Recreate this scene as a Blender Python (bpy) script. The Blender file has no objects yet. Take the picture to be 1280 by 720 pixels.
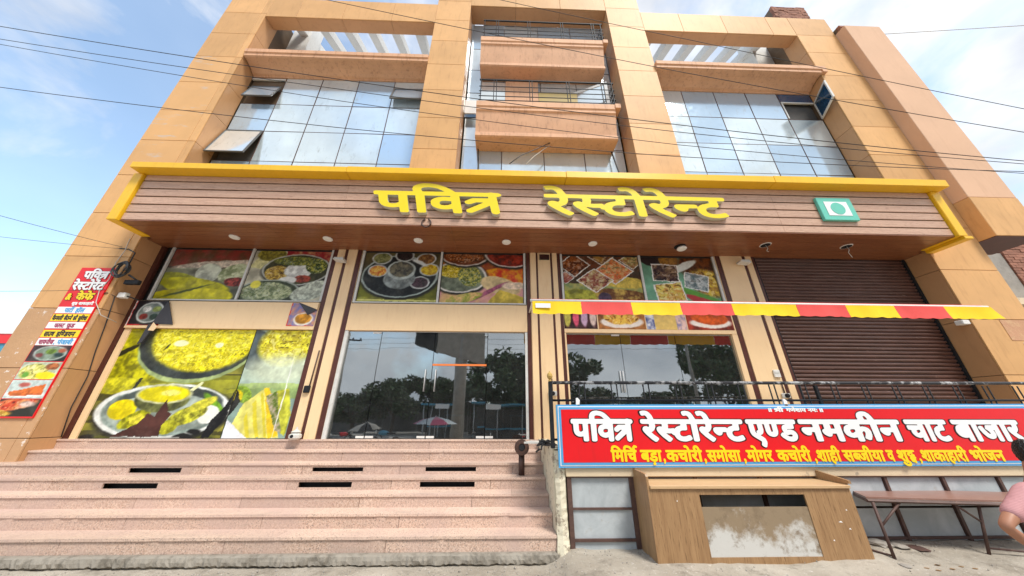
import bpy, bmesh, math, random
import numpy as np
from mathutils import Vector, Matrix, Euler
random.seed(7)
R = math.radians
scn = bpy.context.scene
COL = scn.collection
# ---------------------------------------------------------------- camera
cam_d = bpy.data.cameras.new('camera'); cam_d.sensor_width = 36.0
cam_d.lens = 379.017 / 1280.0 * 36.0
cam_d.clip_start = 0.05; cam_d.clip_end = 2000
cam = bpy.data.objects.new('camera', cam_d); COL.objects.link(cam); scn.camera = cam
_p, _y, _r = 0.400704, -0.028447, 0.003209
_f = Vector((-math.sin(_y) * math.cos(_p), math.cos(_y) * math.cos(_p), math.sin(_p)))
_r0 = Vector((math.cos(_y), math.sin(_y), 0)); _u0 = _r0.cross(_f)
_rr = _r0 * math.cos(_r) + _u0 * math.sin(_r); _uu = -_r0 * math.sin(_r) + _u0 * math.cos(_r)
_m = Matrix((_rr, _uu, -_f)).transposed().to_4x4(); _m.translation = Vector((0, -6.27, 1.575))
cam.matrix_world = _m
# ---------------------------------------------------------------- sky, sun, exposure
SUN_EL, SUN_AZ = 56.0, 145.0            # azimuth clockwise from +Y: the sun stands in front of the facade, to the right
world = bpy.data.worlds.new("World"); scn.world = world; world.use_nodes = True
wn, wl = world.node_tree.nodes, world.node_tree.links
for n in list(wn): wn.remove(n)
w_out = wn.new('ShaderNodeOutputWorld'); w_bg = wn.new('ShaderNodeBackground')
w_sky = wn.new('ShaderNodeTexSky'); w_sky.sky_type = 'NISHITA'; w_sky.sun_disc = False
w_sky.sun_elevation = R(SUN_EL); w_sky.sun_rotation = R(SUN_AZ); w_sky.air_density = 1.0; w_sky.dust_density = 1.2
w_tc = wn.new('ShaderNodeTexCoord')
w_n1 = wn.new('ShaderNodeTexNoise'); w_n1.inputs['Scale'].default_value = 3.1; w_n1.inputs['Detail'].default_value = 9; w_n1.inputs['Roughness'].default_value = .56; w_n1.inputs['Distortion'].default_value = .35
w_map = wn.new('ShaderNodeMapping'); w_map.inputs['Scale'].default_value = (1, 1, 1.6); w_map.inputs['Location'].default_value = (1.3, 4.2, .6)
w_sep = wn.new('ShaderNodeSeparateXYZ')
w_add = wn.new('ShaderNodeMath'); w_add.operation = 'MULTIPLY_ADD'; w_add.inputs[1].default_value = .11
w_cr = wn.new('ShaderNodeValToRGB'); w_cr.color_ramp.elements[0].position = .38; w_cr.color_ramp.elements[1].position = .57
w_cr.color_ramp.elements[0].color = (.12, .12, .12, 1); w_cr.color_ramp.elements[1].color = (1, 1, 1, 1)
w_n2 = wn.new('ShaderNodeTexNoise'); w_n2.inputs['Scale'].default_value = 5; w_n2.inputs['Detail'].default_value = 6
w_cc = wn.new('ShaderNodeValToRGB'); w_cc.color_ramp.elements[0].color = (3.9, 4.15, 4.6, 1); w_cc.color_ramp.elements[1].color = (5.7, 5.85, 6.1, 1)
w_cc.color_ramp.elements[0].position = .35; w_cc.color_ramp.elements[1].position = .62
w_mix = wn.new('ShaderNodeMixRGB')
w_boost = wn.new('ShaderNodeMixRGB'); w_boost.blend_type = 'MULTIPLY'; w_boost.inputs[0].default_value = 1; w_boost.inputs[2].default_value = (1.80, 1.86, 1.72, 1)
wl.new(w_tc.outputs['Generated'], w_map.inputs[0]); wl.new(w_map.outputs[0], w_n1.inputs[0]); wl.new(w_map.outputs[0], w_n2.inputs[0])
wl.new(w_tc.outputs['Generated'], w_sep.inputs[0]); w_add2 = wn.new('ShaderNodeMath'); w_add2.operation = 'MULTIPLY_ADD'; w_add2.inputs[1].default_value = -.07
wl.new(w_sep.outputs[0], w_add.inputs[0]); wl.new(w_sep.outputs[1], w_add2.inputs[0]); wl.new(w_n1.outputs[0], w_add2.inputs[2]); wl.new(w_add2.outputs[0], w_add.inputs[2])
wl.new(w_add.outputs[0], w_cr.inputs[0]); wl.new(w_n2.outputs[0], w_cc.inputs[0])
wl.new(w_cr.outputs[0], w_mix.inputs[0]); wl.new(w_sky.outputs[0], w_boost.inputs[1]); wl.new(w_boost.outputs[0], w_mix.inputs[1]); wl.new(w_cc.outputs[0], w_mix.inputs[2])
wl.new(w_mix.outputs[0], w_bg.inputs[0]); w_bg.inputs[1].default_value = .1
wl.new(w_bg.outputs[0], w_out.inputs[0])
sun_d = bpy.data.lights.new('sun', 'SUN'); sun_d.energy = 2.1; sun_d.angle = R(16); sun_d.color = (1, .95, .87)
sun = bpy.data.objects.new('sun', sun_d); COL.objects.link(sun)
_to = Vector((math.sin(R(SUN_AZ)) * math.cos(R(SUN_EL)), math.cos(R(SUN_AZ)) * math.cos(R(SUN_EL)), math.sin(R(SUN_EL))))
sun.rotation_euler = _to.to_track_quat('Z', 'Y').to_euler()
scn.view_settings.view_transform = 'Standard'; scn.view_settings.look = 'None'; scn.view_settings.gamma = 1
scn.view_settings.exposure = 0.95
scn.render.resolution_x = 1024; scn.render.resolution_y = 576
# ---------------------------------------------------------------- helpers
WP = {}          # world position of every object's origin
def _fin(o, parent, loc):
    loc = Vector(loc); COL.objects.link(o)
    if parent is not None:
        o.parent = parent; o.location = loc - WP[parent.name]
    else: o.location = loc
    WP[o.name] = loc
    return o
def tag(o, label=None, cat=None, group=None, kind=None):
    if label: o['label'] = label
    if cat: o['category'] = cat
    if group: o['group'] = group
    if kind: o['kind'] = kind
    return o
def empty(name, loc, label, cat, group=None):
    return tag(_fin(bpy.data.objects.new(name, None), None, loc), label, cat, group)
def link(name, me, mt, parent=None, loc=(0, 0, 0)):
    if mt is not None and len(me.materials) == 0: me.materials.append(mt)
    return _fin(bpy.data.objects.new(name, me), parent, loc)
def frombm(name, bm, mt, parent=None, loc=(0, 0, 0), smooth=False):
    me = bpy.data.meshes.new(name); bmesh.ops.recalc_face_normals(bm, faces=bm.faces[:]); bm.to_mesh(me); bm.free()
    if smooth:
        for p in me.polygons: p.use_smooth = True
    return link(name, me, mt, parent, loc)
_bc = {}
def B(name, mt, parent, x0, x1, y0, y1, z0, z1, bev=0.0):
    """a box as one object with its origin at its centre; equal boxes share mesh data"""
    d = (round(x1 - x0, 4), round(y1 - y0, 4), round(z1 - z0, 4), bev, mt.name)
    me = _bc.get(d)
    if me is None:
        bm = bmesh.new(); bmesh.ops.create_cube(bm, size=1)
        for v in bm.verts: v.co.x *= d[0]; v.co.y *= d[1]; v.co.z *= d[2]
        if bev: bmesh.ops.bevel(bm, geom=bm.edges[:], offset=bev, segments=1, affect='EDGES')
        me = bpy.data.meshes.new(name); bm.to_mesh(me); bm.free(); _bc[d] = me
    return link(name, me, mt, parent, ((x0 + x1) / 2, (y0 + y1) / 2, (z0 + z1) / 2))
def abox(bm, x0, x1, y0, y1, z0, z1):
    vs = [bm.verts.new(p) for p in ((x0, y0, z0), (x1, y0, z0), (x1, y1, z0), (x0, y1, z0), (x0, y0, z1), (x1, y0, z1), (x1, y1, z1), (x0, y1, z1))]
    for f in ((0, 3, 2, 1), (4, 5, 6, 7), (0, 1, 5, 4), (1, 2, 6, 5), (2, 3, 7, 6), (3, 0, 4, 7)): bm.faces.new([vs[i] for i in f])
def prism(name, mt, parent, pts, a0, a1, axis='y', n=1, smooth=False):
    """polygon pts in the plane across axis, swept from a0 to a1. axis y: pts are (x,z); axis x: pts are (y,z); axis z: (x,y)"""
    bm = bmesh.new()
    def P(p, a): return {'y': (p[0], a, p[1]), 'x': (a, p[0], p[1]), 'z': (p[0], p[1], a)}[axis]
    rings = [[bm.verts.new(P(p, a0 + (a1 - a0) * k / n)) for p in pts] for k in range(n + 1)]
    for r0, r1 in zip(rings, rings[1:]):
        for i in range(len(pts)):
            j = (i + 1) % len(pts); bm.faces.new((r0[i], r0[j], r1[j], r1[i]))
    bm.faces.new(rings[0]); bm.faces.new(rings[-1][::-1])
    return frombm(name, bm, mt, parent, smooth=smooth)
def atube(bm, pts, r, n=8, cap=True, r2=None):
    pts = [Vector(p) for p in pts]; rings = []
    for i, p in enumerate(pts):
        d = (pts[min(i + 1, len(pts) - 1)] - pts[max(i - 1, 0)]).normalized()
        up = Vector((0, 0, 1)) if abs(d.z) < .9 else Vector((1, 0, 0))
        a = d.cross(up).normalized(); b = d.cross(a)
        rad = r if r2 is None else r + (r2 - r) * i / (len(pts) - 1)
        rings.append([bm.verts.new(p + a * math.cos(2 * math.pi * k / n) * rad + b * math.sin(2 * math.pi * k / n) * rad) for k in range(n)])
    for r0, r1 in zip(rings, rings[1:]):
        for k in range(n): bm.faces.new((r0[k], r0[(k + 1) % n], r1[(k + 1) % n], r1[k]))
    if cap: bm.faces.new(rings[0][::-1]); bm.faces.new(rings[-1])
def tube(name, mt, parent, pts, r, n=8, r2=None):
    bm = bmesh.new(); atube(bm, pts, r, n, r2=r2); return frombm(name, bm, mt, parent, smooth=True)
def lathe(name, mt, parent, c, prof, n=24, axis='z'):
    bm = bmesh.new(); rings = []
    for r, h in prof:
        ring = []
        for k in range(n):
            a = 2 * math.pi * k / n; x, y = r * math.cos(a), r * math.sin(a)
            ring.append(bm.verts.new({'z': (x, y, h), 'y': (x, h, y), 'x': (h, x, y)}[axis]))
        rings.append(ring)
    for r0, r1 in zip(rings, rings[1:]):
        for k in range(n): bm.faces.new((r0[k], r0[(k + 1) % n], r1[(k + 1) % n], r1[k]))
    bm.faces.new(rings[0][::-1]); bm.faces.new(rings[-1])
    return frombm(name, bm, mt, parent, c, smooth=False)
def word(name, key, mt, parent, x0, x1, z0, y, zs, depth=.006, shear=0., side=None):
    """a word cut from WORDS: spans x0..x1, its foot at z0, letter height zs per em, front face at y"""
    xs = [v for P in WORDS[key.rstrip('+~')] for v in P[::2]]; a, b = min(xs) / 200, max(xs) / 200; sx = (x1 - x0) / (b - a)
    c = bpy.data.curves.new(name, 'CURVE'); c.dimensions = '2D'; c.fill_mode = 'BOTH'; c.extrude = .5
    for P in WORDS[key]:
        s = c.splines.new('POLY'); s.points.add(len(P) // 2 - 1); s.use_cyclic_u = True
        for i in range(len(P) // 2): s.points[i].co = (P[2 * i] / 200, P[2 * i + 1] / 200, 0, 1)
    t = bpy.data.objects.new('tmp', c); COL.objects.link(t); bpy.context.view_layer.update()
    me = bpy.data.meshes.new_from_object(t); bpy.data.objects.remove(t)
    for v in me.vertices:
        u, w, d = v.co; v.co = (x0 + (u - a) * sx + shear * w * zs, y + (.5 - d) * depth, z0 + w * zs)
    me.materials.clear(); me.materials.append(mt)
    if side is not None:
        me.materials.append(side)
        me.update()
        for p in me.polygons:
            if abs(p.normal.y) < .5: p.material_index = 1
    me.update()
    return link(name, me, None, parent)
# ---------------------------------------------------------------- materials
def srgb(r, g, b): return tuple(((c / 255) / 12.92 if c / 255 <= .04045 else ((c / 255 + .055) / 1.055) ** 2.4) for c in (r, g, b))
class MT:
    def __init__(s, name):
        s.m = bpy.data.materials.new(name); s.m.use_nodes = True; s.t = s.m.node_tree; s.b = s.t.nodes['Principled BSDF']
        g = s.t.nodes.new('ShaderNodeNewGeometry'); s.pos = g.outputs['Position']
    def n(s, ty, **k):
        nd = s.t.nodes.new(ty)
        for a, v in k.items(): setattr(nd, a, v)
        return nd
    def noise(s, scale, det=5, rough=.55, stretch=None, dist=0., src=None):
        nd = s.n('ShaderNodeTexNoise'); nd.inputs['Scale'].default_value = scale; nd.inputs['Detail'].default_value = det
        nd.inputs['Roughness'].default_value = rough; nd.inputs['Distortion'].default_value = dist
        src = src or s.pos
        if stretch:
            mp = s.n('ShaderNodeMapping'); mp.inputs['Scale'].default_value = stretch; s.t.links.new(src, mp.inputs[0]); src = mp.outputs[0]
        s.t.links.new(src, nd.inputs['Vector']); return nd.outputs['Fac']
    def ramp(s, fac, p0, p1, c0=(0, 0, 0), c1=(1, 1, 1)):
        r = s.n('ShaderNodeValToRGB'); e = r.color_ramp.elements; e[0].position = p0; e[1].position = p1; e[0].color = (*c0, 1); e[1].color = (*c1, 1)
        s.t.links.new(fac, r.inputs[0]); return r.outputs[0]
    def mix(s, fac, a, b, mode='MIX'):
        m = s.n('ShaderNodeMixRGB', blend_type=mode)
        for i, v in ((0, fac), (1, a), (2, b)):
            if isinstance(v, (int, float)): m.inputs[i].default_value = v
            elif isinstance(v, tuple): m.inputs[i].default_value = (*v, 1)
            else: s.t.links.new(v, m.inputs[i])
        return m.outputs[0]
    def out(s, col, rough=.6, bump=None, bs=.3, bd=.02, spec=.5, metal=0.):
        if isinstance(col, tuple): s.b.inputs['Base Color'].default_value = (*col, 1)
        else: s.t.links.new(col, s.b.inputs['Base Color'])
        if isinstance(rough, (int, float)): s.b.inputs['Roughness'].default_value = rough
        else: s.t.links.new(rough, s.b.inputs['Roughness'])
        s.b.inputs['Specular IOR Level'].default_value = spec; s.b.inputs['Metallic'].default_value = metal
        if bump is not None:
            bp = s.n('ShaderNodeBump'); bp.inputs['Strength'].default_value = bs; bp.inputs['Distance'].default_value = bd
            s.t.links.new(bump, bp.inputs['Height']); s.t.links.new(bp.outputs[0], s.b.inputs['Normal'])
        return s.m
    def rnd(s):
        o = s.n('ShaderNodeObjectInfo'); return o.outputs['Random']
def sc3(c, k): return tuple(min(1, v * k) for v in c)
def paint(name, c, var=.12, dirt=(.30, .24, .18), dirtamt=.25, rough=.55, scale=1.2, streak=False, bs=.15, rv=.08, spec=.4):
    m = MT(name)
    a = m.mix(m.ramp(m.noise(scale, 6), .3, .7), sc3(c, 1 - var), sc3(c, 1 + var * .6))
    a = m.mix(m.mix(1.0, m.ramp(m.noise(scale * 2.3, 8, .7, stretch=(3, 3, .5) if streak else None), .52, .78), (dirtamt,) * 3, 'MULTIPLY'), a, dirt)
    r = m.ramp(m.rnd(), 0, 1, (1 - rv,) * 3, (1 + rv * .5,) * 3)
    a = m.mix(1.0, a, r, 'MULTIPLY')
    return m.out(a, rough, m.noise(60, 3), bs, .003, spec=spec)
TAN = (.68, .39, .168)
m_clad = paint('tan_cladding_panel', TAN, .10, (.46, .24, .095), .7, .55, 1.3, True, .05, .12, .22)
m_gap = paint('joint_dark', (.13, .085, .05), .1)
m_pink = paint('salmon_render', (.68, .385, .225), .12, (.30, .13, .075), .85, .7, 1.6, True, .25, .03)
m_rev = paint('shaded_tan_reveal_panel', (.54, .30, .145), .08, (.32, .16, .08), .4, .42, 1.1, True, .05, .06)  # cladding tan made darker: the shade of reveals and soffits is in the colour
m_annex = paint('annex_render', (.67, .42, .27), .07, (.50, .29, .18), .4, .8, .8, True, .3, .02)
m_cream = paint('cream_shopfront_paint', (.87, .63, .37), .04, (.62, .32, .15), .30, .45, 2.2, True, .08, .04)
m_brown = paint('brown_trim', (.085, .025, .018), .15, (.2, .1, .07), .3, .4, 4)
m_yellow = paint('yellow_metal_trim', (.86, .50, .018), .06, (.5, .28, .02), .35, .35, 2.0, True, .05, .04)
m_alu = paint('aluminium_frame', (.66, .66, .63), .08, (.3, .28, .25), .5, .35, 5)
m_white = paint('white_plastic', (.78, .77, .74), .05, (.5, .47, .4), .3, .4, 6)
m_sashf = paint('dark_aluminium', (.12, .12, .12), .1, rough=.4)
m_black = paint('black_metal', (.018, .02, .024), .2, (.07, .055, .05), .4, .6, 9, spec=.15)
m_wire = paint('black_cable', (.03, .032, .036), .1, rough=.5)
m_wwire = paint('white_cable', (.62, .60, .55), .1, rough=.5)
m_steel = paint('steel', (.55, .56, .57), .05, rough=.25); 
m_conc = paint('plain_concrete', (.36, .33, .29), .2, (.16, .14, .12), .6, .85, 2.5, False, .6)
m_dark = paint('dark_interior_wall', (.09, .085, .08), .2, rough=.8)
m_wback = paint('white_terrace_paint', (.72, .72, .70), .06, (.45, .42, .38), .5, .7, 2.5, True)
def mk_brick():
    m = MT('rough_brickwork')
    mp = m.n('ShaderNodeMapping'); mp.inputs['Rotation'].default_value = (R(90), 0, 0); m.t.links.new(m.pos, mp.inputs[0])
    c = m.mix(m.noise(14, 4), (.24, .085, .05), (.40, .18, .12))
    return m.out(c, .9, m.noise(30, 5), .7, .01)
m_brick = mk_brick(); m_brick2 = paint('brick_face', (.33, .15, .10), .25, (.18, .10, .08), .5, .9, 7, False, .5, .25)
def mk_granite(name, k, warm=1.0):
    m = MT(name)
    a = m.ramp(m.noise(48, 4, .75), .36 if warm > .9 else .2, .64, (.48 * k, .295 * k, .215 * k), (.82 * k, .64 * k, .52 * k))
    v = m.n('ShaderNodeTexVoronoi'); v.inputs['Scale'].default_value = 95; m.t.links.new(m.pos, v.inputs['Vector'])
    a = m.mix(m.ramp(v.outputs['Color'], .74, .86), a, (.30 * k, .22 * k, .19 * k))
    a = m.mix(m.ramp(m.noise(1.3, 6, .6), .40, .72), a, (.58 * k, .42 * k, .36 * k))
    a = m.mix(1.0, a, m.ramp(m.rnd(), 0, 1, (.84,) * 3, (1.04,) * 3), 'MULTIPLY')
    a = m.mix(m.mix(1., m.ramp(m.noise(1.1, 8, .72, stretch=(1, 4, 6)), .55, .75), (.55,) * 3, 'MULTIPLY'), a, (.33 * k, .27 * k, .22 * k))
    return m.out(a, m.ramp(m.noise(9, 4), .3, .7, (.3,) * 3, (.55,) * 3), None)
m_gran = mk_granite('pink_granite_riser', .93); m_tread = mk_granite('worn_pink_granite_tread', 1.0, .5)
def mk_wood(name, c0, c1, c2, stretch, sc=1.0, rough=.35, rv=.12, bs=.05):
    m = MT(name)
    f = m.noise(2.2 * sc, 7, .62, stretch=stretch, dist=.6)
    a = m.mix(m.ramp(f, .35, .65), c0, c1)
    g = m.noise(9 * sc, 5, .6, stretch=stretch)
    a = m.mix(m.ramp(g, .55, .70), a, c2)
    a = m.mix(1.0, a, m.ramp(m.rnd(), 0, 1, (1 - rv,) * 3, (1 + rv * .3,) * 3), 'MULTIPLY')
    return m.out(a, rough, g, bs, .003)
m_plank = mk_wood('pinkish_wood_plank', (.50, .30, .21), (.62, .40, .28), (.29, .15, .095), (1, 1, 14), 1., .42)
m_soff = mk_wood('reddish_brown_soffit_laminate', (.21, .075, .032), (.29, .115, .05), (.09, .028, .013), (1, 12, 12), 1., .30)
m_desk = mk_wood('honey_oak_laminate', (.30, .17, .078), (.40, .24, .115), (.16, .085, .035), (9, 9, .6), 1.2, .45, .05)
m_desktop = mk_wood('oak_laminate_desk_top', (.55, .36, .19), (.62, .42, .23), (.46, .28, .14), (.8, 12, 12), 1.2, .4, .03)
m_red = paint('red_vinyl', (.74, .010, .016), .05, (.45, .02, .02), .35, .35, 2.2, True, .03, 0)
m_wh = paint('white_vinyl', (.86, .86, .86), .02, (.6, .6, .6), .15, .4, 3, rv=0)
m_bk = paint('black_vinyl', (.02, .01, .01), .02, rough=.4, rv=0)
m_yel = paint('yellow_vinyl', (.90, .66, .01), .03, (.6, .4, .02), .2, .4, 3, rv=0)
m_blue = paint('sky_blue_vinyl', (.09, .36, .68), .04, rough=.4, rv=0)
m_mag = paint('maroon_vinyl', (.35, .03, .10), .04, rough=.4, rv=0)
m_lyel = paint('yellow_letter_face', (.84, .66, .015), .03, (.6, .5, .03), .2, .3, 3, rv=0)
m_lside = paint('letter_side', (.58, .58, .44), .08, rough=.4, rv=0)
m_teal = paint('teal_acrylic', (.14, .56, .44), .03, rough=.3, rv=0)
m_awy = paint('yellow_awning_cloth', (.88, .60, .012), .05, (.6, .38, .02), .3, .75, 3, True, .2, .02)
m_awr = paint('red_awning_cloth', (.76, .085, .075), .06, (.5, .06, .05), .3, .75, 3, True, .2, .02)
def mk_shutter():
    m = MT('maroon_shutter_paint')
    a = m.mix(m.ramp(m.noise(2.5, 7, .65, stretch=(1, 1, 3)), .35, .75), (.085, .040, .031), (.135, .064, .050))
    a = m.mix(m.ramp(m.noise(16, 6, .7, stretch=(.4, 1, 2)), .62, .72), a, (.33, .22, .19))
    return m.out(a, .42, m.noise(40, 3), .1, .003)
m_shut = mk_shutter()
def mk_upglass(name='sky_tinted_upper_glass', tint=(.70, .80, .85), mt=.5):
    m = MT(name)
    cl = m.ramp(m.noise(1.4, 4, .5, stretch=(1, 1, .8)), .40, .60)
    a = m.mix(cl, sc3(tint, .92), sc3(tint, 1.02))
    a = m.mix(m.ramp(m.rnd(), .35, .45), (.48, .63, .78), a)  # some panes bluer: reflected blue sky put into their colour
    a = m.mix(m.ramp(m.noise(5, 8, .75, stretch=(1.5, 1, .5)), .56, .8), a, (.42, .45, .42))
    return m.out(a, m.ramp(m.noise(7, 5, .6), .3, .7, (.05,) * 3, (.16,) * 3), m.noise(1.1, 2), .05, .08, metal=mt)
m_upg = mk_upglass()
def mk_doorglass():
    m = MT('reflective_shop_glass'); t = m.t
    o = t.nodes['Material Output']; g = m.n('ShaderNodeBsdfGlossy'); g.inputs['Roughness'].default_value = .02; g.inputs['Color'].default_value = (.80, .84, .86, 1)
    tr = m.n('ShaderNodeBsdfTransparent'); tr.inputs['Color'].default_value = (.42, .47, .47, 1); mx = m.n('ShaderNodeMixShader')
    lw = m.n('ShaderNodeLayerWeight'); lw.inputs[0].default_value = .35
    rp = m.ramp(lw.outputs['Fresnel'], 0, 1, (.36,) * 3, (.95,) * 3); t.links.new(rp, mx.inputs[0])
    bp = m.n('ShaderNodeBump'); bp.inputs['Strength'].default_value = .03; bp.inputs['Distance'].default_value = .03
    t.links.new(m.noise(1.6, 2), bp.inputs['Height']); t.links.new(bp.outputs[0], g.inputs['Normal'])
    t.links.new(tr.outputs[0], mx.inputs[1]); t.links.new(g.outputs[0], mx.inputs[2]); df = m.n('ShaderNodeBsdfDiffuse'); df.inputs['Color'].default_value = (.50, .52, .52, 1); m2 = m.n('ShaderNodeMixShader'); t.links.new(m.ramp(m.noise(3, 6, .7), .3, .8, (.012,) * 3, (.05,) * 3), m2.inputs[0]); t.links.new(mx.outputs[0], m2.inputs[1]); t.links.new(df.outputs[0], m2.inputs[2]); t.links.new(m2.outputs[0], o.inputs[0]); return m.m
m_glass = mk_doorglass()
def mk_print():
    m = MT('printed_food_vinyl'); a = m.n('ShaderNodeVertexColor'); a.layer_name = 'Col'
    c = m.mix(m.ramp(m.noise(3, 6, .7), .5, .8, (0,) * 3, (.08,) * 3), a.outputs[0], (.62, .62, .55))
    return m.out(c, .42, m.noise(2.5, 3), .10, .02, spec=.22)
m_print = mk_print()
def mk_ground():
    m = MT('rough_worn_concrete')
    a = m.mix(m.ramp(m.noise(.9, 7, .6), .35, .68), (.31, .27, .215), (.50, .45, .375))
    a = m.mix(m.ramp(m.noise(3.1, 8, .72), .52, .68), a, (.22, .19, .15))
    a = m.mix(m.ramp(m.noise(24, 5, .7), .60, .74), a, (.68, .64, .58))
    return m.out(a, .9, m.noise(11, 9, .72), .9, .03)
m_ground = mk_ground()
def mk_asph():
    m = MT('dusty_road_surface'); a = m.mix(m.noise(5, 7, .7), (.30, .275, .24), (.44, .41, .37))
    return m.out(a, .95, m.noise(45, 4), .6, .01)
m_road = mk_asph()
def mk_grey():
    m = MT('grey_board_panel'); a = m.mix(m.ramp(m.noise(2.4, 7, .65, dist=.8), .35, .7), (.35, .39, .41), (.52, .56, .58))
    a = m.mix(m.ramp(m.noise(6, 8, .75), .60, .74), a, (.36, .33, .28)); return m.out(a, .6, m.noise(14, 5), .2, .01)
m_grey = mk_grey()
m_pframe = paint('rusty_brown_frame', (.10, .055, .045), .2, (.25, .14, .09), .5, .6, 7)
def mk_peel(name, base, under, lo=.50, hi=.53):
    m = MT(name); a = m.mix(m.ramp(m.noise(1.2, 6), .3, .7), sc3(base, .88), sc3(base, 1.05))
    a = m.mix(m.ramp(m.noise(5.5, 9, .72), lo, hi), a, under); return m.out(a, .75, m.noise(7, 9, .75), .6, .02)
m_pier = mk_peel('peeling_cream_plaster', (.72, .66, .50), (.38, .32, .24), .555, .58)
m_bcream = mk_peel('worn_cream_slab_edge', (.70, .56, .38), (.42, .34, .25), .60, .64)
m_cladpeel = mk_peel('scuffed_tan_cladding', (.56, .33, .17), (.78, .70, .62), .60, .615)
def mk_board():
    m = MT('mouldy_board'); sp = m.n('ShaderNodeSeparateXYZ'); m.t.links.new(m.pos, sp.inputs[0])
    ad = m.n('ShaderNodeMath', operation='MULTIPLY_ADD'); ad.inputs[1].default_value = .85; m.t.links.new(sp.outputs[2], ad.inputs[0]); m.t.links.new(m.noise(3.2, 9, .68), ad.inputs[2])
    a = m.mix(m.ramp(ad.outputs[0], .66, .82), (.56, .55, .52), (.27, .20, .125)); a = m.mix(m.ramp(m.noise(5, 9, .75), .50, .64), a, (.20, .145, .09))
    return m.out(a, .85, m.noise(9, 8), .3, .01)
m_board = mk_board()
m_tabletop = paint('brown_table_top', (.30, .165, .13), .1, (.45, .38, .33), .4, .35, 4)
m_leaf = paint('tree_leaves', (.045, .085, .022), .5, (.02, .04, .01), .5, .6, 2.5)
m_trunk = paint('tree_bark', (.09, .065, .045), .3, rough=.9)
m_skin = paint('brown_skin', (.40, .19, .115), .06, (.30, .12, .07), .3, .5, 14, False, .1, 0)
m_hair = paint('black_hair', (.008, .007, .007), .3, (.03, .025, .02), .3, .45, 60, False, 1.0, 0)
def mk_shirt():
    m = MT('mauve_pink_striped_shirt'); w = m.n('ShaderNodeTexWave'); w.inputs['Scale'].default_value = 22; w.inputs['Distortion'].default_value = 1.0
    mp = m.n('ShaderNodeMapping'); mp.inputs['Rotation'].default_value = (0, R(75), 0); m.t.links.new(m.pos, mp.inputs[0]); m.t.links.new(mp.outputs[0], w.inputs['Vector'])
    a = m.mix(w.outputs['Fac'], (.46, .22, .23), (.56, .29, .295)); return m.out(a, .85, m.noise(14, 5), .5, .02)
m_shirt = mk_shirt()
m_gshirt = paint('grey_shirt', (.50, .49, .45), .1, rough=.85); m_pants = paint('dark_trousers', (.04, .045, .06), .1, rough=.85)
m_bluep = paint('blue_stall_paint', (.06, .28, .42), .1, rough=.5)
m_rust = paint('rusty_pipe_paint', (.075, .04, .033), .25, (.2, .09, .05), .6, .5, 12, False, .4)
m_brass = paint('brass', (.55, .36, .10), .15, (.2, .12, .05), .5, .35, 14)

def mk_scuff():
    m = MT('scratched_tan_cladding'); a = m.mix(m.ramp(m.noise(1.1, 6), .3, .7), sc3(TAN, .9), sc3(TAN, 1.05))
    a = m.mix(m.ramp(m.noise(1.0, 7, .7, stretch=(1.1, 1, 4.5)), .57, .66, (0,) * 3, (.7,) * 3), a, (.50, .48, .46)); return m.out(a, .55, spec=.22)
m_cscuff = mk_scuff()
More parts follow.
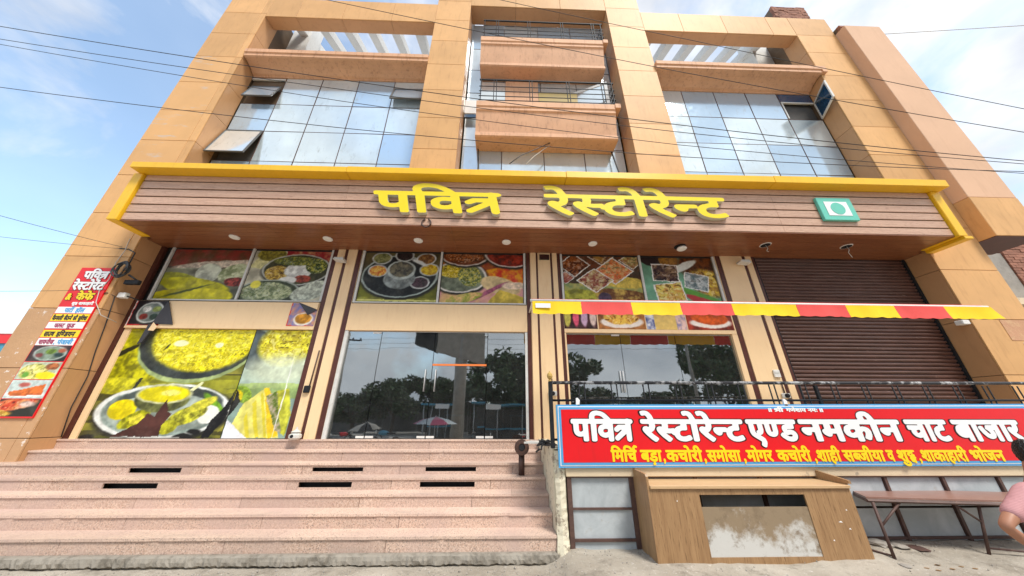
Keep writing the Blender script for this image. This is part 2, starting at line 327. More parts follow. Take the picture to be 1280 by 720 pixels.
# ---------------------------------------------------------------- word outlines (closed loops x,y,x,y in 1/200 of the type size)
WORDS = {
 'pavitra': [[78,-7,73,-5,70,0,69,23,49,21,36,23,24,29,14,38,9,49,7,58,5,100,4,102,-4,103,-7,105,-10,111,-10,124,-7,129,-4,132,4,133,116,133,118,135,117,147,119,156,123,165,129,173,140,181,147,184,164,187,175,187,202,182,222,173,238,160,264,133,365,133,378,136,389,133,404,131,409,128,411,124,413,116,410,109,404,104,398,102,396,100,395,5,391,-4,385,-8,378,-9,371,-8,363,-2,361,5,360,40,305,-1,296,-3,289,-1,284,4,281,9,281,16,285,23,335,64,322,64,305,52,298,51,293,52,285,56,282,60,281,67,283,75,289,80,309,95,318,96,358,96,361,98,360,101,358,102,278,102,275,100,274,2,271,-5,262,-8,249,-8,242,-5,238,2,238,16,236,18,224,15,213,15,198,19,184,27,179,33,174,42,171,51,171,64,174,75,178,82,185,90,195,95,210,100,207,102,162,101,161,0,156,-6,149,-8,136,-8,129,-6,126,-4,125,2,124,100,122,102,107,102,105,98,105,0,104,-4,98,-7,93,-8],[212,47,220,46,227,47,234,51,238,55,238,67,236,69,229,70,220,70,211,67,208,64,206,56,209,49],[47,53,58,52,67,57,70,60,69,101,45,102,42,100,42,67,43,58],[158,133,216,133,218,135,202,148,191,153,176,156,167,156,158,153,154,147,154,136,156,133]],
 'pavitra+': [[375,-13,365,-10,358,-2,356,5,356,29,355,30,307,-5,298,-7,291,-6,280,0,276,-7,271,-11,262,-13,251,-13,242,-11,237,-7,234,0,233,12,222,11,207,12,195,15,184,22,175,31,167,47,165,44,165,2,162,-7,156,-11,149,-13,136,-13,129,-11,123,-7,120,2,120,95,119,96,116,97,111,97,110,95,110,4,109,-4,105,-8,100,-11,84,-13,75,-11,69,-8,67,-4,65,16,64,18,47,16,29,21,16,29,10,36,5,47,2,58,1,96,-9,101,-13,105,-15,113,-13,127,-11,132,-7,135,2,137,111,137,113,138,113,149,116,160,124,174,138,185,147,189,164,192,176,192,189,190,204,186,216,181,240,165,265,137,364,137,378,141,405,135,414,129,417,122,418,116,413,105,400,96,400,5,396,-4,393,-8,385,-12,378,-14],[280,25,282,26,308,47,298,46,293,47,287,49,280,54],[215,51,220,50,231,54,234,58,233,64,227,65,218,65,214,64,212,62,211,56,212,53],[51,56,58,57,65,62,65,95,64,97,47,96,47,65,48,58],[167,69,174,84,185,97,166,96,165,73],[279,80,280,79,282,80,301,96,280,97],[159,138,162,137,206,138,200,144,189,149,175,152,167,152,161,149,158,145]],
 'restorent': [[65,-10,60,-7,45,5,20,31,5,49,-1,61,-2,69,0,74,2,79,7,83,13,86,24,87,36,82,38,83,41,89,40,101,2,102,-5,104,-10,110,-10,123,-7,129,-4,131,4,132,35,132,38,134,33,147,27,154,22,157,7,154,0,158,-6,178,-2,183,5,186,18,188,29,187,40,184,49,178,60,165,66,154,73,134,76,132,291,132,292,134,291,139,288,147,282,154,276,157,264,154,258,155,254,159,249,174,251,181,255,184,273,188,295,184,307,176,317,161,329,133,378,132,380,134,378,139,371,153,364,157,351,154,345,155,341,159,336,174,337,179,342,184,364,188,384,183,396,173,403,165,408,154,415,134,418,132,604,132,609,131,613,129,615,123,615,112,612,105,604,102,587,101,586,72,584,65,580,62,575,61,551,60,542,55,537,47,537,38,540,32,544,27,549,24,565,23,593,32,598,31,601,29,607,12,607,7,600,1,584,-5,567,-8,551,-8,536,-5,522,3,513,11,505,23,502,36,502,49,500,51,480,51,475,39,471,34,465,31,456,29,447,32,439,38,431,47,427,54,425,63,427,72,431,77,436,80,445,82,500,82,507,80,513,74,527,85,549,92,550,99,549,102,547,102,420,102,419,83,413,69,404,57,392,49,397,41,430,12,430,9,428,3,418,-7,411,-10,405,-9,402,-6,370,23,349,47,344,56,341,63,341,69,344,78,353,85,365,87,380,82,382,85,384,90,384,98,382,102,332,101,332,1,329,-4,327,-6,318,-8,302,-7,298,-4,296,1,295,101,269,102,268,70,266,65,262,62,256,61,238,61,227,58,221,50,219,39,221,32,225,27,236,23,253,24,271,31,280,31,284,27,290,12,287,5,278,-1,251,-8,235,-8,222,-6,209,-1,198,7,190,18,185,30,176,34,171,42,153,42,138,44,137,43,139,41,167,14,170,10,170,5,167,2,158,-7,151,-10,145,-9,142,-7,112,21,92,45,84,59,83,70,86,78,91,82,102,86,116,85,118,87,118,98,117,101,80,102,77,101,77,87,75,78,71,69,64,59,49,49,50,47,62,34,84,16,88,10,87,4,78,-6,73,-9],[152,74,158,73,171,73,184,75,193,72,207,84,215,87,231,92,231,101,155,102,155,89]],
 'restorent+': [[62,-13,43,1,16,29,1,47,-4,58,-6,70,-2,81,2,85,9,89,18,91,35,88,36,90,36,96,35,97,-4,99,-11,103,-13,107,-14,112,-14,123,-12,130,-9,133,2,137,31,138,30,143,24,151,20,152,7,150,0,152,-5,156,-10,170,-11,178,-8,185,2,189,24,192,38,189,49,184,59,174,65,167,76,139,78,137,285,137,286,139,284,145,278,151,275,152,264,150,253,154,249,159,245,170,244,176,248,185,256,189,273,192,293,189,302,185,309,180,320,165,333,137,373,137,374,139,371,145,365,152,351,150,344,151,340,154,336,161,332,174,333,181,338,187,353,191,364,192,385,187,396,180,406,169,420,137,604,137,613,134,616,132,619,127,620,112,616,103,609,99,593,97,591,96,591,72,587,62,584,59,575,57,553,56,546,52,542,47,543,36,547,30,553,28,571,29,593,36,600,35,604,32,612,14,612,10,611,5,609,1,604,-2,587,-8,569,-12,551,-12,535,-9,522,-3,514,3,505,14,500,25,496,45,495,47,484,46,478,34,469,27,456,25,444,29,435,35,426,45,421,58,420,72,414,61,398,47,411,34,431,18,434,12,435,9,433,1,422,-10,416,-13,411,-14,404,-13,388,-1,367,19,350,38,338,57,336,54,336,1,333,-7,327,-11,318,-12,302,-11,295,-7,291,0,269,-8,251,-12,235,-12,222,-10,207,-5,196,3,187,14,181,27,173,31,169,36,167,37,153,38,151,36,172,16,175,7,171,-1,160,-11,155,-14,145,-14,140,-11,129,-2,95,34,85,49,80,58,78,69,76,69,69,58,57,49,56,47,67,36,89,17,92,12,93,7,90,-1,78,-11,69,-15],[233,29,249,28,275,36,283,34,289,27,291,29,291,94,289,97,275,97,273,96,272,70,270,63,267,60,256,57,236,57,231,54,226,50,224,43,225,36,229,30],[158,78,171,78,184,80,193,78,205,88,227,96,224,98,162,98,159,96],[337,78,338,77,345,86,355,90,365,91,378,89,379,96,376,98,338,97,336,94],[422,78,424,76,433,84,445,87,500,87,515,82,525,89,545,96,542,98,425,97,424,96],[81,81,82,80,89,87,95,89,104,91,113,91,114,96,111,98,84,97,82,96]],
 'and': [[85,-44,74,-39,65,-31,65,-26,71,-11,69,-6,27,20,17,29,13,34,9,43,6,52,5,100,4,102,-6,105,-10,112,-10,123,-7,129,-5,130,4,132,336,132,344,131,347,129,350,121,349,109,347,106,344,103,329,101,328,80,325,74,322,72,316,71,278,70,276,69,278,65,287,67,300,67,318,62,331,52,337,41,339,30,338,25,335,16,331,9,318,-2,298,-8,280,-8,265,-5,255,-1,232,14,220,26,218,30,220,37,233,47,238,49,245,48,247,49,243,56,239,70,241,80,245,88,256,96,275,101,262,102,208,101,207,56,202,40,194,30,184,24,171,21,158,21,142,26,135,30,127,38,123,47,120,58,119,101,105,102,104,65,100,50,91,39,73,30,90,20,99,12,104,3,107,-8,106,-20,97,-40,91,-44],[284,23,295,23,300,25,303,30,300,35,287,36,271,32,265,33,256,39,255,38,267,29,275,25],[50,43,53,43,52,52,54,58,65,63,68,67,67,102,44,102,42,100,43,54,45,49],[160,52,164,51,167,52,171,58,172,100,171,102,169,102,158,102,156,101,155,100,156,63,157,56]],
 'and+': [[82,-48,65,-39,61,-33,60,-26,66,-13,65,-9,20,19,11,29,5,40,1,61,1,96,0,98,-11,103,-14,112,-13,127,-11,132,-7,134,4,137,336,137,347,134,352,130,355,121,353,107,351,103,347,100,335,98,333,96,332,76,328,70,322,67,322,65,335,55,340,45,344,30,340,16,335,6,325,-3,315,-8,300,-12,280,-12,269,-10,253,-5,229,10,216,23,214,27,213,32,216,40,229,50,238,54,235,72,239,87,247,96,245,98,213,97,212,56,206,38,198,28,191,23,182,19,169,17,156,17,142,21,132,27,124,34,119,45,116,56,114,96,111,98,109,94,109,67,106,52,99,41,94,36,85,30,85,29,100,18,105,10,110,1,112,-8,112,-15,108,-28,99,-44,93,-48],[282,29,295,28,297,29,297,30,287,31],[161,58,164,56,165,57,166,60,167,94,165,98,162,98,160,96,160,65],[47,60,49,58,53,62,62,66,64,69,64,94,62,98,49,98,46,96]],
 'namkeen': [[76,-8,73,-7,69,-4,67,2,67,51,53,52,45,35,40,31,29,30,20,32,9,40,1,51,-3,62,0,73,5,78,11,81,18,82,65,82,67,84,67,100,64,102,4,102,-4,103,-7,105,-10,113,-9,125,-7,129,-4,132,4,133,338,133,340,135,337,149,338,156,341,165,347,175,362,184,375,187,384,187,395,185,402,182,415,171,424,155,433,133,558,133,564,132,567,129,570,124,570,111,567,105,564,103,551,102,549,100,549,2,547,-4,542,-7,525,-8,520,-7,516,-4,514,2,513,51,498,51,495,40,493,36,485,31,476,29,465,32,457,38,451,45,445,56,444,65,445,71,449,76,456,81,513,82,514,100,511,102,436,101,435,2,432,-5,422,-8,405,-7,402,-5,399,0,398,101,340,102,336,100,336,89,338,86,351,88,365,85,375,80,382,73,386,65,389,55,388,35,384,22,375,4,367,1,360,2,345,10,343,15,343,18,351,35,354,45,351,56,349,58,345,57,340,53,336,47,336,2,335,-4,331,-7,325,-8,313,-8,305,-7,302,-4,300,2,300,16,298,18,278,15,262,19,249,27,243,33,239,40,236,53,235,60,240,76,244,84,255,93,264,97,274,100,271,102,227,102,225,98,225,2,224,-4,220,-7,213,-8,202,-8,193,-5,190,0,189,38,187,42,167,42,165,40,160,28,153,23,145,22,135,25,121,35,114,47,112,58,116,66,129,73,129,100,127,102,107,102,104,100,104,98,103,0,102,-4,96,-7],[276,47,282,46,287,47,296,52,300,56,300,67,298,69,291,70,282,70,275,67,272,64,272,55,273,51],[169,73,187,73,189,75,189,98,187,102,167,102,166,100,166,75],[380,133,395,133,396,135,390,149,386,155,382,156,376,156,374,149,376,135]],
 'namkeen+': [[73,-11,66,-7,63,2,62,47,56,47,51,35,44,28,31,25,25,26,16,29,6,36,-4,51,-7,62,-4,75,5,83,16,86,60,86,62,87,63,89,62,96,2,97,-7,100,-11,102,-13,107,-15,122,-11,132,-4,136,4,137,333,137,334,140,333,149,336,164,344,178,358,188,373,192,384,192,395,190,404,186,418,175,424,165,436,138,558,137,567,135,571,132,573,127,575,113,572,104,565,99,555,97,554,95,554,2,550,-7,544,-11,525,-13,518,-11,512,-7,509,2,509,44,507,47,502,46,498,36,494,31,487,27,476,25,464,28,455,34,447,42,442,51,440,49,440,4,439,-4,436,-8,433,-10,424,-13,405,-12,398,-7,395,2,395,31,393,35,385,13,379,2,375,-2,365,-4,360,-3,342,6,339,-5,333,-11,324,-13,305,-11,300,-8,298,-5,295,12,278,11,267,13,256,17,248,22,240,30,236,36,231,51,230,2,227,-7,221,-11,213,-13,202,-13,193,-11,188,-7,185,2,184,37,171,37,162,24,155,19,145,17,133,21,122,27,114,36,109,45,108,2,105,-6,100,-11,93,-12,80,-13],[341,27,344,29,348,38,349,49,347,52,341,47],[279,51,284,50,293,55,295,58,295,64,291,65,282,65,278,64,277,62,276,55],[392,60,393,59,394,60,395,62,394,96,391,97,341,96,342,92,351,93,362,91,376,85,386,75],[109,65,115,71,124,76,124,97,109,96],[231,65,240,85,250,96,245,97,230,96],[441,75,442,74,444,78,449,82,462,86,507,86,509,89,509,95,509,96,505,97,442,97,440,95],[170,78,173,77,184,78,184,97,170,96],[380,138,382,137,389,138,386,147,382,152,380,152,378,149]],
 'chaat': [[91,-7,85,-5,83,0,82,18,69,15,58,15,40,21,31,27,24,36,19,45,18,56,20,64,18,65,9,66,2,67,-1,71,-3,76,-2,89,0,93,4,95,11,96,80,95,82,96,82,101,4,102,-4,103,-7,105,-10,113,-10,124,-7,129,-5,131,4,133,285,133,293,131,296,128,298,122,298,113,296,105,291,103,271,102,268,100,268,73,266,65,262,63,256,62,244,62,229,59,222,53,220,47,220,38,222,33,226,27,231,25,244,23,256,25,275,31,282,29,285,25,290,11,289,6,285,2,275,-2,260,-6,247,-8,236,-8,218,-4,209,0,200,6,192,15,185,33,184,49,187,60,192,71,200,79,216,88,231,91,232,93,233,100,229,102,176,102,175,101,174,98,173,0,169,-6,162,-8,149,-8,142,-6,139,-4,137,2,137,100,135,102,122,102,120,101,119,98,119,0,116,-5,113,-7,105,-8],[58,47,64,46,69,46,78,51,82,55,82,67,64,65,58,63,55,60,55,53,56,49]],
 'chaat+': [[87,-11,82,-8,80,-4,78,11,76,12,67,11,53,12,36,17,29,22,22,29,17,38,14,51,14,60,0,63,-5,67,-7,75,-7,85,-3,96,-4,98,-12,104,-15,113,-13,127,-11,132,-7,135,4,137,285,137,295,135,300,131,303,122,303,111,301,105,299,102,295,99,273,96,273,73,269,62,265,60,256,57,244,57,233,55,227,51,225,45,225,38,227,33,233,29,238,27,253,29,269,35,275,36,285,33,289,27,295,11,293,4,289,-1,271,-8,247,-13,236,-13,220,-10,207,-5,192,7,184,22,180,33,178,29,178,2,175,-8,169,-11,162,-13,149,-13,140,-10,136,-7,133,2,133,95,131,97,127,97,124,96,124,95,124,4,122,-4,120,-8,113,-12,96,-13],[61,51,64,50,69,51,75,54,77,56,78,60,76,61,62,60,59,56,59,53],[179,55,180,53,183,64,188,73,197,82,209,90,225,95,227,96,220,97,179,96]],
 'bazaar': [[444,-10,435,-5,400,28,383,49,376,65,376,70,379,78,387,85,400,87,415,82,416,83,418,87,419,94,418,101,415,102,368,101,367,3,365,-4,362,-6,355,-8,344,-8,336,-6,333,-3,331,1,331,99,329,102,312,101,312,1,309,-4,307,-6,298,-8,282,-6,277,-1,276,65,273,66,268,65,272,50,273,38,269,27,264,19,253,12,236,8,231,8,220,10,211,14,202,19,195,27,183,45,169,78,171,85,176,89,191,93,198,91,201,89,209,69,220,49,227,41,235,39,237,43,235,54,226,65,219,70,217,74,218,79,224,92,227,95,235,97,275,97,276,99,275,102,162,102,161,1,158,-4,156,-6,147,-8,131,-7,127,-4,125,-1,125,99,124,102,122,102,107,102,106,1,104,-4,100,-7,93,-8,76,-7,73,-4,70,1,69,18,56,16,42,16,24,20,9,31,5,38,0,49,-1,58,1,67,4,76,9,84,16,91,27,97,42,101,49,101,2,102,-4,103,-7,106,-10,110,-10,123,-7,129,-5,130,4,132,460,132,465,131,470,129,472,123,473,112,471,107,467,104,455,101,454,85,450,70,440,58,427,49,427,47,438,36,461,16,465,10,466,7,464,3,455,-6,449,-10]],
 'bazaar+': [[440,-13,425,-3,397,25,381,43,373,57,372,3,369,-6,364,-10,355,-12,342,-12,335,-10,331,-8,328,-4,326,3,326,94,325,97,324,98,318,97,316,96,316,3,314,-6,309,-10,300,-12,289,-12,280,-10,276,-8,272,1,271,20,256,9,236,3,222,5,209,9,200,16,186,30,179,41,167,68,165,65,165,3,164,-4,158,-10,149,-12,136,-12,127,-10,123,-6,120,3,120,94,118,97,115,98,113,97,111,94,111,3,110,-2,107,-8,100,-11,84,-12,75,-11,70,-8,67,-4,64,12,42,11,25,15,9,25,2,33,-2,41,-5,54,-4,67,-1,78,4,85,16,96,15,97,-4,99,-11,103,-14,112,-13,127,-11,132,-7,134,4,137,460,137,467,135,473,132,476,127,477,114,476,107,471,101,460,97,457,76,453,67,448,59,434,47,467,16,470,10,470,5,467,-1,455,-12,449,-14],[230,45,232,45,233,47,231,52,218,65,216,63,218,59,224,51],[210,78,211,76,212,78,220,97,200,97,199,96,204,92],[372,78,373,77,382,87,389,90,400,91,413,89,414,96,411,98,373,97],[166,89,184,96,182,97,167,97,166,96]],
 'mirchi': [[15,-6,11,-3,9,2,9,100,7,103,-2,104,-7,107,-9,113,-9,122,-6,129,3,133,2,151,5,162,15,173,25,181,45,186,58,186,73,184,92,178,109,169,120,160,133,148,144,133,147,132,180,133,178,144,179,151,182,160,185,167,198,178,207,183,222,186,245,185,262,181,273,177,293,164,313,144,314,147,312,158,314,164,335,184,340,188,347,189,373,182,378,179,383,175,384,169,384,165,382,162,376,156,367,154,351,157,346,153,352,133,365,130,369,127,371,122,371,113,369,107,367,105,360,103,351,102,350,100,350,2,349,-2,345,-5,338,-7,327,-7,318,-4,315,2,315,19,300,16,291,16,278,19,269,23,258,33,254,40,251,51,252,65,235,68,230,75,231,89,233,92,236,94,242,95,305,95,315,94,315,98,315,102,221,102,220,2,218,-3,215,-6,198,-7,189,-5,186,2,185,100,184,103,167,103,165,100,165,2,164,-3,160,-6,144,-7,136,-5,131,0,131,40,129,43,107,43,105,40,103,33,98,28,95,25,87,23,78,25,73,27,62,36,55,50,54,58,58,66,69,71,71,73,71,100,69,103,45,103,44,102,43,100,42,0,40,-4,33,-7,20,-7],[291,45,296,45,304,46,314,53,315,56,315,69,307,67,295,66,287,62,286,60,286,51,288,47],[106,73,109,72,130,73,130,102,127,103,106,102],[38,133,42,132,104,133,102,137,87,148,73,155,58,157,49,157,40,153,36,147,36,138],[215,133,218,132,281,133,276,139,262,150,249,155,235,157,222,156,215,151,213,142]],
 'bada': [[173,-45,165,-41,162,-37,159,-31,159,-24,161,-18,166,-13,177,-7,153,-1,136,8,117,25,114,33,116,37,127,46,135,48,140,46,155,32,167,25,176,23,189,23,196,25,198,33,195,37,184,37,167,33,158,36,143,49,139,54,136,65,135,74,138,82,147,93,155,97,167,100,186,102,162,103,106,102,105,2,104,-3,100,-6,95,-7,82,-7,76,-6,72,-2,71,18,69,19,53,16,45,16,31,19,22,23,15,28,7,36,3,42,0,54,1,67,5,76,16,89,24,94,38,98,45,100,69,99,70,102,2,103,-4,104,-8,107,-9,111,-9,122,-7,127,-4,130,4,132,287,132,296,128,299,122,299,111,297,107,295,104,289,103,280,102,278,100,278,2,276,-3,273,-6,267,-7,255,-7,247,-4,245,0,244,102,223,102,223,80,218,73,211,72,170,71,170,67,173,64,185,66,195,66,214,60,220,56,227,49,233,34,232,25,230,16,220,4,209,-3,187,-7,186,-9,195,-17,199,-24,199,-29,196,-37,191,-41,185,-44,178,-46],[41,45,45,45,45,47,36,57,35,56,36,51]],
 'kachori': [[404,-8,389,4,358,34,347,49,339,63,339,70,341,76,349,83,358,86,364,86,376,81,378,82,380,85,382,92,381,101,378,103,331,103,328,101,328,1,324,-5,316,-7,300,-6,296,-4,294,1,293,102,276,103,274,101,273,1,269,-5,262,-7,249,-7,242,-4,239,1,238,19,225,17,211,17,202,19,191,25,181,34,177,41,175,52,176,65,175,67,160,68,156,70,154,74,154,89,156,92,160,95,165,96,227,96,238,93,239,98,238,102,100,102,99,99,100,85,118,87,127,85,138,79,146,70,152,56,152,39,150,30,142,10,135,3,125,2,113,9,108,14,108,18,117,36,118,50,116,58,109,58,104,54,99,49,99,3,97,-2,95,-5,89,-7,76,-7,71,-5,67,-2,66,1,64,19,53,17,38,17,27,20,18,24,6,36,3,41,0,54,1,67,4,76,15,89,24,94,35,98,49,100,64,99,65,101,62,103,4,103,-4,104,-7,107,-9,112,-8,125,-5,129,4,131,289,131,291,132,290,136,286,147,281,154,275,158,262,155,255,157,251,161,247,174,248,179,251,182,271,187,282,186,293,182,306,172,315,158,325,132,373,131,374,134,372,143,372,156,378,170,384,176,395,183,404,186,415,187,429,184,438,179,451,165,465,132,478,131,484,129,487,127,488,123,488,112,487,109,484,105,469,103,467,101,467,3,464,-4,456,-7,440,-6,436,-4,434,-1,434,101,431,103,416,102,415,83,411,70,398,56,387,49,404,31,424,14,426,10,426,5,415,-6,411,-9],[45,45,55,47,65,54,65,69,60,70,49,71,40,69,37,67,35,61,36,50,40,46],[218,45,227,46,238,53,239,56,238,69,231,67,220,66,212,63,209,59,209,50,213,46],[409,132,413,131,430,132,429,137,422,152,416,157,409,157,407,152,407,139]],
 'samosa': [[62,-9,51,-1,25,25,10,43,2,56,-1,69,2,78,7,82,16,85,24,86,33,84,34,96,34,101,31,103,2,103,-4,104,-7,107,-9,112,-9,123,-7,127,-2,130,265,132,266,134,264,141,256,154,249,158,236,155,231,157,227,161,223,172,223,178,225,182,236,185,249,187,258,185,269,182,282,172,290,159,299,134,302,131,505,131,513,129,517,123,517,112,515,107,511,104,498,103,496,101,496,3,495,-2,489,-6,471,-7,465,-4,462,1,462,99,460,103,444,103,442,101,442,3,440,-2,436,-5,429,-7,416,-7,409,-2,407,3,407,43,384,43,365,46,367,41,397,14,399,10,399,7,397,3,385,-8,380,-9,376,-8,369,-3,338,29,321,49,315,63,316,74,322,82,333,86,340,86,347,83,349,85,349,99,347,103,307,103,304,101,303,1,302,-2,298,-5,293,-7,282,-7,273,-5,271,-2,269,3,269,101,267,103,251,103,249,99,249,1,248,-2,244,-5,238,-7,227,-7,218,-5,215,1,215,39,213,43,191,43,189,41,186,32,183,29,176,24,171,23,158,26,144,39,139,47,137,58,140,63,144,67,154,72,154,101,153,103,129,103,127,102,126,99,126,3,125,-2,122,-5,115,-7,102,-7,96,-5,93,-2,92,3,91,43,67,43,51,46,49,45,55,38,81,14,84,9,83,5,71,-7,67,-9],[69,72,87,72,91,74,91,102,69,103,68,83,66,74],[190,72,193,71,214,72,215,99,213,103,191,103,189,101],[384,72,402,72,407,74,407,99,405,103,384,102,384,85,381,74]],
 'mogar': [[356,-8,340,5,311,34,299,49,292,63,293,74,296,79,302,83,311,86,316,86,329,81,331,81,335,90,334,99,333,103,282,102,281,1,278,-4,275,-6,258,-7,251,-5,247,1,245,102,229,103,227,101,227,41,225,38,220,32,209,29,202,30,193,34,181,47,177,58,177,65,179,70,185,76,193,79,194,101,191,103,167,103,165,99,165,1,164,-2,160,-5,155,-7,144,-7,135,-5,132,-2,131,3,131,101,129,103,113,103,111,99,111,1,109,-2,105,-5,100,-7,87,-7,80,-5,77,1,76,39,75,43,51,42,49,34,45,29,38,24,33,23,20,26,5,39,0,50,-1,58,1,63,5,67,16,72,16,101,15,103,-2,104,-7,107,-9,112,-8,125,-5,129,2,131,127,132,128,134,124,145,118,154,111,158,98,155,93,157,88,161,85,170,84,176,87,182,98,185,109,187,120,185,131,182,143,172,152,159,161,134,164,131,375,131,380,130,384,128,386,123,385,109,380,104,369,102,368,83,364,70,351,56,340,49,356,31,376,14,379,10,378,5,367,-6,364,-9],[51,72,55,71,76,72,76,99,75,103,53,103,51,101]],
 'shahi': [[239,-34,227,-25,208,-6,200,8,196,23,196,30,198,37,205,50,201,59,198,70,200,81,205,88,214,95,228,99,239,101,237,102,186,103,183,101,183,3,181,-3,179,-5,170,-7,159,-7,153,-6,150,-3,148,1,148,101,144,103,128,102,127,3,125,-3,123,-6,117,-7,99,-6,94,-3,92,7,87,3,75,-6,70,-7,62,-3,47,17,35,30,21,31,13,33,6,37,1,43,-1,53,2,61,8,66,17,70,23,70,30,69,39,64,43,66,41,68,30,71,23,74,9,86,4,99,5,108,8,117,19,128,35,133,46,133,57,131,64,127,73,120,79,129,86,132,250,132,252,133,250,144,251,159,256,170,265,179,273,183,286,186,303,185,316,179,326,170,330,163,343,132,361,130,364,127,366,123,366,112,364,106,361,104,348,102,346,101,345,-1,343,-5,335,-7,321,-7,313,-3,312,3,312,101,310,102,293,103,291,101,290,79,286,73,279,72,235,72,233,70,233,66,235,65,243,67,259,67,279,61,288,55,294,48,299,33,298,23,292,9,281,0,264,-6,259,-5,255,-2,249,13,252,19,265,26,265,32,263,35,259,38,250,39,239,37,233,33,231,28,231,19,233,13,243,1,261,-14,262,-17,261,-21,248,-34],[91,12,93,15,92,101,90,103,86,103,84,101,86,90,85,79,81,66,74,53,64,43],[41,97,50,96,50,99,46,104,39,106,37,104,37,101],[290,132,306,132,308,133,301,152,297,156,292,158,286,156,284,150,286,135]],
 'sabjiya': [[62,-9,51,-1,25,25,10,43,2,56,-1,69,2,78,7,82,16,85,24,86,33,84,35,94,34,101,31,103,2,103,-4,104,-7,107,-9,112,-9,123,-6,129,0,131,315,131,317,132,317,134,315,145,315,154,318,165,322,172,331,180,338,184,356,187,375,183,387,174,395,163,406,134,409,131,593,131,600,129,604,123,605,112,602,107,598,104,587,103,585,101,584,1,581,-4,575,-7,556,-6,553,-4,550,1,550,99,549,102,547,103,531,103,529,101,529,3,528,-2,525,-5,516,-7,505,-7,500,-5,497,-2,496,1,495,22,480,19,467,19,455,23,444,28,430,43,423,59,421,70,425,76,438,81,444,85,445,92,444,98,443,101,440,103,415,103,411,101,411,3,409,-2,407,-5,398,-7,387,-7,382,-5,378,-2,377,1,376,101,373,103,356,102,355,1,351,-5,345,-7,335,-7,325,-5,322,1,322,63,320,67,313,67,311,65,316,52,317,43,313,27,302,15,287,10,276,9,262,12,255,15,238,30,227,46,226,45,225,5,222,-1,216,-3,211,-1,208,1,205,18,178,17,165,20,155,26,144,38,138,54,139,67,143,76,146,81,155,89,165,95,176,98,191,100,205,99,216,97,219,94,222,88,236,92,244,89,254,65,264,47,273,39,280,38,283,43,281,54,276,61,265,70,263,74,263,79,268,90,273,94,278,96,320,96,322,99,320,103,129,103,127,102,126,99,126,3,125,-2,122,-5,115,-7,102,-7,96,-5,93,-2,92,3,91,43,67,43,51,46,49,45,55,38,81,14,84,9,83,5,71,-7,67,-9],[181,45,184,45,183,47,175,57,173,56,174,50],[469,49,475,48,484,49,495,58,495,102,480,103,478,101,479,87,477,76,473,69,461,58,460,56,464,51],[218,56,222,55,223,56,216,70,202,70,211,58],[69,72,87,72,91,74,91,102,69,103,68,83,66,74],[352,132,355,131,373,132,371,139,366,150,360,157,355,158,350,154,349,141]],
 'va': [[75,-6,70,-4,69,0,67,19,53,16,42,16,24,21,13,29,6,36,1,47,0,55,1,67,5,76,9,83,16,90,31,97,45,100,65,99,68,100,68,102,2,103,-4,104,-8,107,-9,113,-9,124,-5,129,4,132,111,132,118,130,122,127,124,122,124,113,122,107,115,103,104,102,103,100,102,0,100,-4,93,-7],[43,45,47,45,56,46,67,53,68,56,67,69,58,71,47,71,38,67,35,62,35,53,38,47]],
 'shuddh': [[93,-59,77,-55,66,-48,55,-40,41,-24,40,-19,44,-14,55,-6,63,-5,38,26,32,31,19,31,12,33,4,39,0,45,-1,50,0,57,2,61,8,66,21,70,30,69,39,64,42,66,41,68,30,71,19,77,8,89,4,99,4,106,10,120,15,126,23,130,37,134,44,134,58,130,68,125,73,120,75,121,78,128,81,130,86,132,243,132,252,129,255,123,255,117,253,112,250,110,244,108,224,108,223,95,219,89,212,87,183,86,177,85,174,81,174,77,177,75,190,72,197,79,201,81,208,84,221,84,232,79,238,74,239,70,240,65,235,55,237,52,244,48,246,39,243,33,234,28,233,-15,232,-21,228,-24,223,-25,212,-24,207,-21,204,-15,188,-14,181,-13,173,-9,167,-3,164,6,165,14,157,24,155,32,160,43,169,50,169,52,159,55,152,59,146,65,141,72,139,81,144,94,150,99,163,106,161,108,148,108,143,104,130,103,127,101,127,10,128,7,141,0,149,-10,153,-23,151,-35,144,-47,139,-52,130,-57,113,-61],[103,-32,112,-32,117,-30,120,-25,117,-20,106,-19,97,-22,92,-22,86,-17,81,-4,79,-3,68,-7,74,-15,84,-25,94,-30],[92,10,93,15,92,101,90,103,86,103,84,101,86,88,83,70,75,55,64,43,79,26],[41,97,48,96,50,97,46,104,41,105,38,105,37,103,38,99]],
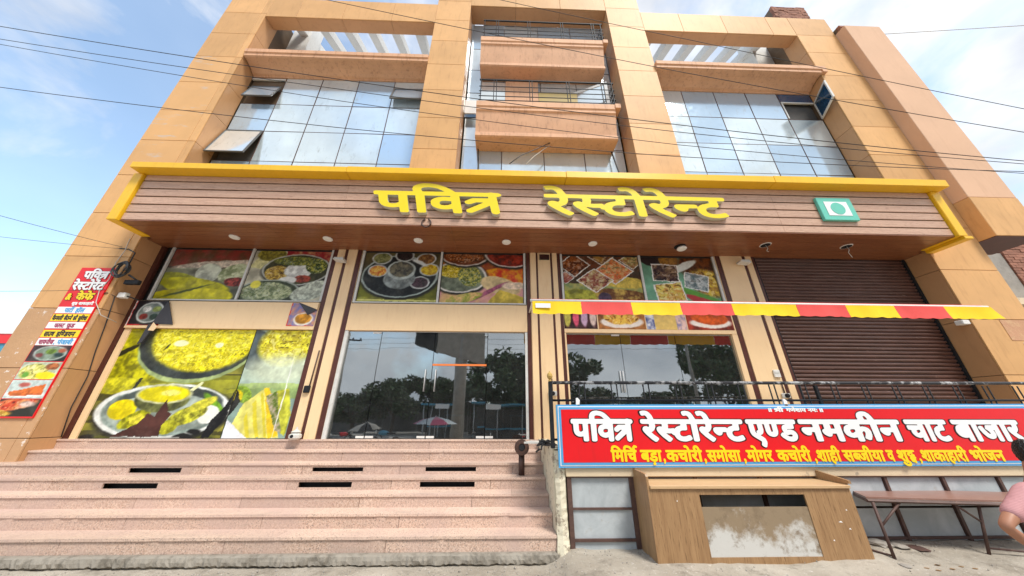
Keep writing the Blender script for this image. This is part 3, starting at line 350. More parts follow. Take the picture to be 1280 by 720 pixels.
 'shakahari': [[450,-35,437,-25,418,-7,409,10,406,23,407,35,415,50,409,63,408,70,411,83,417,90,424,95,439,100,449,101,448,102,393,102,392,1,390,-4,386,-6,370,-7,363,-6,358,1,357,102,295,102,294,101,294,86,295,85,312,87,321,85,328,82,338,73,341,68,345,57,346,46,345,37,340,19,332,5,326,2,319,2,304,10,302,13,302,19,311,37,312,50,311,55,308,59,301,57,295,52,293,48,293,3,292,-3,284,-7,272,-7,264,-6,260,-3,259,3,259,17,257,20,243,16,235,16,221,20,208,27,198,39,195,48,193,57,195,66,198,77,203,83,213,92,221,96,235,100,255,99,259,101,255,103,184,102,183,99,182,1,181,-3,177,-6,172,-7,161,-7,152,-5,150,-3,148,3,148,101,146,102,130,103,128,102,127,99,127,3,125,-3,123,-6,117,-7,99,-6,94,-3,92,7,87,3,75,-6,70,-7,62,-3,47,17,35,30,21,31,13,33,8,35,2,41,-1,50,-1,53,2,61,8,66,17,70,23,70,30,69,39,64,43,66,41,68,30,71,23,74,9,86,4,99,6,113,10,121,19,128,26,131,37,133,46,133,57,131,64,127,73,120,79,129,88,132,599,132,602,133,599,148,601,161,604,168,612,177,623,183,633,186,646,186,657,183,666,178,679,164,692,133,710,131,714,128,716,123,716,112,714,106,710,104,697,102,695,101,695,3,693,-3,690,-6,684,-7,672,-7,664,-5,662,-1,661,99,659,102,644,102,643,84,638,70,626,57,615,48,630,32,652,14,654,10,653,5,643,-6,635,-9,630,-7,623,-2,587,33,571,53,567,64,566,70,569,75,577,83,588,86,597,84,604,81,606,82,610,93,608,102,559,103,557,102,556,99,556,1,553,-5,546,-7,533,-7,526,-6,523,-3,522,3,522,101,519,103,503,102,501,101,500,79,498,75,495,73,488,72,446,72,443,70,444,66,453,67,468,67,488,62,501,52,505,46,509,33,509,26,507,19,501,8,492,0,484,-3,473,-6,466,-3,459,13,463,19,475,26,475,30,473,35,470,38,459,39,450,38,443,33,441,28,441,19,443,13,452,2,470,-13,472,-17,471,-21,459,-33,455,-35],[91,12,93,15,92,101,90,103,86,103,84,101,86,90,85,79,81,66,74,53,64,43],[234,46,246,46,257,53,259,55,259,68,257,69,250,71,237,71,232,68,229,63,228,55,230,50],[41,97,50,96,50,99,46,104,39,106,37,104,37,101],[639,132,655,132,658,133,650,152,646,156,641,158,635,155,634,150,635,137,637,132]],
 'bhojan': [[104,-6,100,-4,97,2,97,42,76,42,71,30,67,26,58,23,47,25,38,31,28,42,24,55,26,62,35,71,18,76,7,84,2,95,0,107,4,118,9,125,16,130,31,134,40,134,53,130,60,126,69,117,71,118,73,127,80,131,149,133,146,144,138,155,133,157,116,155,110,160,105,175,107,180,111,183,124,186,136,186,151,182,156,179,169,165,175,155,182,135,186,132,460,132,467,130,471,125,472,113,470,107,466,104,453,102,452,100,452,2,450,-4,446,-6,427,-7,422,-5,419,-2,417,2,416,52,400,52,396,38,389,33,380,30,371,32,364,37,354,47,348,58,348,64,350,71,355,77,358,79,366,81,416,81,417,100,416,102,415,103,338,102,337,2,335,-4,326,-7,309,-6,306,-4,304,0,303,65,300,66,293,65,298,49,298,40,297,33,292,24,285,16,276,12,266,9,255,9,244,12,235,16,221,29,209,47,196,78,197,84,200,86,215,92,223,91,227,87,235,67,247,45,255,39,262,38,265,44,264,49,262,55,256,63,246,71,244,75,245,80,249,89,253,93,260,95,302,96,304,98,302,103,187,102,186,2,184,-4,175,-7,158,-6,154,-4,152,0,152,100,151,102,149,103,133,102,132,0,129,-4,122,-7],[76,73,78,72,97,73,96,102,74,104]],
 'comma': [[9,-30,5,-27,3,-22,4,-16,10,-9,10,-5,9,-2,4,2,1,7,0,13,1,18,4,24,13,30,20,32,29,30,38,23,42,16,44,5,42,-5,38,-15,29,-23,16,-30]],
 'danda': [[35,-6,32,-3,30,2,30,124,31,127,35,130,41,132,53,132,61,129,64,122,64,2,62,-3,59,-6,52,-7],[79,-6,75,-3,73,2,74,124,75,127,79,130,84,132,97,132,105,129,108,122,108,2,106,-3,102,-6,95,-7]],
 'shri': [[101,-8,94,-4,89,2,88,36,87,39,28,0,19,-2,10,1,6,5,4,11,6,18,12,25,36,42,2,62,-2,65,-4,73,5,104,8,111,5,117,4,122,6,127,10,131,21,135,72,136,71,155,78,171,87,179,94,183,107,186,116,186,130,183,137,179,144,173,151,164,156,155,164,133,177,132,184,129,187,124,187,113,186,107,183,105,168,102,167,100,167,4,165,-4,157,-7,145,-7,137,-5,134,-1,133,100,132,102,123,103,121,100,121,5,116,-4,107,-8],[77,75,87,75,88,78,88,104,87,105,68,105,66,104,76,87,76,82,74,76],[33,78,36,77,40,84,39,87,36,91,32,82],[107,136,127,135,128,136,123,149,117,157,110,157,107,155,106,142]],
 'ganeshay': [[75,-6,71,-3,69,2,69,102,53,102,51,100,51,47,48,36,42,31,33,28,24,30,16,34,10,40,3,49,-1,58,-1,65,3,73,16,80,16,100,15,102,2,103,-4,104,-7,107,-9,113,-9,122,-8,127,-4,130,2,132,216,132,217,134,213,145,205,156,196,157,187,155,182,157,178,160,173,176,176,182,182,184,191,186,205,186,215,184,225,178,233,171,240,160,251,133,267,130,270,127,273,121,284,129,300,133,309,133,318,131,327,127,336,121,342,129,351,132,573,132,580,130,584,123,584,111,582,106,575,103,565,102,564,100,564,2,562,-3,558,-6,553,-7,540,-7,535,-6,531,-4,529,2,529,20,527,22,511,19,495,21,487,23,480,27,469,37,461,51,456,69,457,73,460,76,473,81,478,85,479,98,476,102,473,103,446,102,445,2,442,-5,433,-7,416,-6,413,-3,411,2,411,100,409,102,393,103,391,102,390,100,390,3,389,-2,385,-6,378,-7,367,-7,362,-6,358,-3,356,9,356,100,355,102,348,102,349,87,346,71,340,58,327,43,348,20,354,9,351,3,338,-6,329,-6,324,-2,311,16,298,29,278,32,270,36,265,42,262,49,262,54,264,60,272,67,280,70,287,70,295,68,302,64,305,65,306,67,295,70,280,78,271,89,267,102,265,104,253,102,252,100,252,2,251,-2,247,-6,240,-7,227,-7,220,-4,218,0,216,102,211,102,209,100,208,54,203,40,197,33,191,28,184,25,167,22,156,23,145,26,138,30,130,38,126,45,123,58,122,102,107,103,104,102,104,100,103,0,100,-5,93,-7,80,-7],[501,49,515,48,524,52,528,56,529,100,527,102,512,102,514,87,511,76,507,69,494,56],[164,51,169,51,173,56,175,100,173,102,158,102,156,100,157,58,160,53],[308,96,313,96,310,103,304,106,301,105,301,100,304,97]],
 'namah': [[75,-6,70,-4,68,2,67,52,51,52,48,40,45,36,38,32,29,30,22,32,10,40,1,53,-2,62,1,73,7,78,11,79,16,81,67,81,68,102,2,103,-4,104,-8,107,-9,113,-9,124,-5,129,4,132,233,132,240,130,244,127,245,122,245,113,244,107,236,103,225,102,225,100,225,2,222,-4,215,-7,202,-7,196,-6,192,-4,190,2,189,42,165,42,159,29,154,25,147,23,136,25,127,31,117,42,114,49,113,56,114,62,117,65,130,73,130,102,105,103,103,102,103,100,102,0,100,-4,93,-7],[256,5,253,7,245,15,243,22,244,29,247,35,255,41,264,44,271,42,276,39,283,33,285,24,284,17,281,13,275,6,265,4],[256,69,250,73,244,80,243,87,245,96,251,102,258,106,265,107,275,104,282,98,284,93,285,87,283,78,278,72,271,68,264,67],[165,73,167,72,190,73,189,102,165,102]],
 'restorent2': [[65,-10,60,-7,45,5,20,31,5,49,-1,61,-2,67,-1,72,2,78,5,82,11,85,20,87,29,86,36,82,39,85,41,90,41,99,38,102,2,102,-5,104,-9,109,-10,123,-7,129,-4,131,4,132,35,132,38,134,33,147,27,154,22,157,7,154,0,158,-6,178,-4,182,2,185,24,188,36,185,47,179,56,171,60,165,66,154,73,134,76,132,291,132,292,134,291,139,288,147,282,154,276,157,264,154,258,155,254,159,249,174,251,181,255,184,273,188,295,184,307,176,317,161,329,133,376,132,380,134,375,147,371,153,364,157,351,154,345,155,341,159,336,176,338,181,342,184,353,186,365,188,382,184,396,174,409,173,416,168,420,161,422,156,421,149,414,138,416,133,529,132,535,131,538,129,541,123,541,112,537,105,529,102,512,101,512,72,509,65,505,62,500,61,480,61,475,60,468,56,463,49,463,38,465,32,469,27,475,24,480,23,491,23,516,31,522,31,526,29,533,12,532,7,525,1,509,-5,493,-8,476,-8,462,-5,455,-2,444,5,437,12,431,23,427,38,426,49,429,58,434,69,440,76,451,84,460,88,475,92,475,99,475,102,473,102,420,102,419,83,413,69,404,57,392,49,397,41,430,12,430,9,428,3,415,-9,407,-10,404,-8,377,16,350,45,344,56,341,63,341,69,344,78,353,85,365,87,380,82,382,85,384,90,384,98,382,102,332,101,332,1,329,-4,325,-7,309,-8,300,-6,298,-4,296,1,295,101,271,102,269,102,268,99,268,72,266,65,262,62,256,61,238,61,227,58,221,50,219,39,221,32,225,27,236,23,253,24,271,31,280,31,284,27,290,12,287,5,278,-1,251,-8,235,-8,222,-6,209,-1,198,7,190,18,185,30,176,34,171,42,153,42,138,44,137,43,139,41,167,14,170,10,170,5,167,2,158,-7,151,-10,145,-9,142,-7,112,21,92,45,84,59,83,70,86,78,91,82,102,86,116,85,118,87,118,98,117,101,80,102,77,101,77,87,75,78,71,69,64,59,49,49,50,47,62,34,84,16,88,10,87,4,78,-6,73,-9],[152,74,158,73,171,73,184,75,193,72,207,84,215,87,231,92,231,101,155,102,155,89]],
 'restorent2+': [[62,-13,43,1,16,29,1,47,-4,58,-6,70,-2,81,2,85,9,89,18,91,35,88,36,90,36,96,35,97,-4,99,-11,103,-13,107,-14,112,-14,123,-12,130,-9,133,2,137,31,138,30,143,24,151,20,152,7,150,0,152,-5,156,-10,170,-11,178,-8,185,2,189,24,192,38,189,49,184,59,174,65,167,76,139,78,137,284,137,286,138,286,139,282,147,278,151,275,152,264,150,256,151,252,154,249,159,244,176,246,183,253,188,265,191,278,192,298,187,311,178,322,161,333,137,371,137,373,138,374,139,371,145,365,152,351,150,344,151,340,154,336,161,331,176,334,183,338,187,353,191,365,192,385,187,398,179,411,177,420,171,425,163,426,156,425,147,421,138,422,137,529,137,538,134,542,132,544,127,545,112,542,103,535,99,518,97,516,96,516,72,513,62,509,59,500,57,478,56,471,53,467,47,469,34,478,28,496,29,511,35,518,36,525,34,530,30,537,14,536,5,534,1,529,-2,515,-8,495,-12,476,-12,453,-6,442,1,436,6,420,-11,415,-14,405,-14,395,-6,367,19,346,43,338,57,336,54,336,1,333,-7,327,-11,318,-12,302,-11,295,-7,291,0,269,-8,251,-12,235,-12,222,-10,207,-5,196,3,187,14,181,27,173,31,169,36,167,37,153,38,151,36,172,16,175,7,171,-1,160,-11,155,-14,145,-14,140,-11,129,-2,95,34,85,49,80,58,78,69,76,69,69,58,57,49,56,47,67,36,89,17,92,12,93,7,90,-1,78,-11,69,-15],[422,25,424,24,425,25,422,38,422,49,425,61,431,72,436,79,447,87,469,95,470,96,469,97,427,98,424,96,423,83,417,67,413,60,398,47],[233,29,249,28,275,36,283,34,289,27,291,29,291,94,289,97,275,97,273,96,272,70,270,63,267,60,256,57,236,57,231,54,226,50,224,43,225,36,229,30],[158,78,171,78,184,80,193,78,205,88,227,96,224,98,162,98,159,96],[337,78,338,77,345,86,355,90,365,91,378,89,379,96,376,98,338,97,336,94],[81,81,82,80,89,87,95,89,104,91,113,91,114,96,111,98,84,97,82,96]],
 'amp': [[37,-9,22,-6,7,3,0,15,-4,29,-2,42,3,53,7,58,24,73,14,93,13,102,14,111,16,118,23,129,38,139,57,142,75,139,87,131,95,122,98,115,100,104,99,95,93,82,80,68,80,65,84,61,92,73,100,76,117,76,122,75,126,73,128,67,126,62,119,47,109,33,112,27,131,5,133,0,132,-4,127,-7,122,-8,100,-8,91,-5,82,5,66,-4,57,-7,44,-10],[39,25,46,25,53,28,58,33,47,45,40,40,36,35,36,29],[55,95,58,95,62,102,60,107,57,109,53,107,52,104]],
 'amp+': [[31,-13,18,-9,4,0,-4,13,-9,29,-6,44,-4,49,4,61,17,73,17,75,11,88,8,98,8,105,11,118,14,124,22,134,37,143,57,146,75,143,91,134,101,120,105,104,102,91,98,81,122,80,129,76,131,73,132,67,131,62,122,44,115,33,136,7,138,2,137,-4,135,-8,131,-10,122,-13,95,-12,89,-9,80,-1,67,-8,55,-12,42,-15],[40,31,42,29,47,30,51,33,51,35,46,39,41,35]],
 'kaife': [[73,-7,67,-5,65,0,64,18,42,15,25,19,15,25,9,31,1,45,-1,60,3,75,7,82,13,89,22,95,38,100,35,102,2,102,-5,104,-7,105,-10,111,-10,122,-9,127,-4,132,2,133,45,133,48,135,42,149,36,155,29,156,18,154,13,156,10,158,4,176,7,182,11,184,25,187,36,187,47,185,56,181,69,167,78,151,83,135,85,133,204,133,205,135,204,138,201,147,196,153,191,156,176,154,171,155,166,160,161,175,163,180,167,184,184,187,193,187,204,185,211,182,224,171,233,155,242,133,311,133,316,132,321,127,323,122,323,111,320,105,316,103,309,102,260,102,257,100,258,87,271,88,289,84,300,76,307,64,310,53,310,40,308,29,300,11,293,2,287,0,282,1,269,8,264,13,264,18,272,33,274,44,273,55,271,57,267,57,264,55,257,47,257,2,255,-4,251,-7,245,-8,227,-7,224,-5,221,0,220,23,204,21,191,23,185,25,176,31,169,39,165,47,162,58,160,101,104,102,100,100,100,87,104,86,115,88,127,86,138,80,146,73,151,62,153,55,153,40,150,29,142,9,138,4,135,1,125,1,111,9,109,11,107,16,115,35,117,51,115,57,109,57,100,47,100,2,98,-4,95,-7,89,-8],[40,47,45,46,51,47,64,54,65,58,64,68,56,70,45,70,39,67,35,62,35,55],[201,53,211,52,220,58,220,101,200,102,197,100,197,65,199,56]],
 'kaife+': [[69,-11,64,-8,61,-4,60,11,58,13,42,11,22,16,11,22,5,28,-3,42,-5,56,-3,73,4,85,15,96,-4,98,-11,102,-15,113,-15,122,-13,129,-7,135,2,137,42,138,39,145,35,151,29,152,18,150,13,151,7,155,3,162,0,176,2,184,7,188,25,192,36,192,47,190,57,185,71,173,79,160,87,138,89,137,196,137,199,138,199,140,195,147,191,152,176,150,171,150,165,153,161,160,157,175,160,184,165,188,182,192,195,192,213,186,227,175,232,167,245,138,311,137,320,135,325,131,327,122,327,111,325,104,320,100,311,97,264,97,262,95,264,92,271,93,278,92,295,86,304,79,312,65,314,55,315,42,311,25,305,9,299,0,295,-3,287,-4,282,-3,264,6,262,5,258,-7,253,-11,244,-13,233,-13,225,-11,220,-8,218,-4,216,16,215,17,202,16,182,22,169,32,158,52,157,38,153,22,146,7,140,-1,131,-4,125,-3,105,7,102,-5,96,-11,87,-13,76,-13],[105,27,108,29,112,38,113,49,111,52,105,45],[263,27,269,38,270,45,269,52,265,51,262,45,262,29],[43,51,45,50,51,51,56,54,60,58,59,64,55,65,47,65,42,64,40,56],[207,56,213,58,216,62,216,95,215,97,204,97,202,95,202,64,203,58],[154,67,155,66,156,69,156,95,155,97,105,96,105,92,115,93,122,92,138,86,146,80]],
 'party': [[76,-6,73,-3,71,2,71,24,69,25,49,22,38,24,25,29,14,40,10,47,8,58,6,102,-5,105,-9,111,-9,124,-5,129,4,132,222,132,224,133,222,151,225,165,235,177,240,181,247,184,256,186,269,186,284,182,293,175,305,186,315,189,340,183,350,176,352,167,350,162,345,157,336,154,320,157,315,153,320,133,335,130,337,127,339,122,339,111,336,106,329,103,320,103,318,100,318,2,315,-5,307,-7,295,-7,287,-5,284,0,283,102,280,103,255,102,255,73,253,67,249,64,244,63,229,63,218,61,211,57,207,51,205,44,207,35,209,30,215,25,225,22,240,23,262,31,270,27,276,13,276,9,274,5,264,0,242,-6,224,-7,204,-3,190,5,181,15,176,22,173,31,171,44,174,58,176,64,182,73,191,80,198,84,219,91,219,102,164,103,161,102,160,100,159,0,156,-5,149,-7,136,-7,131,-6,127,-3,126,2,125,100,124,103,107,103,105,102,105,100,104,0,102,-4,95,-7,82,-7],[49,51,58,51,70,58,71,100,69,103,41,102,41,67,42,58,45,53],[259,133,262,132,280,133,275,147,271,154,267,157,260,157,258,155,256,142]],
 'hall': [[45,-34,25,-18,12,-3,5,12,3,19,3,30,5,39,11,50,5,68,5,73,9,84,15,92,22,96,36,100,46,101,42,103,4,103,-4,104,-8,108,-9,113,-9,124,-4,130,4,132,105,132,106,133,91,145,83,155,76,172,78,177,82,179,93,183,102,183,107,179,118,160,124,158,131,157,135,159,139,163,146,181,149,183,155,185,173,179,177,175,177,172,174,159,168,148,158,138,149,133,151,132,165,131,304,132,311,130,315,126,316,112,315,107,311,104,298,103,296,101,295,3,294,-3,291,-6,284,-7,271,-7,265,-6,262,-1,260,60,256,57,247,38,244,36,238,35,222,40,218,43,216,48,219,59,218,62,215,63,209,63,205,61,203,53,204,48,209,39,238,10,238,6,236,3,227,-7,222,-9,216,-8,211,-5,182,23,175,33,170,44,169,61,172,70,176,77,186,86,196,90,213,93,224,91,240,84,260,92,261,95,260,102,167,103,155,102,153,101,153,3,151,-3,147,-6,142,-7,129,-7,122,-5,120,-3,118,3,118,101,116,102,100,103,97,101,97,79,93,73,85,72,42,72,39,70,40,66,42,65,49,67,65,67,80,63,89,59,100,48,104,39,105,32,104,21,98,9,87,0,71,-6,65,-5,62,-2,56,13,59,19,69,24,71,26,72,30,70,35,65,38,56,39,45,37,40,33,36,24,40,12,50,1,67,-14,68,-17,68,-21,56,-32,53,-35]],
 'family': [[327,-9,319,-2,296,19,285,34,280,49,280,61,282,68,286,76,295,84,300,88,315,92,327,92,351,84,371,92,372,101,369,103,269,102,268,1,264,-5,256,-7,240,-6,236,-4,234,-1,233,42,209,43,207,41,206,34,202,29,196,25,189,23,176,27,162,39,157,49,156,58,161,67,173,72,173,102,102,102,101,99,102,85,120,87,129,85,139,79,148,70,154,54,154,39,152,30,144,10,136,3,127,2,115,9,110,14,110,18,117,32,120,43,120,50,117,58,111,58,105,54,101,49,101,3,99,-2,96,-5,91,-7,78,-7,71,-5,67,1,65,24,45,22,33,25,22,32,16,38,11,47,8,54,6,69,6,101,-5,106,-8,109,-9,114,-9,123,-6,129,0,131,9,132,3,149,5,154,12,159,7,174,8,179,15,184,31,187,42,186,56,180,67,171,72,165,77,154,85,132,89,131,365,131,368,132,368,134,365,145,365,154,367,161,372,170,380,179,389,184,405,187,422,184,431,179,440,170,445,163,458,132,476,130,480,127,482,123,482,112,479,107,476,104,464,103,461,101,461,3,459,-2,456,-5,449,-7,436,-7,429,-2,427,3,427,101,425,103,409,103,407,102,406,99,406,3,405,-2,402,-5,395,-7,382,-7,376,-5,373,-2,372,3,371,61,365,54,359,39,355,36,349,35,335,39,329,43,327,49,331,59,327,63,320,63,316,61,314,56,316,45,322,36,346,14,350,9,348,3,336,-7,333,-9],[45,52,49,51,56,51,66,58,65,102,44,103,41,101,41,65,43,56],[208,72,211,71,233,72,233,102,211,103,207,101],[403,132,405,131,424,132,417,150,413,156,409,158,404,157,400,152,400,139]],
 'baithne': [[76,-6,73,-4,71,0,71,18,69,19,55,16,44,16,29,20,15,28,5,38,1,47,0,58,3,73,7,80,16,89,27,95,40,99,70,100,70,102,67,103,2,103,-4,104,-8,107,-9,113,-9,122,-8,127,-5,129,2,132,29,133,23,149,25,155,32,158,27,176,29,180,33,183,45,186,58,186,73,182,78,179,87,170,93,163,105,133,107,132,302,132,304,133,304,136,295,155,289,157,275,155,269,156,265,160,261,175,262,179,267,183,280,186,293,186,302,184,311,180,322,169,329,158,339,133,351,131,358,127,360,122,360,113,358,107,351,103,340,102,339,100,339,2,338,-2,334,-5,327,-7,316,-7,309,-5,306,-2,305,2,304,52,289,53,287,51,286,44,282,36,276,32,267,30,258,33,249,39,239,51,236,60,236,67,238,73,242,77,247,79,253,81,304,81,305,84,304,102,201,102,200,87,218,75,225,66,230,58,234,45,232,27,227,15,213,2,204,-3,191,-6,173,-7,155,-4,144,0,135,5,124,18,119,29,117,38,118,51,121,62,125,69,140,82,147,86,165,91,166,93,166,102,109,103,106,102,105,100,105,0,102,-5,95,-7,82,-7],[171,22,182,22,189,24,195,27,199,33,199,45,197,51,193,57,184,63,175,63,164,60,157,56,152,49,151,42,154,31,160,25],[41,45,44,45,45,45,45,47,36,57,35,56,35,51,38,47]],
 'ki': [[71,-6,68,-4,66,0,65,18,64,20,51,17,42,16,27,20,20,23,15,27,6,36,1,47,0,55,1,67,5,76,8,82,16,90,29,97,36,99,44,100,64,99,65,100,65,102,2,103,-4,104,-8,107,-9,111,-9,122,-8,127,-4,130,2,132,104,132,105,135,103,142,103,156,107,167,115,177,125,183,138,186,149,186,164,182,174,175,181,165,188,153,195,133,213,131,216,129,219,124,219,111,216,106,209,103,200,103,198,100,198,4,197,-2,193,-6,176,-7,169,-5,165,0,164,102,102,103,100,102,99,100,100,85,115,87,127,85,136,80,146,71,150,64,152,55,152,40,150,29,144,15,136,3,129,1,113,9,109,13,108,16,116,35,118,51,117,56,115,58,107,57,99,49,99,2,98,-2,95,-5,89,-7,76,-7],[42,45,45,45,53,46,65,55,65,65,64,69,55,71,45,71,37,67,35,62,35,55,37,49],[140,133,144,132,161,133,153,153,147,157,140,157,137,153,136,145]],
 'suvidha': [[93,-59,76,-55,65,-48,55,-40,39,-23,40,-17,55,-5,29,21,11,43,3,54,-1,65,-1,70,1,75,9,83,18,85,33,84,35,90,34,101,31,103,2,103,-5,105,-9,112,-9,123,-7,128,-4,130,4,132,140,132,141,134,140,148,141,155,146,166,153,174,162,180,171,184,185,186,196,186,222,182,236,175,258,160,270,148,284,132,309,131,314,128,316,124,329,130,342,134,349,133,360,130,373,122,378,129,385,132,485,132,491,130,495,126,496,112,495,107,491,104,478,103,476,101,476,3,473,-5,465,-7,453,-7,447,-6,443,-3,442,1,442,99,440,103,424,103,421,101,421,1,416,-5,409,-7,398,-7,391,-5,388,1,387,15,385,17,373,14,356,14,345,17,338,20,327,30,323,37,320,48,321,59,324,66,311,81,307,94,306,101,304,103,298,103,296,101,295,3,292,-5,284,-7,271,-7,265,-5,261,1,260,19,245,16,235,16,216,21,209,26,200,35,194,48,193,57,196,74,201,83,207,89,216,94,227,98,238,100,258,99,260,100,260,102,184,103,182,102,181,99,181,1,178,-5,171,-7,158,-7,153,-6,149,-3,147,3,147,101,144,103,127,102,127,8,138,1,146,-6,150,-17,152,-28,147,-43,140,-50,131,-56,113,-61],[102,-32,111,-32,116,-30,119,-25,116,-20,105,-19,95,-22,89,-21,85,-17,83,-12,80,1,69,-8,69,-10,72,-14,84,-25,93,-30],[83,5,89,5,92,8,91,43,89,44,71,43,53,45,49,45,69,24,82,13,84,8],[359,43,369,42,375,43,380,46,387,52,387,99,385,103,380,104,378,103,373,90,373,88,380,84,383,79,380,65,375,60,362,59,356,57,355,54,355,48,356,45],[240,45,251,47,260,54,260,69,251,71,240,71,233,69,230,66,227,59,229,50,233,46],[69,72,84,72,91,74,91,102,69,102,68,83,66,74],[180,132,240,132,242,134,227,147,218,152,209,155,189,157,180,155,175,148,175,135,176,133]],
 'fast': [[273,-8,264,-1,236,26,218,49,212,59,211,70,214,78,218,82,229,86,236,86,244,84,245,85,246,94,245,101,244,103,204,103,200,101,200,3,198,-2,196,-5,187,-7,176,-7,171,-5,167,1,165,102,102,102,101,99,102,85,120,87,129,85,139,79,148,70,153,56,154,39,152,30,144,10,136,3,127,2,115,9,110,14,110,18,117,32,120,43,120,50,117,58,111,58,105,54,101,49,101,3,99,-2,96,-5,91,-7,76,-7,71,-5,67,-1,65,24,45,22,35,25,24,30,12,43,7,59,6,101,4,103,-4,104,-8,109,-9,121,-8,127,-4,130,4,131,411,131,418,130,422,127,423,123,423,109,418,104,413,103,396,103,395,101,395,72,393,66,389,64,384,62,364,62,356,60,349,54,346,47,345,39,347,32,351,27,358,23,375,22,384,24,400,31,407,29,411,25,416,12,416,9,413,4,396,-3,378,-7,360,-7,347,-4,329,6,316,20,307,20,304,23,301,29,300,42,280,43,264,46,261,45,267,38,293,14,296,9,295,5,282,-8],[45,52,49,51,56,51,66,58,65,102,44,103,41,101,41,65,43,56],[280,72,298,72,311,74,320,70,336,84,358,90,360,92,360,101,356,103,282,103,280,101,280,83,278,74]],
 'food': [[62,-60,47,-54,40,-48,34,-37,32,-30,32,-21,36,-10,44,-1,51,4,65,9,66,23,64,24,47,22,31,26,21,32,14,41,10,48,7,59,6,101,-5,105,-9,112,-9,123,-5,129,4,132,273,132,278,131,282,128,285,123,284,109,278,104,264,102,263,81,260,75,251,72,213,72,210,68,213,64,229,66,247,63,258,58,267,50,270,45,273,35,272,25,269,15,260,3,247,-3,231,-7,218,-7,205,-5,193,-1,176,8,158,25,153,33,146,15,140,5,135,2,127,2,113,10,109,14,110,19,118,34,120,45,118,56,116,58,111,58,107,55,101,48,101,6,102,4,119,-6,133,-20,144,-35,144,-41,129,-51,122,-52,116,-49,104,-32,92,-23,84,-19,69,-19,65,-23,65,-30,69,-32,76,-32,89,-28,94,-30,99,-35,103,-46,103,-50,98,-55,84,-60,69,-61],[216,23,225,22,236,24,238,30,237,35,233,37,225,37,209,33,202,34,191,41,180,54,176,66,176,74,181,86,189,94,196,97,209,100,225,100,227,102,225,103,102,102,101,99,102,85,115,87,127,85,136,81,144,75,150,66,153,55,153,35,155,34,167,45,175,48,178,47,198,30,209,24],[45,52,56,51,66,57,65,102,44,103,41,101,41,65,42,57]],
 'south': [[62,-9,51,-1,25,25,10,43,2,56,-1,69,2,78,7,82,16,85,24,86,33,84,34,96,34,101,31,103,2,103,-5,106,-9,112,-9,121,-8,127,-4,130,4,131,302,131,309,130,315,125,325,131,340,134,360,129,373,119,378,129,385,131,435,131,442,129,445,125,445,112,444,107,440,104,427,103,426,101,425,3,424,-2,420,-5,415,-7,402,-7,394,-4,391,1,391,21,389,23,375,19,360,19,344,24,333,31,320,45,313,63,314,67,316,70,327,74,312,85,309,90,305,101,302,103,298,101,299,92,296,80,287,65,297,50,302,34,302,27,299,16,295,9,289,3,280,-3,265,-7,247,-6,231,1,216,14,209,23,196,47,190,61,190,65,195,69,211,74,218,72,222,69,234,41,243,29,253,23,262,23,265,25,266,29,266,36,264,43,256,52,247,51,240,54,237,59,235,70,237,76,240,78,256,81,262,85,264,89,265,94,262,101,258,103,184,103,182,102,181,99,181,1,178,-4,171,-7,158,-7,153,-5,149,-2,147,3,147,101,145,103,129,103,127,102,126,99,126,3,125,-2,122,-5,115,-7,102,-7,96,-5,93,-2,92,3,91,43,67,43,51,46,49,45,55,38,81,14,84,9,83,5,71,-7,67,-9],[362,49,369,48,378,49,384,52,391,58,391,99,389,103,381,103,381,85,375,70,365,60,355,52,356,50],[69,72,87,72,91,74,91,102,69,103,68,83,66,74],[339,101,344,100,346,101,344,105,340,106,338,105]],
 'indian': [[73,-28,33,-7,13,-3,7,0,3,5,1,11,2,18,4,22,11,28,22,30,31,28,42,21,49,21,56,22,62,25,63,27,64,33,62,36,58,37,49,37,33,33,27,34,10,47,5,54,1,67,2,78,7,87,13,93,22,97,33,100,52,102,2,103,-4,104,-8,107,-9,111,-8,125,-5,129,2,132,104,132,103,151,109,166,120,177,125,180,136,184,147,186,164,186,182,182,196,177,209,170,220,161,247,132,613,132,620,130,624,123,624,111,622,106,615,103,605,102,604,100,604,2,600,-5,593,-7,576,-7,570,-2,569,3,569,49,567,52,553,52,551,51,549,40,544,34,538,32,529,31,520,34,510,42,505,49,500,60,501,71,506,76,511,79,516,81,567,81,569,83,569,100,567,102,490,102,490,2,487,-4,478,-7,465,-7,458,-4,455,2,455,22,436,19,420,21,405,27,392,40,385,54,381,71,385,76,396,80,404,85,405,91,404,98,402,102,400,103,370,102,369,80,368,76,364,73,358,72,317,71,317,67,320,64,340,66,353,63,362,60,374,49,379,38,380,31,378,22,376,14,369,5,360,-1,353,-4,333,-7,320,-7,307,-4,289,4,275,15,262,27,261,31,262,34,267,40,276,47,282,48,287,46,302,32,315,25,322,23,331,22,340,23,344,25,345,33,342,37,331,37,315,33,305,36,290,49,287,54,283,65,283,76,285,82,295,93,309,99,334,102,251,102,249,100,248,54,243,40,236,32,229,27,216,23,207,22,196,23,185,26,178,30,170,38,166,45,163,58,162,102,145,102,144,100,143,0,140,-5,133,-7,116,-6,112,-4,110,2,110,100,110,102,107,103,89,102,88,80,84,73,76,72,38,72,36,71,35,69,36,65,38,64,58,66,75,62,85,57,95,45,98,34,98,23,93,13,82,2,83,0,90,-4,91,-9,84,-25,80,-28],[427,49,438,48,444,49,451,53,455,58,455,102,438,102,439,85,437,76,433,69,420,56,422,53],[204,51,209,51,213,56,215,100,213,102,198,102,196,100,197,58,200,53],[139,133,142,132,205,133,202,137,187,149,175,155,160,157,149,157,140,152,137,147,137,136]],
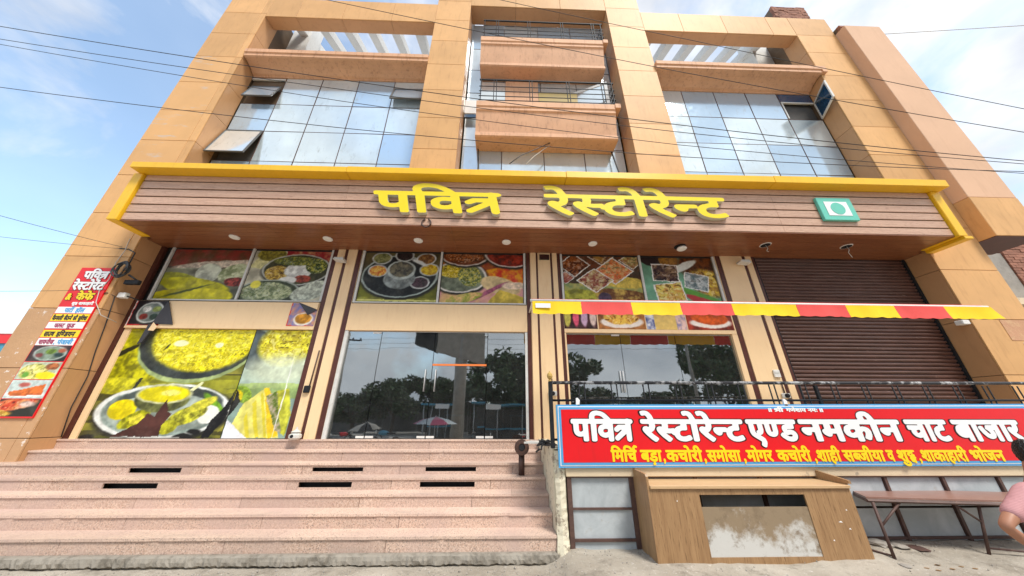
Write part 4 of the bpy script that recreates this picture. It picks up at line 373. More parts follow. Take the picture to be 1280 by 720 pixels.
 'chinese': [[89,-6,85,-3,84,2,83,18,82,19,69,16,58,16,38,23,27,33,22,40,19,53,21,65,4,68,0,71,-2,76,-1,89,2,93,5,95,75,95,82,94,84,96,83,102,2,103,-4,104,-8,107,-9,111,-9,124,-6,129,0,131,365,132,366,135,365,142,365,156,369,167,374,175,381,180,389,184,400,186,409,186,420,184,427,181,440,169,447,158,456,135,458,132,622,132,629,129,632,124,633,113,631,107,624,103,613,102,612,100,612,2,610,-4,605,-6,587,-7,582,-5,578,-1,576,66,567,65,571,53,573,44,571,35,566,24,558,16,549,11,540,9,529,9,520,11,509,16,496,27,485,44,470,76,470,82,475,86,489,92,496,91,501,87,510,64,520,47,529,39,536,39,538,44,536,54,531,62,522,70,518,75,518,78,523,89,527,94,533,95,576,96,577,102,575,103,461,102,460,2,456,-5,447,-7,438,-7,431,-5,427,-2,426,2,425,102,407,103,405,100,405,2,402,-5,393,-7,376,-6,372,-2,371,4,371,49,369,53,355,52,352,42,349,36,342,32,333,30,322,34,315,40,305,51,302,60,302,65,305,73,309,77,315,80,320,81,369,81,371,84,370,102,293,102,291,0,290,-4,285,-6,269,-7,262,-5,258,-2,256,22,240,19,225,20,215,23,205,29,198,35,188,51,183,71,187,76,200,81,205,84,207,89,206,98,204,102,202,103,175,103,173,100,173,2,171,-3,167,-6,151,-7,142,-5,138,2,138,100,136,103,120,103,118,100,118,0,115,-5,107,-7,95,-7],[60,45,64,45,71,46,80,51,83,55,84,67,82,69,75,66,64,66,56,63,54,58,54,51,56,47],[229,49,244,49,251,52,257,56,256,102,240,102,242,89,239,76,235,68,222,56,224,53],[402,133,405,132,423,133,415,153,409,157,402,157,399,153,398,145]],
 'punjabi': [[76,-6,73,-3,71,2,71,24,69,25,49,22,38,24,25,29,14,40,10,47,8,58,6,102,-5,105,-9,111,-9,124,-8,127,-4,130,4,132,387,132,389,133,389,135,387,145,387,153,389,164,395,172,402,179,411,184,422,186,431,186,447,182,454,178,462,170,470,158,480,132,496,131,500,129,503,125,504,113,502,107,495,103,484,102,483,100,483,2,480,-4,476,-6,458,-7,451,-4,449,0,448,100,447,102,445,103,431,103,429,102,428,100,428,2,426,-4,422,-6,405,-7,396,-4,394,2,393,19,376,16,365,16,351,20,344,23,329,36,324,47,323,60,326,75,330,80,339,89,355,97,369,100,391,99,393,100,393,102,391,103,311,102,311,2,307,-5,298,-7,282,-6,278,-3,276,2,276,100,275,103,258,103,256,100,256,2,253,-5,244,-7,227,-6,224,-4,222,0,221,65,218,66,211,65,216,53,217,40,214,29,210,22,196,12,185,9,175,9,158,14,149,20,138,31,125,51,114,78,116,84,120,87,135,92,142,91,145,87,154,65,164,47,173,39,180,38,182,40,184,45,182,53,178,60,165,70,163,75,163,78,169,91,173,94,178,95,220,96,222,98,221,102,105,102,104,0,102,-4,95,-7,82,-7],[364,45,367,45,367,47,358,58,358,51],[49,51,58,51,70,58,71,100,69,103,41,102,41,67,42,58,45,53],[424,133,427,132,445,133,440,147,433,157,425,157,423,156,422,153,421,142],[87,136,80,139,73,145,71,151,71,156,73,163,79,169,91,173,100,171,105,167,110,160,111,155,108,145,103,140,93,136]],
 'pavitra~': [[375,-6,368,-2,365,4,364,47,304,1,296,0,291,2,286,5,285,11,285,18,289,22,344,65,342,67,322,67,305,56,296,54,289,57,285,62,285,69,287,74,307,90,315,93,364,94,365,96,364,104,271,104,271,2,269,-3,262,-5,249,-5,244,-3,242,2,242,20,240,22,224,18,213,18,200,21,191,26,181,35,177,42,175,51,175,65,178,75,181,80,189,88,202,95,215,98,229,98,240,97,242,98,241,104,158,104,157,2,156,-2,153,-4,138,-5,131,-4,128,2,128,104,104,104,102,102,102,2,101,-2,98,-4,93,-5,82,-5,76,-4,74,0,73,28,55,24,42,25,26,31,17,40,13,49,10,58,9,102,7,104,0,105,-5,107,-6,113,-6,125,-4,128,2,130,122,130,121,149,124,160,129,168,142,178,153,183,164,185,176,185,189,183,213,175,235,159,247,147,260,131,262,130,367,130,378,133,387,130,400,129,407,125,410,116,405,109,398,105,393,104,392,102,392,5,389,-1,385,-4,380,-6],[214,44,218,43,229,45,241,53,242,69,240,71,218,73,211,71,206,67,203,58,204,51,207,46],[49,49,62,50,73,58,73,104,39,104,38,67,39,58,44,51],[153,131,156,130,225,131,218,139,204,151,189,157,175,159,160,157,153,152,150,147,150,140]],
 'restorent~': [[65,-7,47,8,22,34,7,52,3,61,2,70,7,80,16,84,24,84,38,78,42,82,45,89,45,99,42,105,2,105,-4,107,-6,110,-6,123,-5,127,-2,128,42,130,38,143,33,152,29,157,22,159,9,157,3,159,-3,178,0,181,9,184,18,185,29,184,40,180,45,177,54,169,59,161,70,130,73,129,295,129,297,130,297,132,295,139,289,150,284,157,276,159,264,157,258,159,256,162,252,174,254,179,260,183,273,185,284,184,292,181,298,178,305,173,314,159,325,130,384,130,384,132,379,147,373,156,364,159,351,157,345,159,343,163,339,176,341,179,353,184,364,185,373,184,382,180,389,176,395,170,405,154,412,132,415,130,604,129,609,128,612,123,612,112,609,107,604,105,585,105,583,103,583,72,581,67,575,64,555,64,547,62,538,56,534,47,534,38,536,32,540,26,547,22,555,20,565,20,576,23,593,29,598,27,604,12,603,7,592,1,578,-3,567,-5,551,-5,533,0,520,8,512,18,507,29,505,43,505,55,476,54,475,52,474,47,470,38,465,34,456,32,447,35,438,43,432,50,428,61,429,67,432,74,436,77,445,79,500,79,507,76,509,64,520,76,527,81,553,90,554,103,551,105,416,105,415,103,415,83,411,72,407,65,401,59,386,49,395,39,426,10,425,5,416,-5,411,-7,407,-6,400,-1,372,25,352,49,345,63,344,69,346,76,355,82,365,84,380,78,382,79,386,85,387,90,387,98,385,104,329,104,328,1,326,-2,322,-5,309,-5,302,-3,299,1,299,103,296,105,267,105,265,103,265,72,263,67,256,64,236,64,225,60,218,52,215,39,218,32,222,26,227,23,236,20,255,21,273,29,278,28,281,25,286,12,286,9,284,6,267,-1,251,-5,227,-4,211,2,200,10,192,21,188,34,178,37,175,45,153,45,129,49,132,43,166,10,165,5,156,-5,151,-7,144,-5,115,23,95,47,88,61,87,70,89,76,95,81,104,84,109,84,118,80,121,81,122,96,120,104,76,105,73,103,73,87,68,70,61,61,44,49,60,32,84,10,84,5,75,-5,69,-7],[190,65,191,64,201,76,207,80,218,85,235,90,235,92,235,104,151,105,150,103,151,89,147,72,149,70,160,70,184,72,188,70]],
}
# ---------------------------------------------------------------- levels and bays (metres, from the street side)
L0, L1, P1a, P1b, P2a, P2b, R1, R0 = -9.876, -8.441, -2.575, -1.364, 3.649, 4.918, 10.545, 12.007
YG, YU, YC, FL, SOF = .506, .535, .607, 1.155, 5.40
TR, RI = .309, .165
SY = [YG - .087 - TR * (6 - k) for k in range(7)]
JZ = [-.03, 1.19, 2.41, 3.63, 4.86, 6.04, 7.21, 8.43, 9.60, 10.83, 12.07, 13.31, 14.52]
# ---------------------------------------------------------------- ground
G_ = {}
def ground():
    nx, ny = 300, 90; x0, x1, y0, y1 = -14., 16., -8.6, -1.3
    rs = np.random.RandomState(3)
    def vn(X, Y, s, seed):
        g = np.random.RandomState(seed).rand(64, 64); u, v = X * s + 200, Y * s + 200
        i, j = np.floor(u).astype(int), np.floor(v).astype(int); a, b = u - i, v - j; a = a * a * (3 - 2 * a); b = b * b * (3 - 2 * b)
        q = lambda p, r: g[p % 64, r % 64]
        return (q(i, j) * (1 - a) + q(i + 1, j) * a) * (1 - b) + (q(i, j + 1) * (1 - a) + q(i + 1, j + 1) * a) * b
    ys = y1 - (np.linspace(0, 1, ny) ** 1.6) * (y1 - y0)
    X, Y = np.meshgrid(np.linspace(x0, x1, nx), ys)
    sm = lambda t: np.clip(t, 0, 1) ** 2 * (3 - 2 * np.clip(t, 0, 1))
    right = sm((X - .55) / .35)
    low = -.135 + .015 * vn(X, Y, 3, 1) + .02 * vn(X, Y, .8, 2)
    hi = -.005 + .02 * vn(X, Y, 4, 4) + .05 * sm((X - 3.2) / 2) * sm((Y + 2.3) / .8) + .03 * vn(X, Y, 1.5, 5) * sm((Y + 2.4)) - .13 * sm((-2.3 - Y) / 1.6)
    Z = low * (1 - right) + hi * right + (vn(X, Y, 22, 6) - .5) * .012 + (vn(X, Y, 9, 8) - .5) * .012
    me = bpy.data.meshes.new('ground'); V = np.stack([X, Y, Z], -1).reshape(-1, 3)
    idx = np.arange(nx * ny).reshape(ny, nx); F = np.stack([idx[:-1, :-1], idx[1:, :-1], idx[1:, 1:], idx[:-1, 1:]], -1).reshape(-1, 4)
    me.from_pydata(V.tolist(), [], F.tolist()); 
    for p in me.polygons: p.use_smooth = True
    tag(link('pavement', me, m_ground), kind='structure')
    G_['X'], G_['Y'], G_['Z'] = X[0], ys, Z
    bm = bmesh.new(); bmesh.ops.create_grid(bm, x_segments=8, y_segments=8, size=400)
    tag(frombm('road', bm, m_road, loc=(0, 0, -.19)), kind='structure')
ground()
def gz(x, y):
    i = int(np.clip(np.searchsorted(G_['X'], x), 1, 299)); j = int(np.clip(np.searchsorted(-G_['Y'], -y), 1, 89)); return float(G_['Z'][j, i])
def gravel():
    rr = random.Random(21); bm = bmesh.new()
    for k in range(1500):
        x = rr.uniform(-9, 9); y = -1.58 - abs(rr.gauss(0, .35)) if x < .8 else rr.choice([-1.47 - abs(rr.gauss(0, .12)), rr.uniform(-2.8, -1.5)])
        s = rr.uniform(.004, .013) * (1.8 if rr.random() < .05 else 1); c = Vector((x, y, gz(x, y) + s * .3)); e = Euler((rr.uniform(0, 6), rr.uniform(0, 6), 0)).to_matrix()
        vs = [bm.verts.new(c + e @ Vector(p) * s * rr.uniform(.7, 1.2)) for p in ((1, 0, 0), (0, 1, 0), (0, 0, .7), (-1, 0, 0), (0, -1, 0), (0, 0, -.7))]
        for f in ((0, 1, 2), (1, 3, 2), (3, 4, 2), (4, 0, 2), (1, 0, 5), (3, 1, 5), (4, 3, 5), (0, 4, 5)): bm.faces.new([vs[i] for i in f])
    tag(frombm('gravel', bm, m_conc), 'fine gravel and grit scattered along kerb and pavement', 'gravel', kind='stuff')
gravel()
# the rough kerb under the steps
m_kerb = mk_peel('dirty_kerb_cement', (.30, .27, .225), (.17, .15, .12), .48, .62)
def kerb():
    bm = bmesh.new(); rnd = random.Random(5); n = 420; rows = []
    prof = [(-1.40, .0), (-1.485, .0), (-1.505, -.015), (-1.518, -.055), (-1.522, -.09), (-1.47, -.125), (-1.46, -.2)]
    for i in range(n + 1):
        x = -13 + (13.78) * i / n; j = rnd.uniform(-.006, .006)
        rows.append([bm.verts.new((x, y - (j * (k > 1) + (rnd.uniform(-.007, .007) + .008 * math.sin(x * 3.1) * math.sin(x * 7.7) if k > 2 else 0)), z + (rnd.uniform(-.012, .008) if k > 3 else (rnd.uniform(-.004, .0) if k in (1, 2) else 0)))) for k, (y, z) in enumerate(prof)])
    for a, b in zip(rows, rows[1:]):
        for k in range(len(prof) - 1): bm.faces.new((a[k], a[k + 1], b[k + 1], b[k]))
    tag(frombm('kerb', bm, m_kerb), kind='structure')
kerb()
# ---------------------------------------------------------------- the restaurant building
bld = empty('restaurant_building', (1, .5, 0), 'tall tan panelled restaurant building with balconies and mirrored windows', 'building')
def clad_column(x0, x1, z0, zt, joints, left=None, right=None, seam=None, peel=False):
    """front panels, and reveal panels on the sides given as (depth, first z)"""
    col = B('facade_column', m_gap, bld, x0 + .03, x1 - .03, .034, 1.3, z0, zt - .02)
    js = [j for j in joints if z0 < j < zt]; zz = [z0] + js + [zt]
    for a, b in zip(zz, zz[1:]):
        xs = [x0, x1] if seam is None else [x0, seam, x1]
        for p, q in zip(xs, xs[1:]):
            m = m_cladpeel if (peel and b < 3.7) else (m_cscuff if (peel and 6.9 < a < 11.5 and q - p > .5) else m_clad)
            B('panel', m, col, p + (.005 if p != x0 else 0), q - (.005 if q != x1 else 0), 0, .03, a + .006, b - .006, .004)
        for side, x, s in ((left, x0, 1), (right, x1, -1)):
            if side is None: continue
            dep, zlo = side
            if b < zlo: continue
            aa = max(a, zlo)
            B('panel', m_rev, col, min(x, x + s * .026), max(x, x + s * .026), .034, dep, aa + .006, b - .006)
    return col
clad_column(L0, L1, -.14, 15.5, JZ, right=(.53, .4), seam=-8.63, peel=True)
clad_column(P1a, P1b, 6.9, 16.9, [8.37, 9.60, 10.82, 12.06, 13.32, 14.54, 15.76], left=(.53, 6.9), right=(.60, 6.9))
clad_column(P2a, P2b, 6.9, 16.9, [8.37, 9.60, 10.82, 12.06, 13.32, 14.54, 15.70], left=(.60, 6.9), right=(.53, 6.9))
clad_column(R1, R0, -.14, 15.5, [1.19, 2.41, 3.63, 4.88, 6.1, 7.33, 8.60, 9.75, 10.96, 12.16, 13.40, 14.42], left=(.53, .4))
def clad_beam(x0, x1, z0, z1, joints, dep):
    b = B('top_beam', m_gap, bld, x0 - .02, x1 + .02, .034, dep - .01, z0 + .03, z1 - .02)
    xs = [x0] + [j for j in joints if x0 < j < x1] + [x1]
    for p, q in zip(xs, xs[1:]):
        B('panel', m_clad, b, p + .005, q - .005, .002, .03, z0, z1, .004)
        B('soffit_panel', m_rev, b, p + .005, q - .005, .034, dep, z0, z0 + .026)
clad_beam(L1 + .002, P1a - .002, 14.38, 15.5, [-7.4, -5.82, -4.11], .42)
clad_beam(P2b + .002, R1 - .002, 14.38, 15.5, [6.36, 7.97, 9.68], .42)
clad_beam(P1b + .002, P2a - .002, 15.53, 16.9, [.29, 1.94], .60)
# cornice under each roof opening
CORN = [(-.05, 12.45), (-.05, 12.30), (-.015, 12.28), (-.015, 12.17), (.03, 12.15), (.14, 12.135), (.27, 12.09), (.37, 12.03), (.43, 11.98), (.50, 11.95), (.50, 11.91), (.56, 11.91), (.56, 12.45)]
cl = prism('window_ledge', m_pink, bld, CORN, L1 + .03, P1a - .002, 'x', 6)
cr = prism('window_ledge', m_pink, bld, [(y - (.06 if y < 0 else 0), z) for y, z in CORN], P2b + .002, R1 - .03, 'x', 6)
prism('ledge_end', m_pink, cr, [(-.112, 12.45), (-.112, 12.17), (-.04, 12.17), (-.005, 12.17), (-.005, 12.45)], R1 - .029, R1 + .12, 'x')
# upper glazing -------------------------------------------------
def glazing(xs, zs, y, skip=(), mull=True):
    g = B('glazed_wall', m_dark, bld, xs[0], xs[-1], y + .10, y + .14, zs[0], zs[-1])
    rr = random.Random(int(xs[0] * 7) + 3)
    for i, (a, b) in enumerate(zip(xs, xs[1:])):
        for j, (c, d) in enumerate(zip(zs, zs[1:])):
            if (i, j) in skip: continue
            p = B('pane', m_upg, g, a + .012, b - .012, y, y + .012, c + .012, d - .012)
            p.rotation_euler = (rr.uniform(-.006, .006), 0, rr.uniform(-.006, .006))
    bm = bmesh.new()
    for a in xs[1:-1]: abox(bm, a - .007, a + .007, y - .010, y + .09, zs[0], zs[-1])
    for c in zs[1:-1]: abox(bm, xs[0], xs[-1], y - .006, y + .085, c - .006, c + .006)
    frombm('mullion', bm, m_pframe, g)
    return g
ZR = [6.9, 8.30, 9.49, 10.67, 11.915]
GX = [L1 + .03, -7.32, -6.13, -4.934, -3.751, P1a - .03]
gl = glazing(GX, ZR, YU, skip=((0, 3), (0, 1)))
HX = [P2b + .03, 5.99, 7.11, 8.225, 9.345, R1 - .03]
gr = glazing(HX, ZR, YU, skip=((4, 3),))
CX = [P1b + .03, -.13, 1.15, 2.39, P2a - .03]
gc = glazing(CX, [6.9, 9.15, 10.40, 11.6, 12.8, 14.0, 15.5], YC)
m_sashglass = mk_upglass('open_sash_glass', (.80, .86, .86), .6)
m_blueg = paint('deep_blue_glass', (.01, .06, .14), .3, rough=.08, spec=.8)
def sash(parent, x0, x1, z0, z1, y, axis, ang, glass=None, fm=None, w=.022):
    """an opened sash hinged along its top or right edge"""
    fm = fm or m_sashf; glass = glass or m_sashglass
    bm = bmesh.new(); W_, H_ = x1 - x0, z1 - z0
    ox = -W_ if axis == 'right' else 0
    for q in ((ox, ox + W_, -w, 0), (ox, ox + W_, -H_, -H_ + w), (ox, ox + w, -H_ + w, -w), (ox + W_ - w, ox + W_, -H_ + w, -w)): abox(bm, q[0], q[1], -.02, .02, q[2], q[3])
    f = frombm('open_sash', bm, fm, parent, (x1 if axis == 'right' else x0, y, z1))
    bm = bmesh.new(); abox(bm, ox + w, ox + W_ - w, -.004, .004, -H_ + w, -w)
    g = frombm('sash_pane', bm, glass, None, f.location + (WP[parent.name]))
    f.rotation_euler = (ang, 0, 0) if axis == 'top' else (0, 0, ang)
    g.parent = f; g.location = (0, 0, 0)
    return f
sash(gl, GX[0], -7.33, 8.32, 9.47, YU - .02, 'top', R(-13))
s = sash(gl, GX[0] + .15, -7.35, 10.72, 11.45, YU - .03, 'top', R(-15))
sash(gl, -3.73, GX[-1], 10.85, 11.55, YU - .02, 'top', R(-13), w=.06)
B('blue_pane', m_blueg, gl, -3.73, GX[-1], YU + .02, YU + .03, 10.70, 10.86)
B('dark_opening', m_gap, gl, GX[0], -7.33, YU + .05, YU + .06, 10.69, 11.9)
B('top_frame', m_alu, gl, GX[0], -7.34, YU - .02, YU + .03, 11.80, 11.86)
B('transom_pane', m_blueg, gr, 9.37, HX[-1], YU - .004, YU + .008, 11.50, 11.90)
B('sash_frame', m_alu, gr, 9.36, HX[-1], YU - .02, YU + .03, 11.45, 11.50)
B('sash_frame', m_alu, gr, 9.36, 9.40, YU - .02, YU + .03, 10.70, 11.45)
sash(gr, 9.62, HX[-1] - .02, 10.70, 11.45, YU - .03, 'right', R(62), glass=m_blueg, fm=m_white, w=.05)
# roof terrace behind the openings: white beams running back --------
def terrace_roof(x0, x1, xs, wall_x):
    for x in xs: prism('pergola_beam', m_wback, bld, [(.45, 14.95), (3.2, 16.1), (3.2, 16.4), (.45, 15.35)], x - .15, x + .15, 'x')
    B('pergola_beam', m_wback, bld, x0, x1, 3.2, 3.4, 15.9, 16.4)
    B('parapet_wall', m_wback, bld, x0, x1, .57, .70, 12.40, 12.75)
    B('terrace_pier', m_wback, bld, wall_x, wall_x + .7, 1.0, 1.5, 12.4, 16.2)
terrace_roof(L1, P1a, [-7.9, -7.0, -6.1, -5.2, -4.3, -3.4], -8.35)
terrace_roof(P2b, R1, [5.5, 6.4, 7.3, 8.2, 9.1, 9.9], 9.9)
# balconies ------------------------------------------------------
def balcony(dz, ends):
    prof = [(-.10, 10.25), (-.10, 10.05), (-.07, 10.02), (-.07, 9.92), (-.03, 9.88), (.03, 9.55), (.10, 9.20), (.10, 9.14), (.06, 9.12), (.06, 9.02), (.10, 8.99), (.60, 8.98), (.60, 10.25)]
    x0, x1 = -.90, 3.40
    b = prism('balcony', m_pink, bld, [(y, z + dz) for y, z in prof], x0, x1 - .14, 'x', 8)
    prism('balcony_cap', m_pink, b, [(-.13, 10.252 + dz), (-.13, 10.08 + dz), (.59, 10.08 + dz), (.59, 10.252 + dz)], x1 - .139, x1 + .02, 'x')
    rl = bmesh.new(); zt = 10.25 + dz
    for z in (1.05,): abox(rl, x0 + .05, x1 - .05, -.07, -.03, zt + z - .04, zt + z)
    for z in (.72, .50, .28, .10): abox(rl, x0 + .05, x1 - .05, -.06, -.045, zt + z - .012, zt + z + .012)
    r = frombm('balcony_railing', rl, m_black, b)
    def post(x, y, w=.022): B('railing_post', m_black, r, x - w / 2, x + w / 2, y, y + .022, zt, zt + 1.01)
    for x in (-.80, -.40, -.32, .70, .78, 1.86, 1.94, 2.95, 3.03, 3.28): post(x, -.085)
    for y in (.12, .3, .48): post(3.33, y)
    for z in (1.03, .72, .50, .28):
        bm = bmesh.new(); abox(bm, 3.33, 3.352, -.04, .58, zt + z - .012, zt + z + .012); frombm('side_rail', bm, m_black, r)
    return b
b1 = balcony(0, 0); b2 = balcony(3.21, 1)
# things seen on the lower balcony
m_ply = paint('yellowish_board', (.45, .33, .10), .1, rough=.6)
B('back_panel', m_pink, b1, -.05, 1.05, .50, .53, 10.3, 12.1); B('back_panel', m_ply, b1, 1.06, 2.35, .50, .53, 10.3, 11.6); B('back_panel', m_sashglass, b1, -.85, -.06, .50, .53, 10.3, 12.0)
sash(b1, 2.15, 3.28, 10.3, 11.75, .20, 'right', R(-22), fm=m_white, w=.09)
B('side_window_frame', m_white, gc, P1b + .04, -.93, .40, .43, 10.35, 10.95); B('transom_bar', m_blueg, gc, P1b + .04, -.93, .42, .44, 10.2, 10.33)
# masses behind
B('rear_wall', m_dark, bld, L0 + .05, R0 - .05, 5.2, 5.3, -.1, 12.3)
B('side_wall', m_clad, bld, L0 + .03, L0 + .2, 1.31, 5.2, -.1, 12.3); B('side_wall', m_clad, bld, R0 - .2, R0 - .03, 1.31, 5.2, -.1, 12.3)
B('roof_slab', m_wback, bld, L0 + .05, R0 - .05, .74, 5.3, 12.31, 12.42)
B('upper_floor_slab', m_dark, bld, L0 + .05, R0 - .05, .72, 5.15, 5.62, 5.8)
# small pillars between the shop windows --------------------------
def pillar(x0, x1, segs):
    p = B('shopfront_pillar', m_cream, bld, x0, x1, .47, .75, FL, SOF)
    for a, b, k in segs:
        B('pillar_strip', m_brown if k else m_cream, p, a, b, .445 if not k else .455, .468, FL + (.002 if k else 0), SOF - (.002 if k else 0))
    return p
pillar(-4.24, -3.54, [(-4.24, -4.14, 1), (-4.13, -3.96, 0), (-3.95, -3.89, 1), (-3.88, -3.66, 0), (-3.65, -3.55, 1)])
pillar(.55, 1.39, [(.55, .635, 1), (.65, .785, 0), (.79, .83, 1), (.835, 1.145, 0), (1.15, 1.195, 1), (1.20, 1.315, 0), (1.32, 1.39, 1)])
pillar(5.40, 6.44, [(5.42, 5.53, 1), (5.54, 6.11, 0), (6.12, 6.19, 1), (6.20, 6.35, 0), (6.36, 6.43, 1)])
B('edge_strip', m_brown, bld, L1 + .002, L1 + .10, .46, .53, FL, SOF - .003)
# shop windows ----------------------------------------------------
def topwin(x0, xm, x1):
    f = bmesh.new(); z0, z1 = 4.04, 5.39
    for a in (x0, xm, x1): abox(f, a - .024, a + .024, YG - .045, YG - .005, z0, z1)
    abox(f, x0 - .03, x1 + .03, YG - .04, YG - .004, z0 - .03, z0 - .002); pass
    fr = frombm('shop_window', f, m_alu, bld)
    for a, b in ((x0, xm), (xm, x1)): B('window_backing', m_dark, fr, a + .036, b - .036, YG + .01, YG + .03, z0, z1 - .04)
topwin(-8.14, -6.20, -4.27); topwin(-3.50, -1.57, .50); topwin(1.43, 3.44, 5.36)
# cream panels over the doors
B('lintel_panel', m_cream, bld, L1 + .11, -4.245, YG - .05, YG + .02, 3.345, 3.985, .004)
B('lintel_panel', m_cream, bld, -3.545, .545, YG - .05, YG + .02, 3.345, 3.985, .004)
B('lintel_panel', m_cream, bld, 1.395, 5.415, YG - .05, YG + .02, 3.345, 3.985, .004)
B('lintel_board', m_cream, bld, L1 + .11, -4.245, YG - .065, YG - .052, 3.345, 3.43, .003)
B('door_jamb', m_cream, bld, L1 + .11, -8.20, YG - .03, YG + .03, FL, 3.34)
B('door_jamb', m_alu, bld, -3.545, -3.47, YG - .04, YG + .03, FL, 3.34); B('door_jamb', m_alu, bld, .49, .545, YG - .04, YG + .03, FL, 3.34)
B('door_jamb', m_cream, bld, 5.29, 5.415, YG - .05, YG + .03, FL, 3.34); B('door_jamb', m_cream, bld, 1.395, 1.43, YG - .05, YG + .03, FL, 3.34)
def glassdoor(x0, x1, joints, handles, orange=None):
    z0, z1 = FL + .01, 3.335
    fr = B('door_head_rail', m_steel, bld, x0, x1, YG, YG + .03, z1 - .012, z1)
    xs = [x0] + joints + [x1]
    for i, (a, b) in enumerate(zip(xs, xs[1:])):
        p = B('glass_pane', m_glass, fr, a + .006, b - .006, YG + .004, YG + .014, z0, z1 - .014)
        p.rotation_euler = (random.uniform(-.004, .004), 0, random.uniform(-.004, .004))
    for x in handles: tube('door_handle', m_steel, fr, [(x, YG - .04, 2.05), (x, YG - .04, 2.5)], .010)
    for i, x in enumerate(joints):
        B('patch_fitting', m_white, fr, x - .17, x - .012, YG - .008, YG + .003, z0 + .005, z0 + .045); B('patch_fitting', m_white, fr, x + .012, x + .17, YG - .008, YG + .003, z0 + .005, z0 + .045)
    B('patch_fitting', m_white, fr, joints[0] - .2, joints[0] - .02, YG - .008, YG + .003, z1 - .05, z1 - .015)
    if orange:
        B('orange_strip', m_or, fr, orange[0], orange[1], YG - .006, YG + .002, 2.585, 2.625)
m_or = paint('orange_tape', (.85, .22, .05), .05, rough=.5)
glassdoor(-3.47, .49, [-2.73, -1.53, -.35], [-1.66, -1.44], (-1.53, -.36))
glassdoor(1.43, 5.29, [2.68, 3.95], [2.56, 2.62])
# indoor room
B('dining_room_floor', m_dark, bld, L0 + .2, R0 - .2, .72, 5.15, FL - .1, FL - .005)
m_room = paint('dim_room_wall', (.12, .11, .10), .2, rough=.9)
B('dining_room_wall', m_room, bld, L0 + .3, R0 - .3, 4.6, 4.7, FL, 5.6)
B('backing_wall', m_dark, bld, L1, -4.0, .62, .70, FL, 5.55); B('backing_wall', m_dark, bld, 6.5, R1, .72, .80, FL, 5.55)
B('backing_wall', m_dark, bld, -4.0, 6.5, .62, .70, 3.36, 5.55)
# annex at the right, its box hanging over the neighbour's yard
ann = empty('side_annex', (12.7, .5, 5.7), 'salmon rendered annex box jutting out right of the columns', 'building')
B('annex_wall', m_annex, ann, R0 + .012, 13.33, -.30, .65, 6.86, 14.5, .01)
B('annex_box', m_clad, ann, R0 + .012, 13.33, -.305, .65, 5.69, 6.855, .01)
B('annex_shaded_underside', m_brown, ann, R0 + .02, 13.3, -.28, .60, 5.675, 5.689)  # thin dark sheet, the shade under the overhang put into its colour
def bricks(parent, x0, x1, y0, y1, z0, z1, bl=.23, bh=.075, mt=None):
    """a brick stub: single bricks on its street face"""
    B('brick_core', m_gap, parent, x0 + .02, x1 - .02, y0 + .03, y1, z0, z1)
    rb = random.Random(2); z = z0; k = 0
    while z < z1 - .01:
        x = x0 - (bl / 2 if k % 2 else 0)
        while x < x1:
            a, b = max(x, x0), min(x + bl - .012, x1)
            if b - a > .03:
                o = B('brick', m_brick2, parent, round(a, 3), round(b, 3), y0, y0 + .1, z, min(z + bh - .012, z1)); o.location.y += rb.uniform(-.012, .012)
            x += bl
        z += bh; k += 1
st = empty('roof_brick_stub', (11.2, .6, 15.4), 'rough brick stub wall on the roof above the right column', 'brick wall')
bricks(st, 11.15, 12.6, .6, 1.1, 15.1, 17.65, .24, .10)
st2 = empty('annex_brick_edge', (12.3, .2, 14.5), 'small broken brick edge on top of the salmon annex', 'brick wall')
bricks(st2, 12.02, 12.42, -.20, .4, 14.505, 14.72, .22, .07)
# neighbour's wall, far right
nb = empty('neighbour_building', (19, 3, 0), 'unplastered grey and brick house behind the right column', 'building')
B('cement_wall', m_conc, nb, 13.4, 30, 3.2, 6, -.15, 5.6)
B('cement_wall', m_conc, nb, 15.6, 18.4, 3.05, 3.19, 5.0, 7.2)
bricks(nb, 18.41, 19.9, 3.0, 3.19, 5.6, 7.6, .30, .11)
bricks(nb, 16.9, 19.4, 2.9, 3.0, 3.9, 5.0, .30, .11)
B('balcony_slab', m_bcream, nb, 15.0, 22, 2.6, 3.2, 5.02, 5.25)
# far roofs at the left edge
far = empty('distant_shop', (-76, 40, 0), 'distant shop with red and white roofline at far left edge', 'building')
B('shop_wall', m_bluep, far, -90, -72.4, 40, 50, -.15, 11.2); B('roof_band', m_white, far, -90, -72.2, 39.7, 50, 12.6, 13.9); B('roof_band', m_red, far, -90, -72.3, 39.8, 50, 11.21, 12.59)
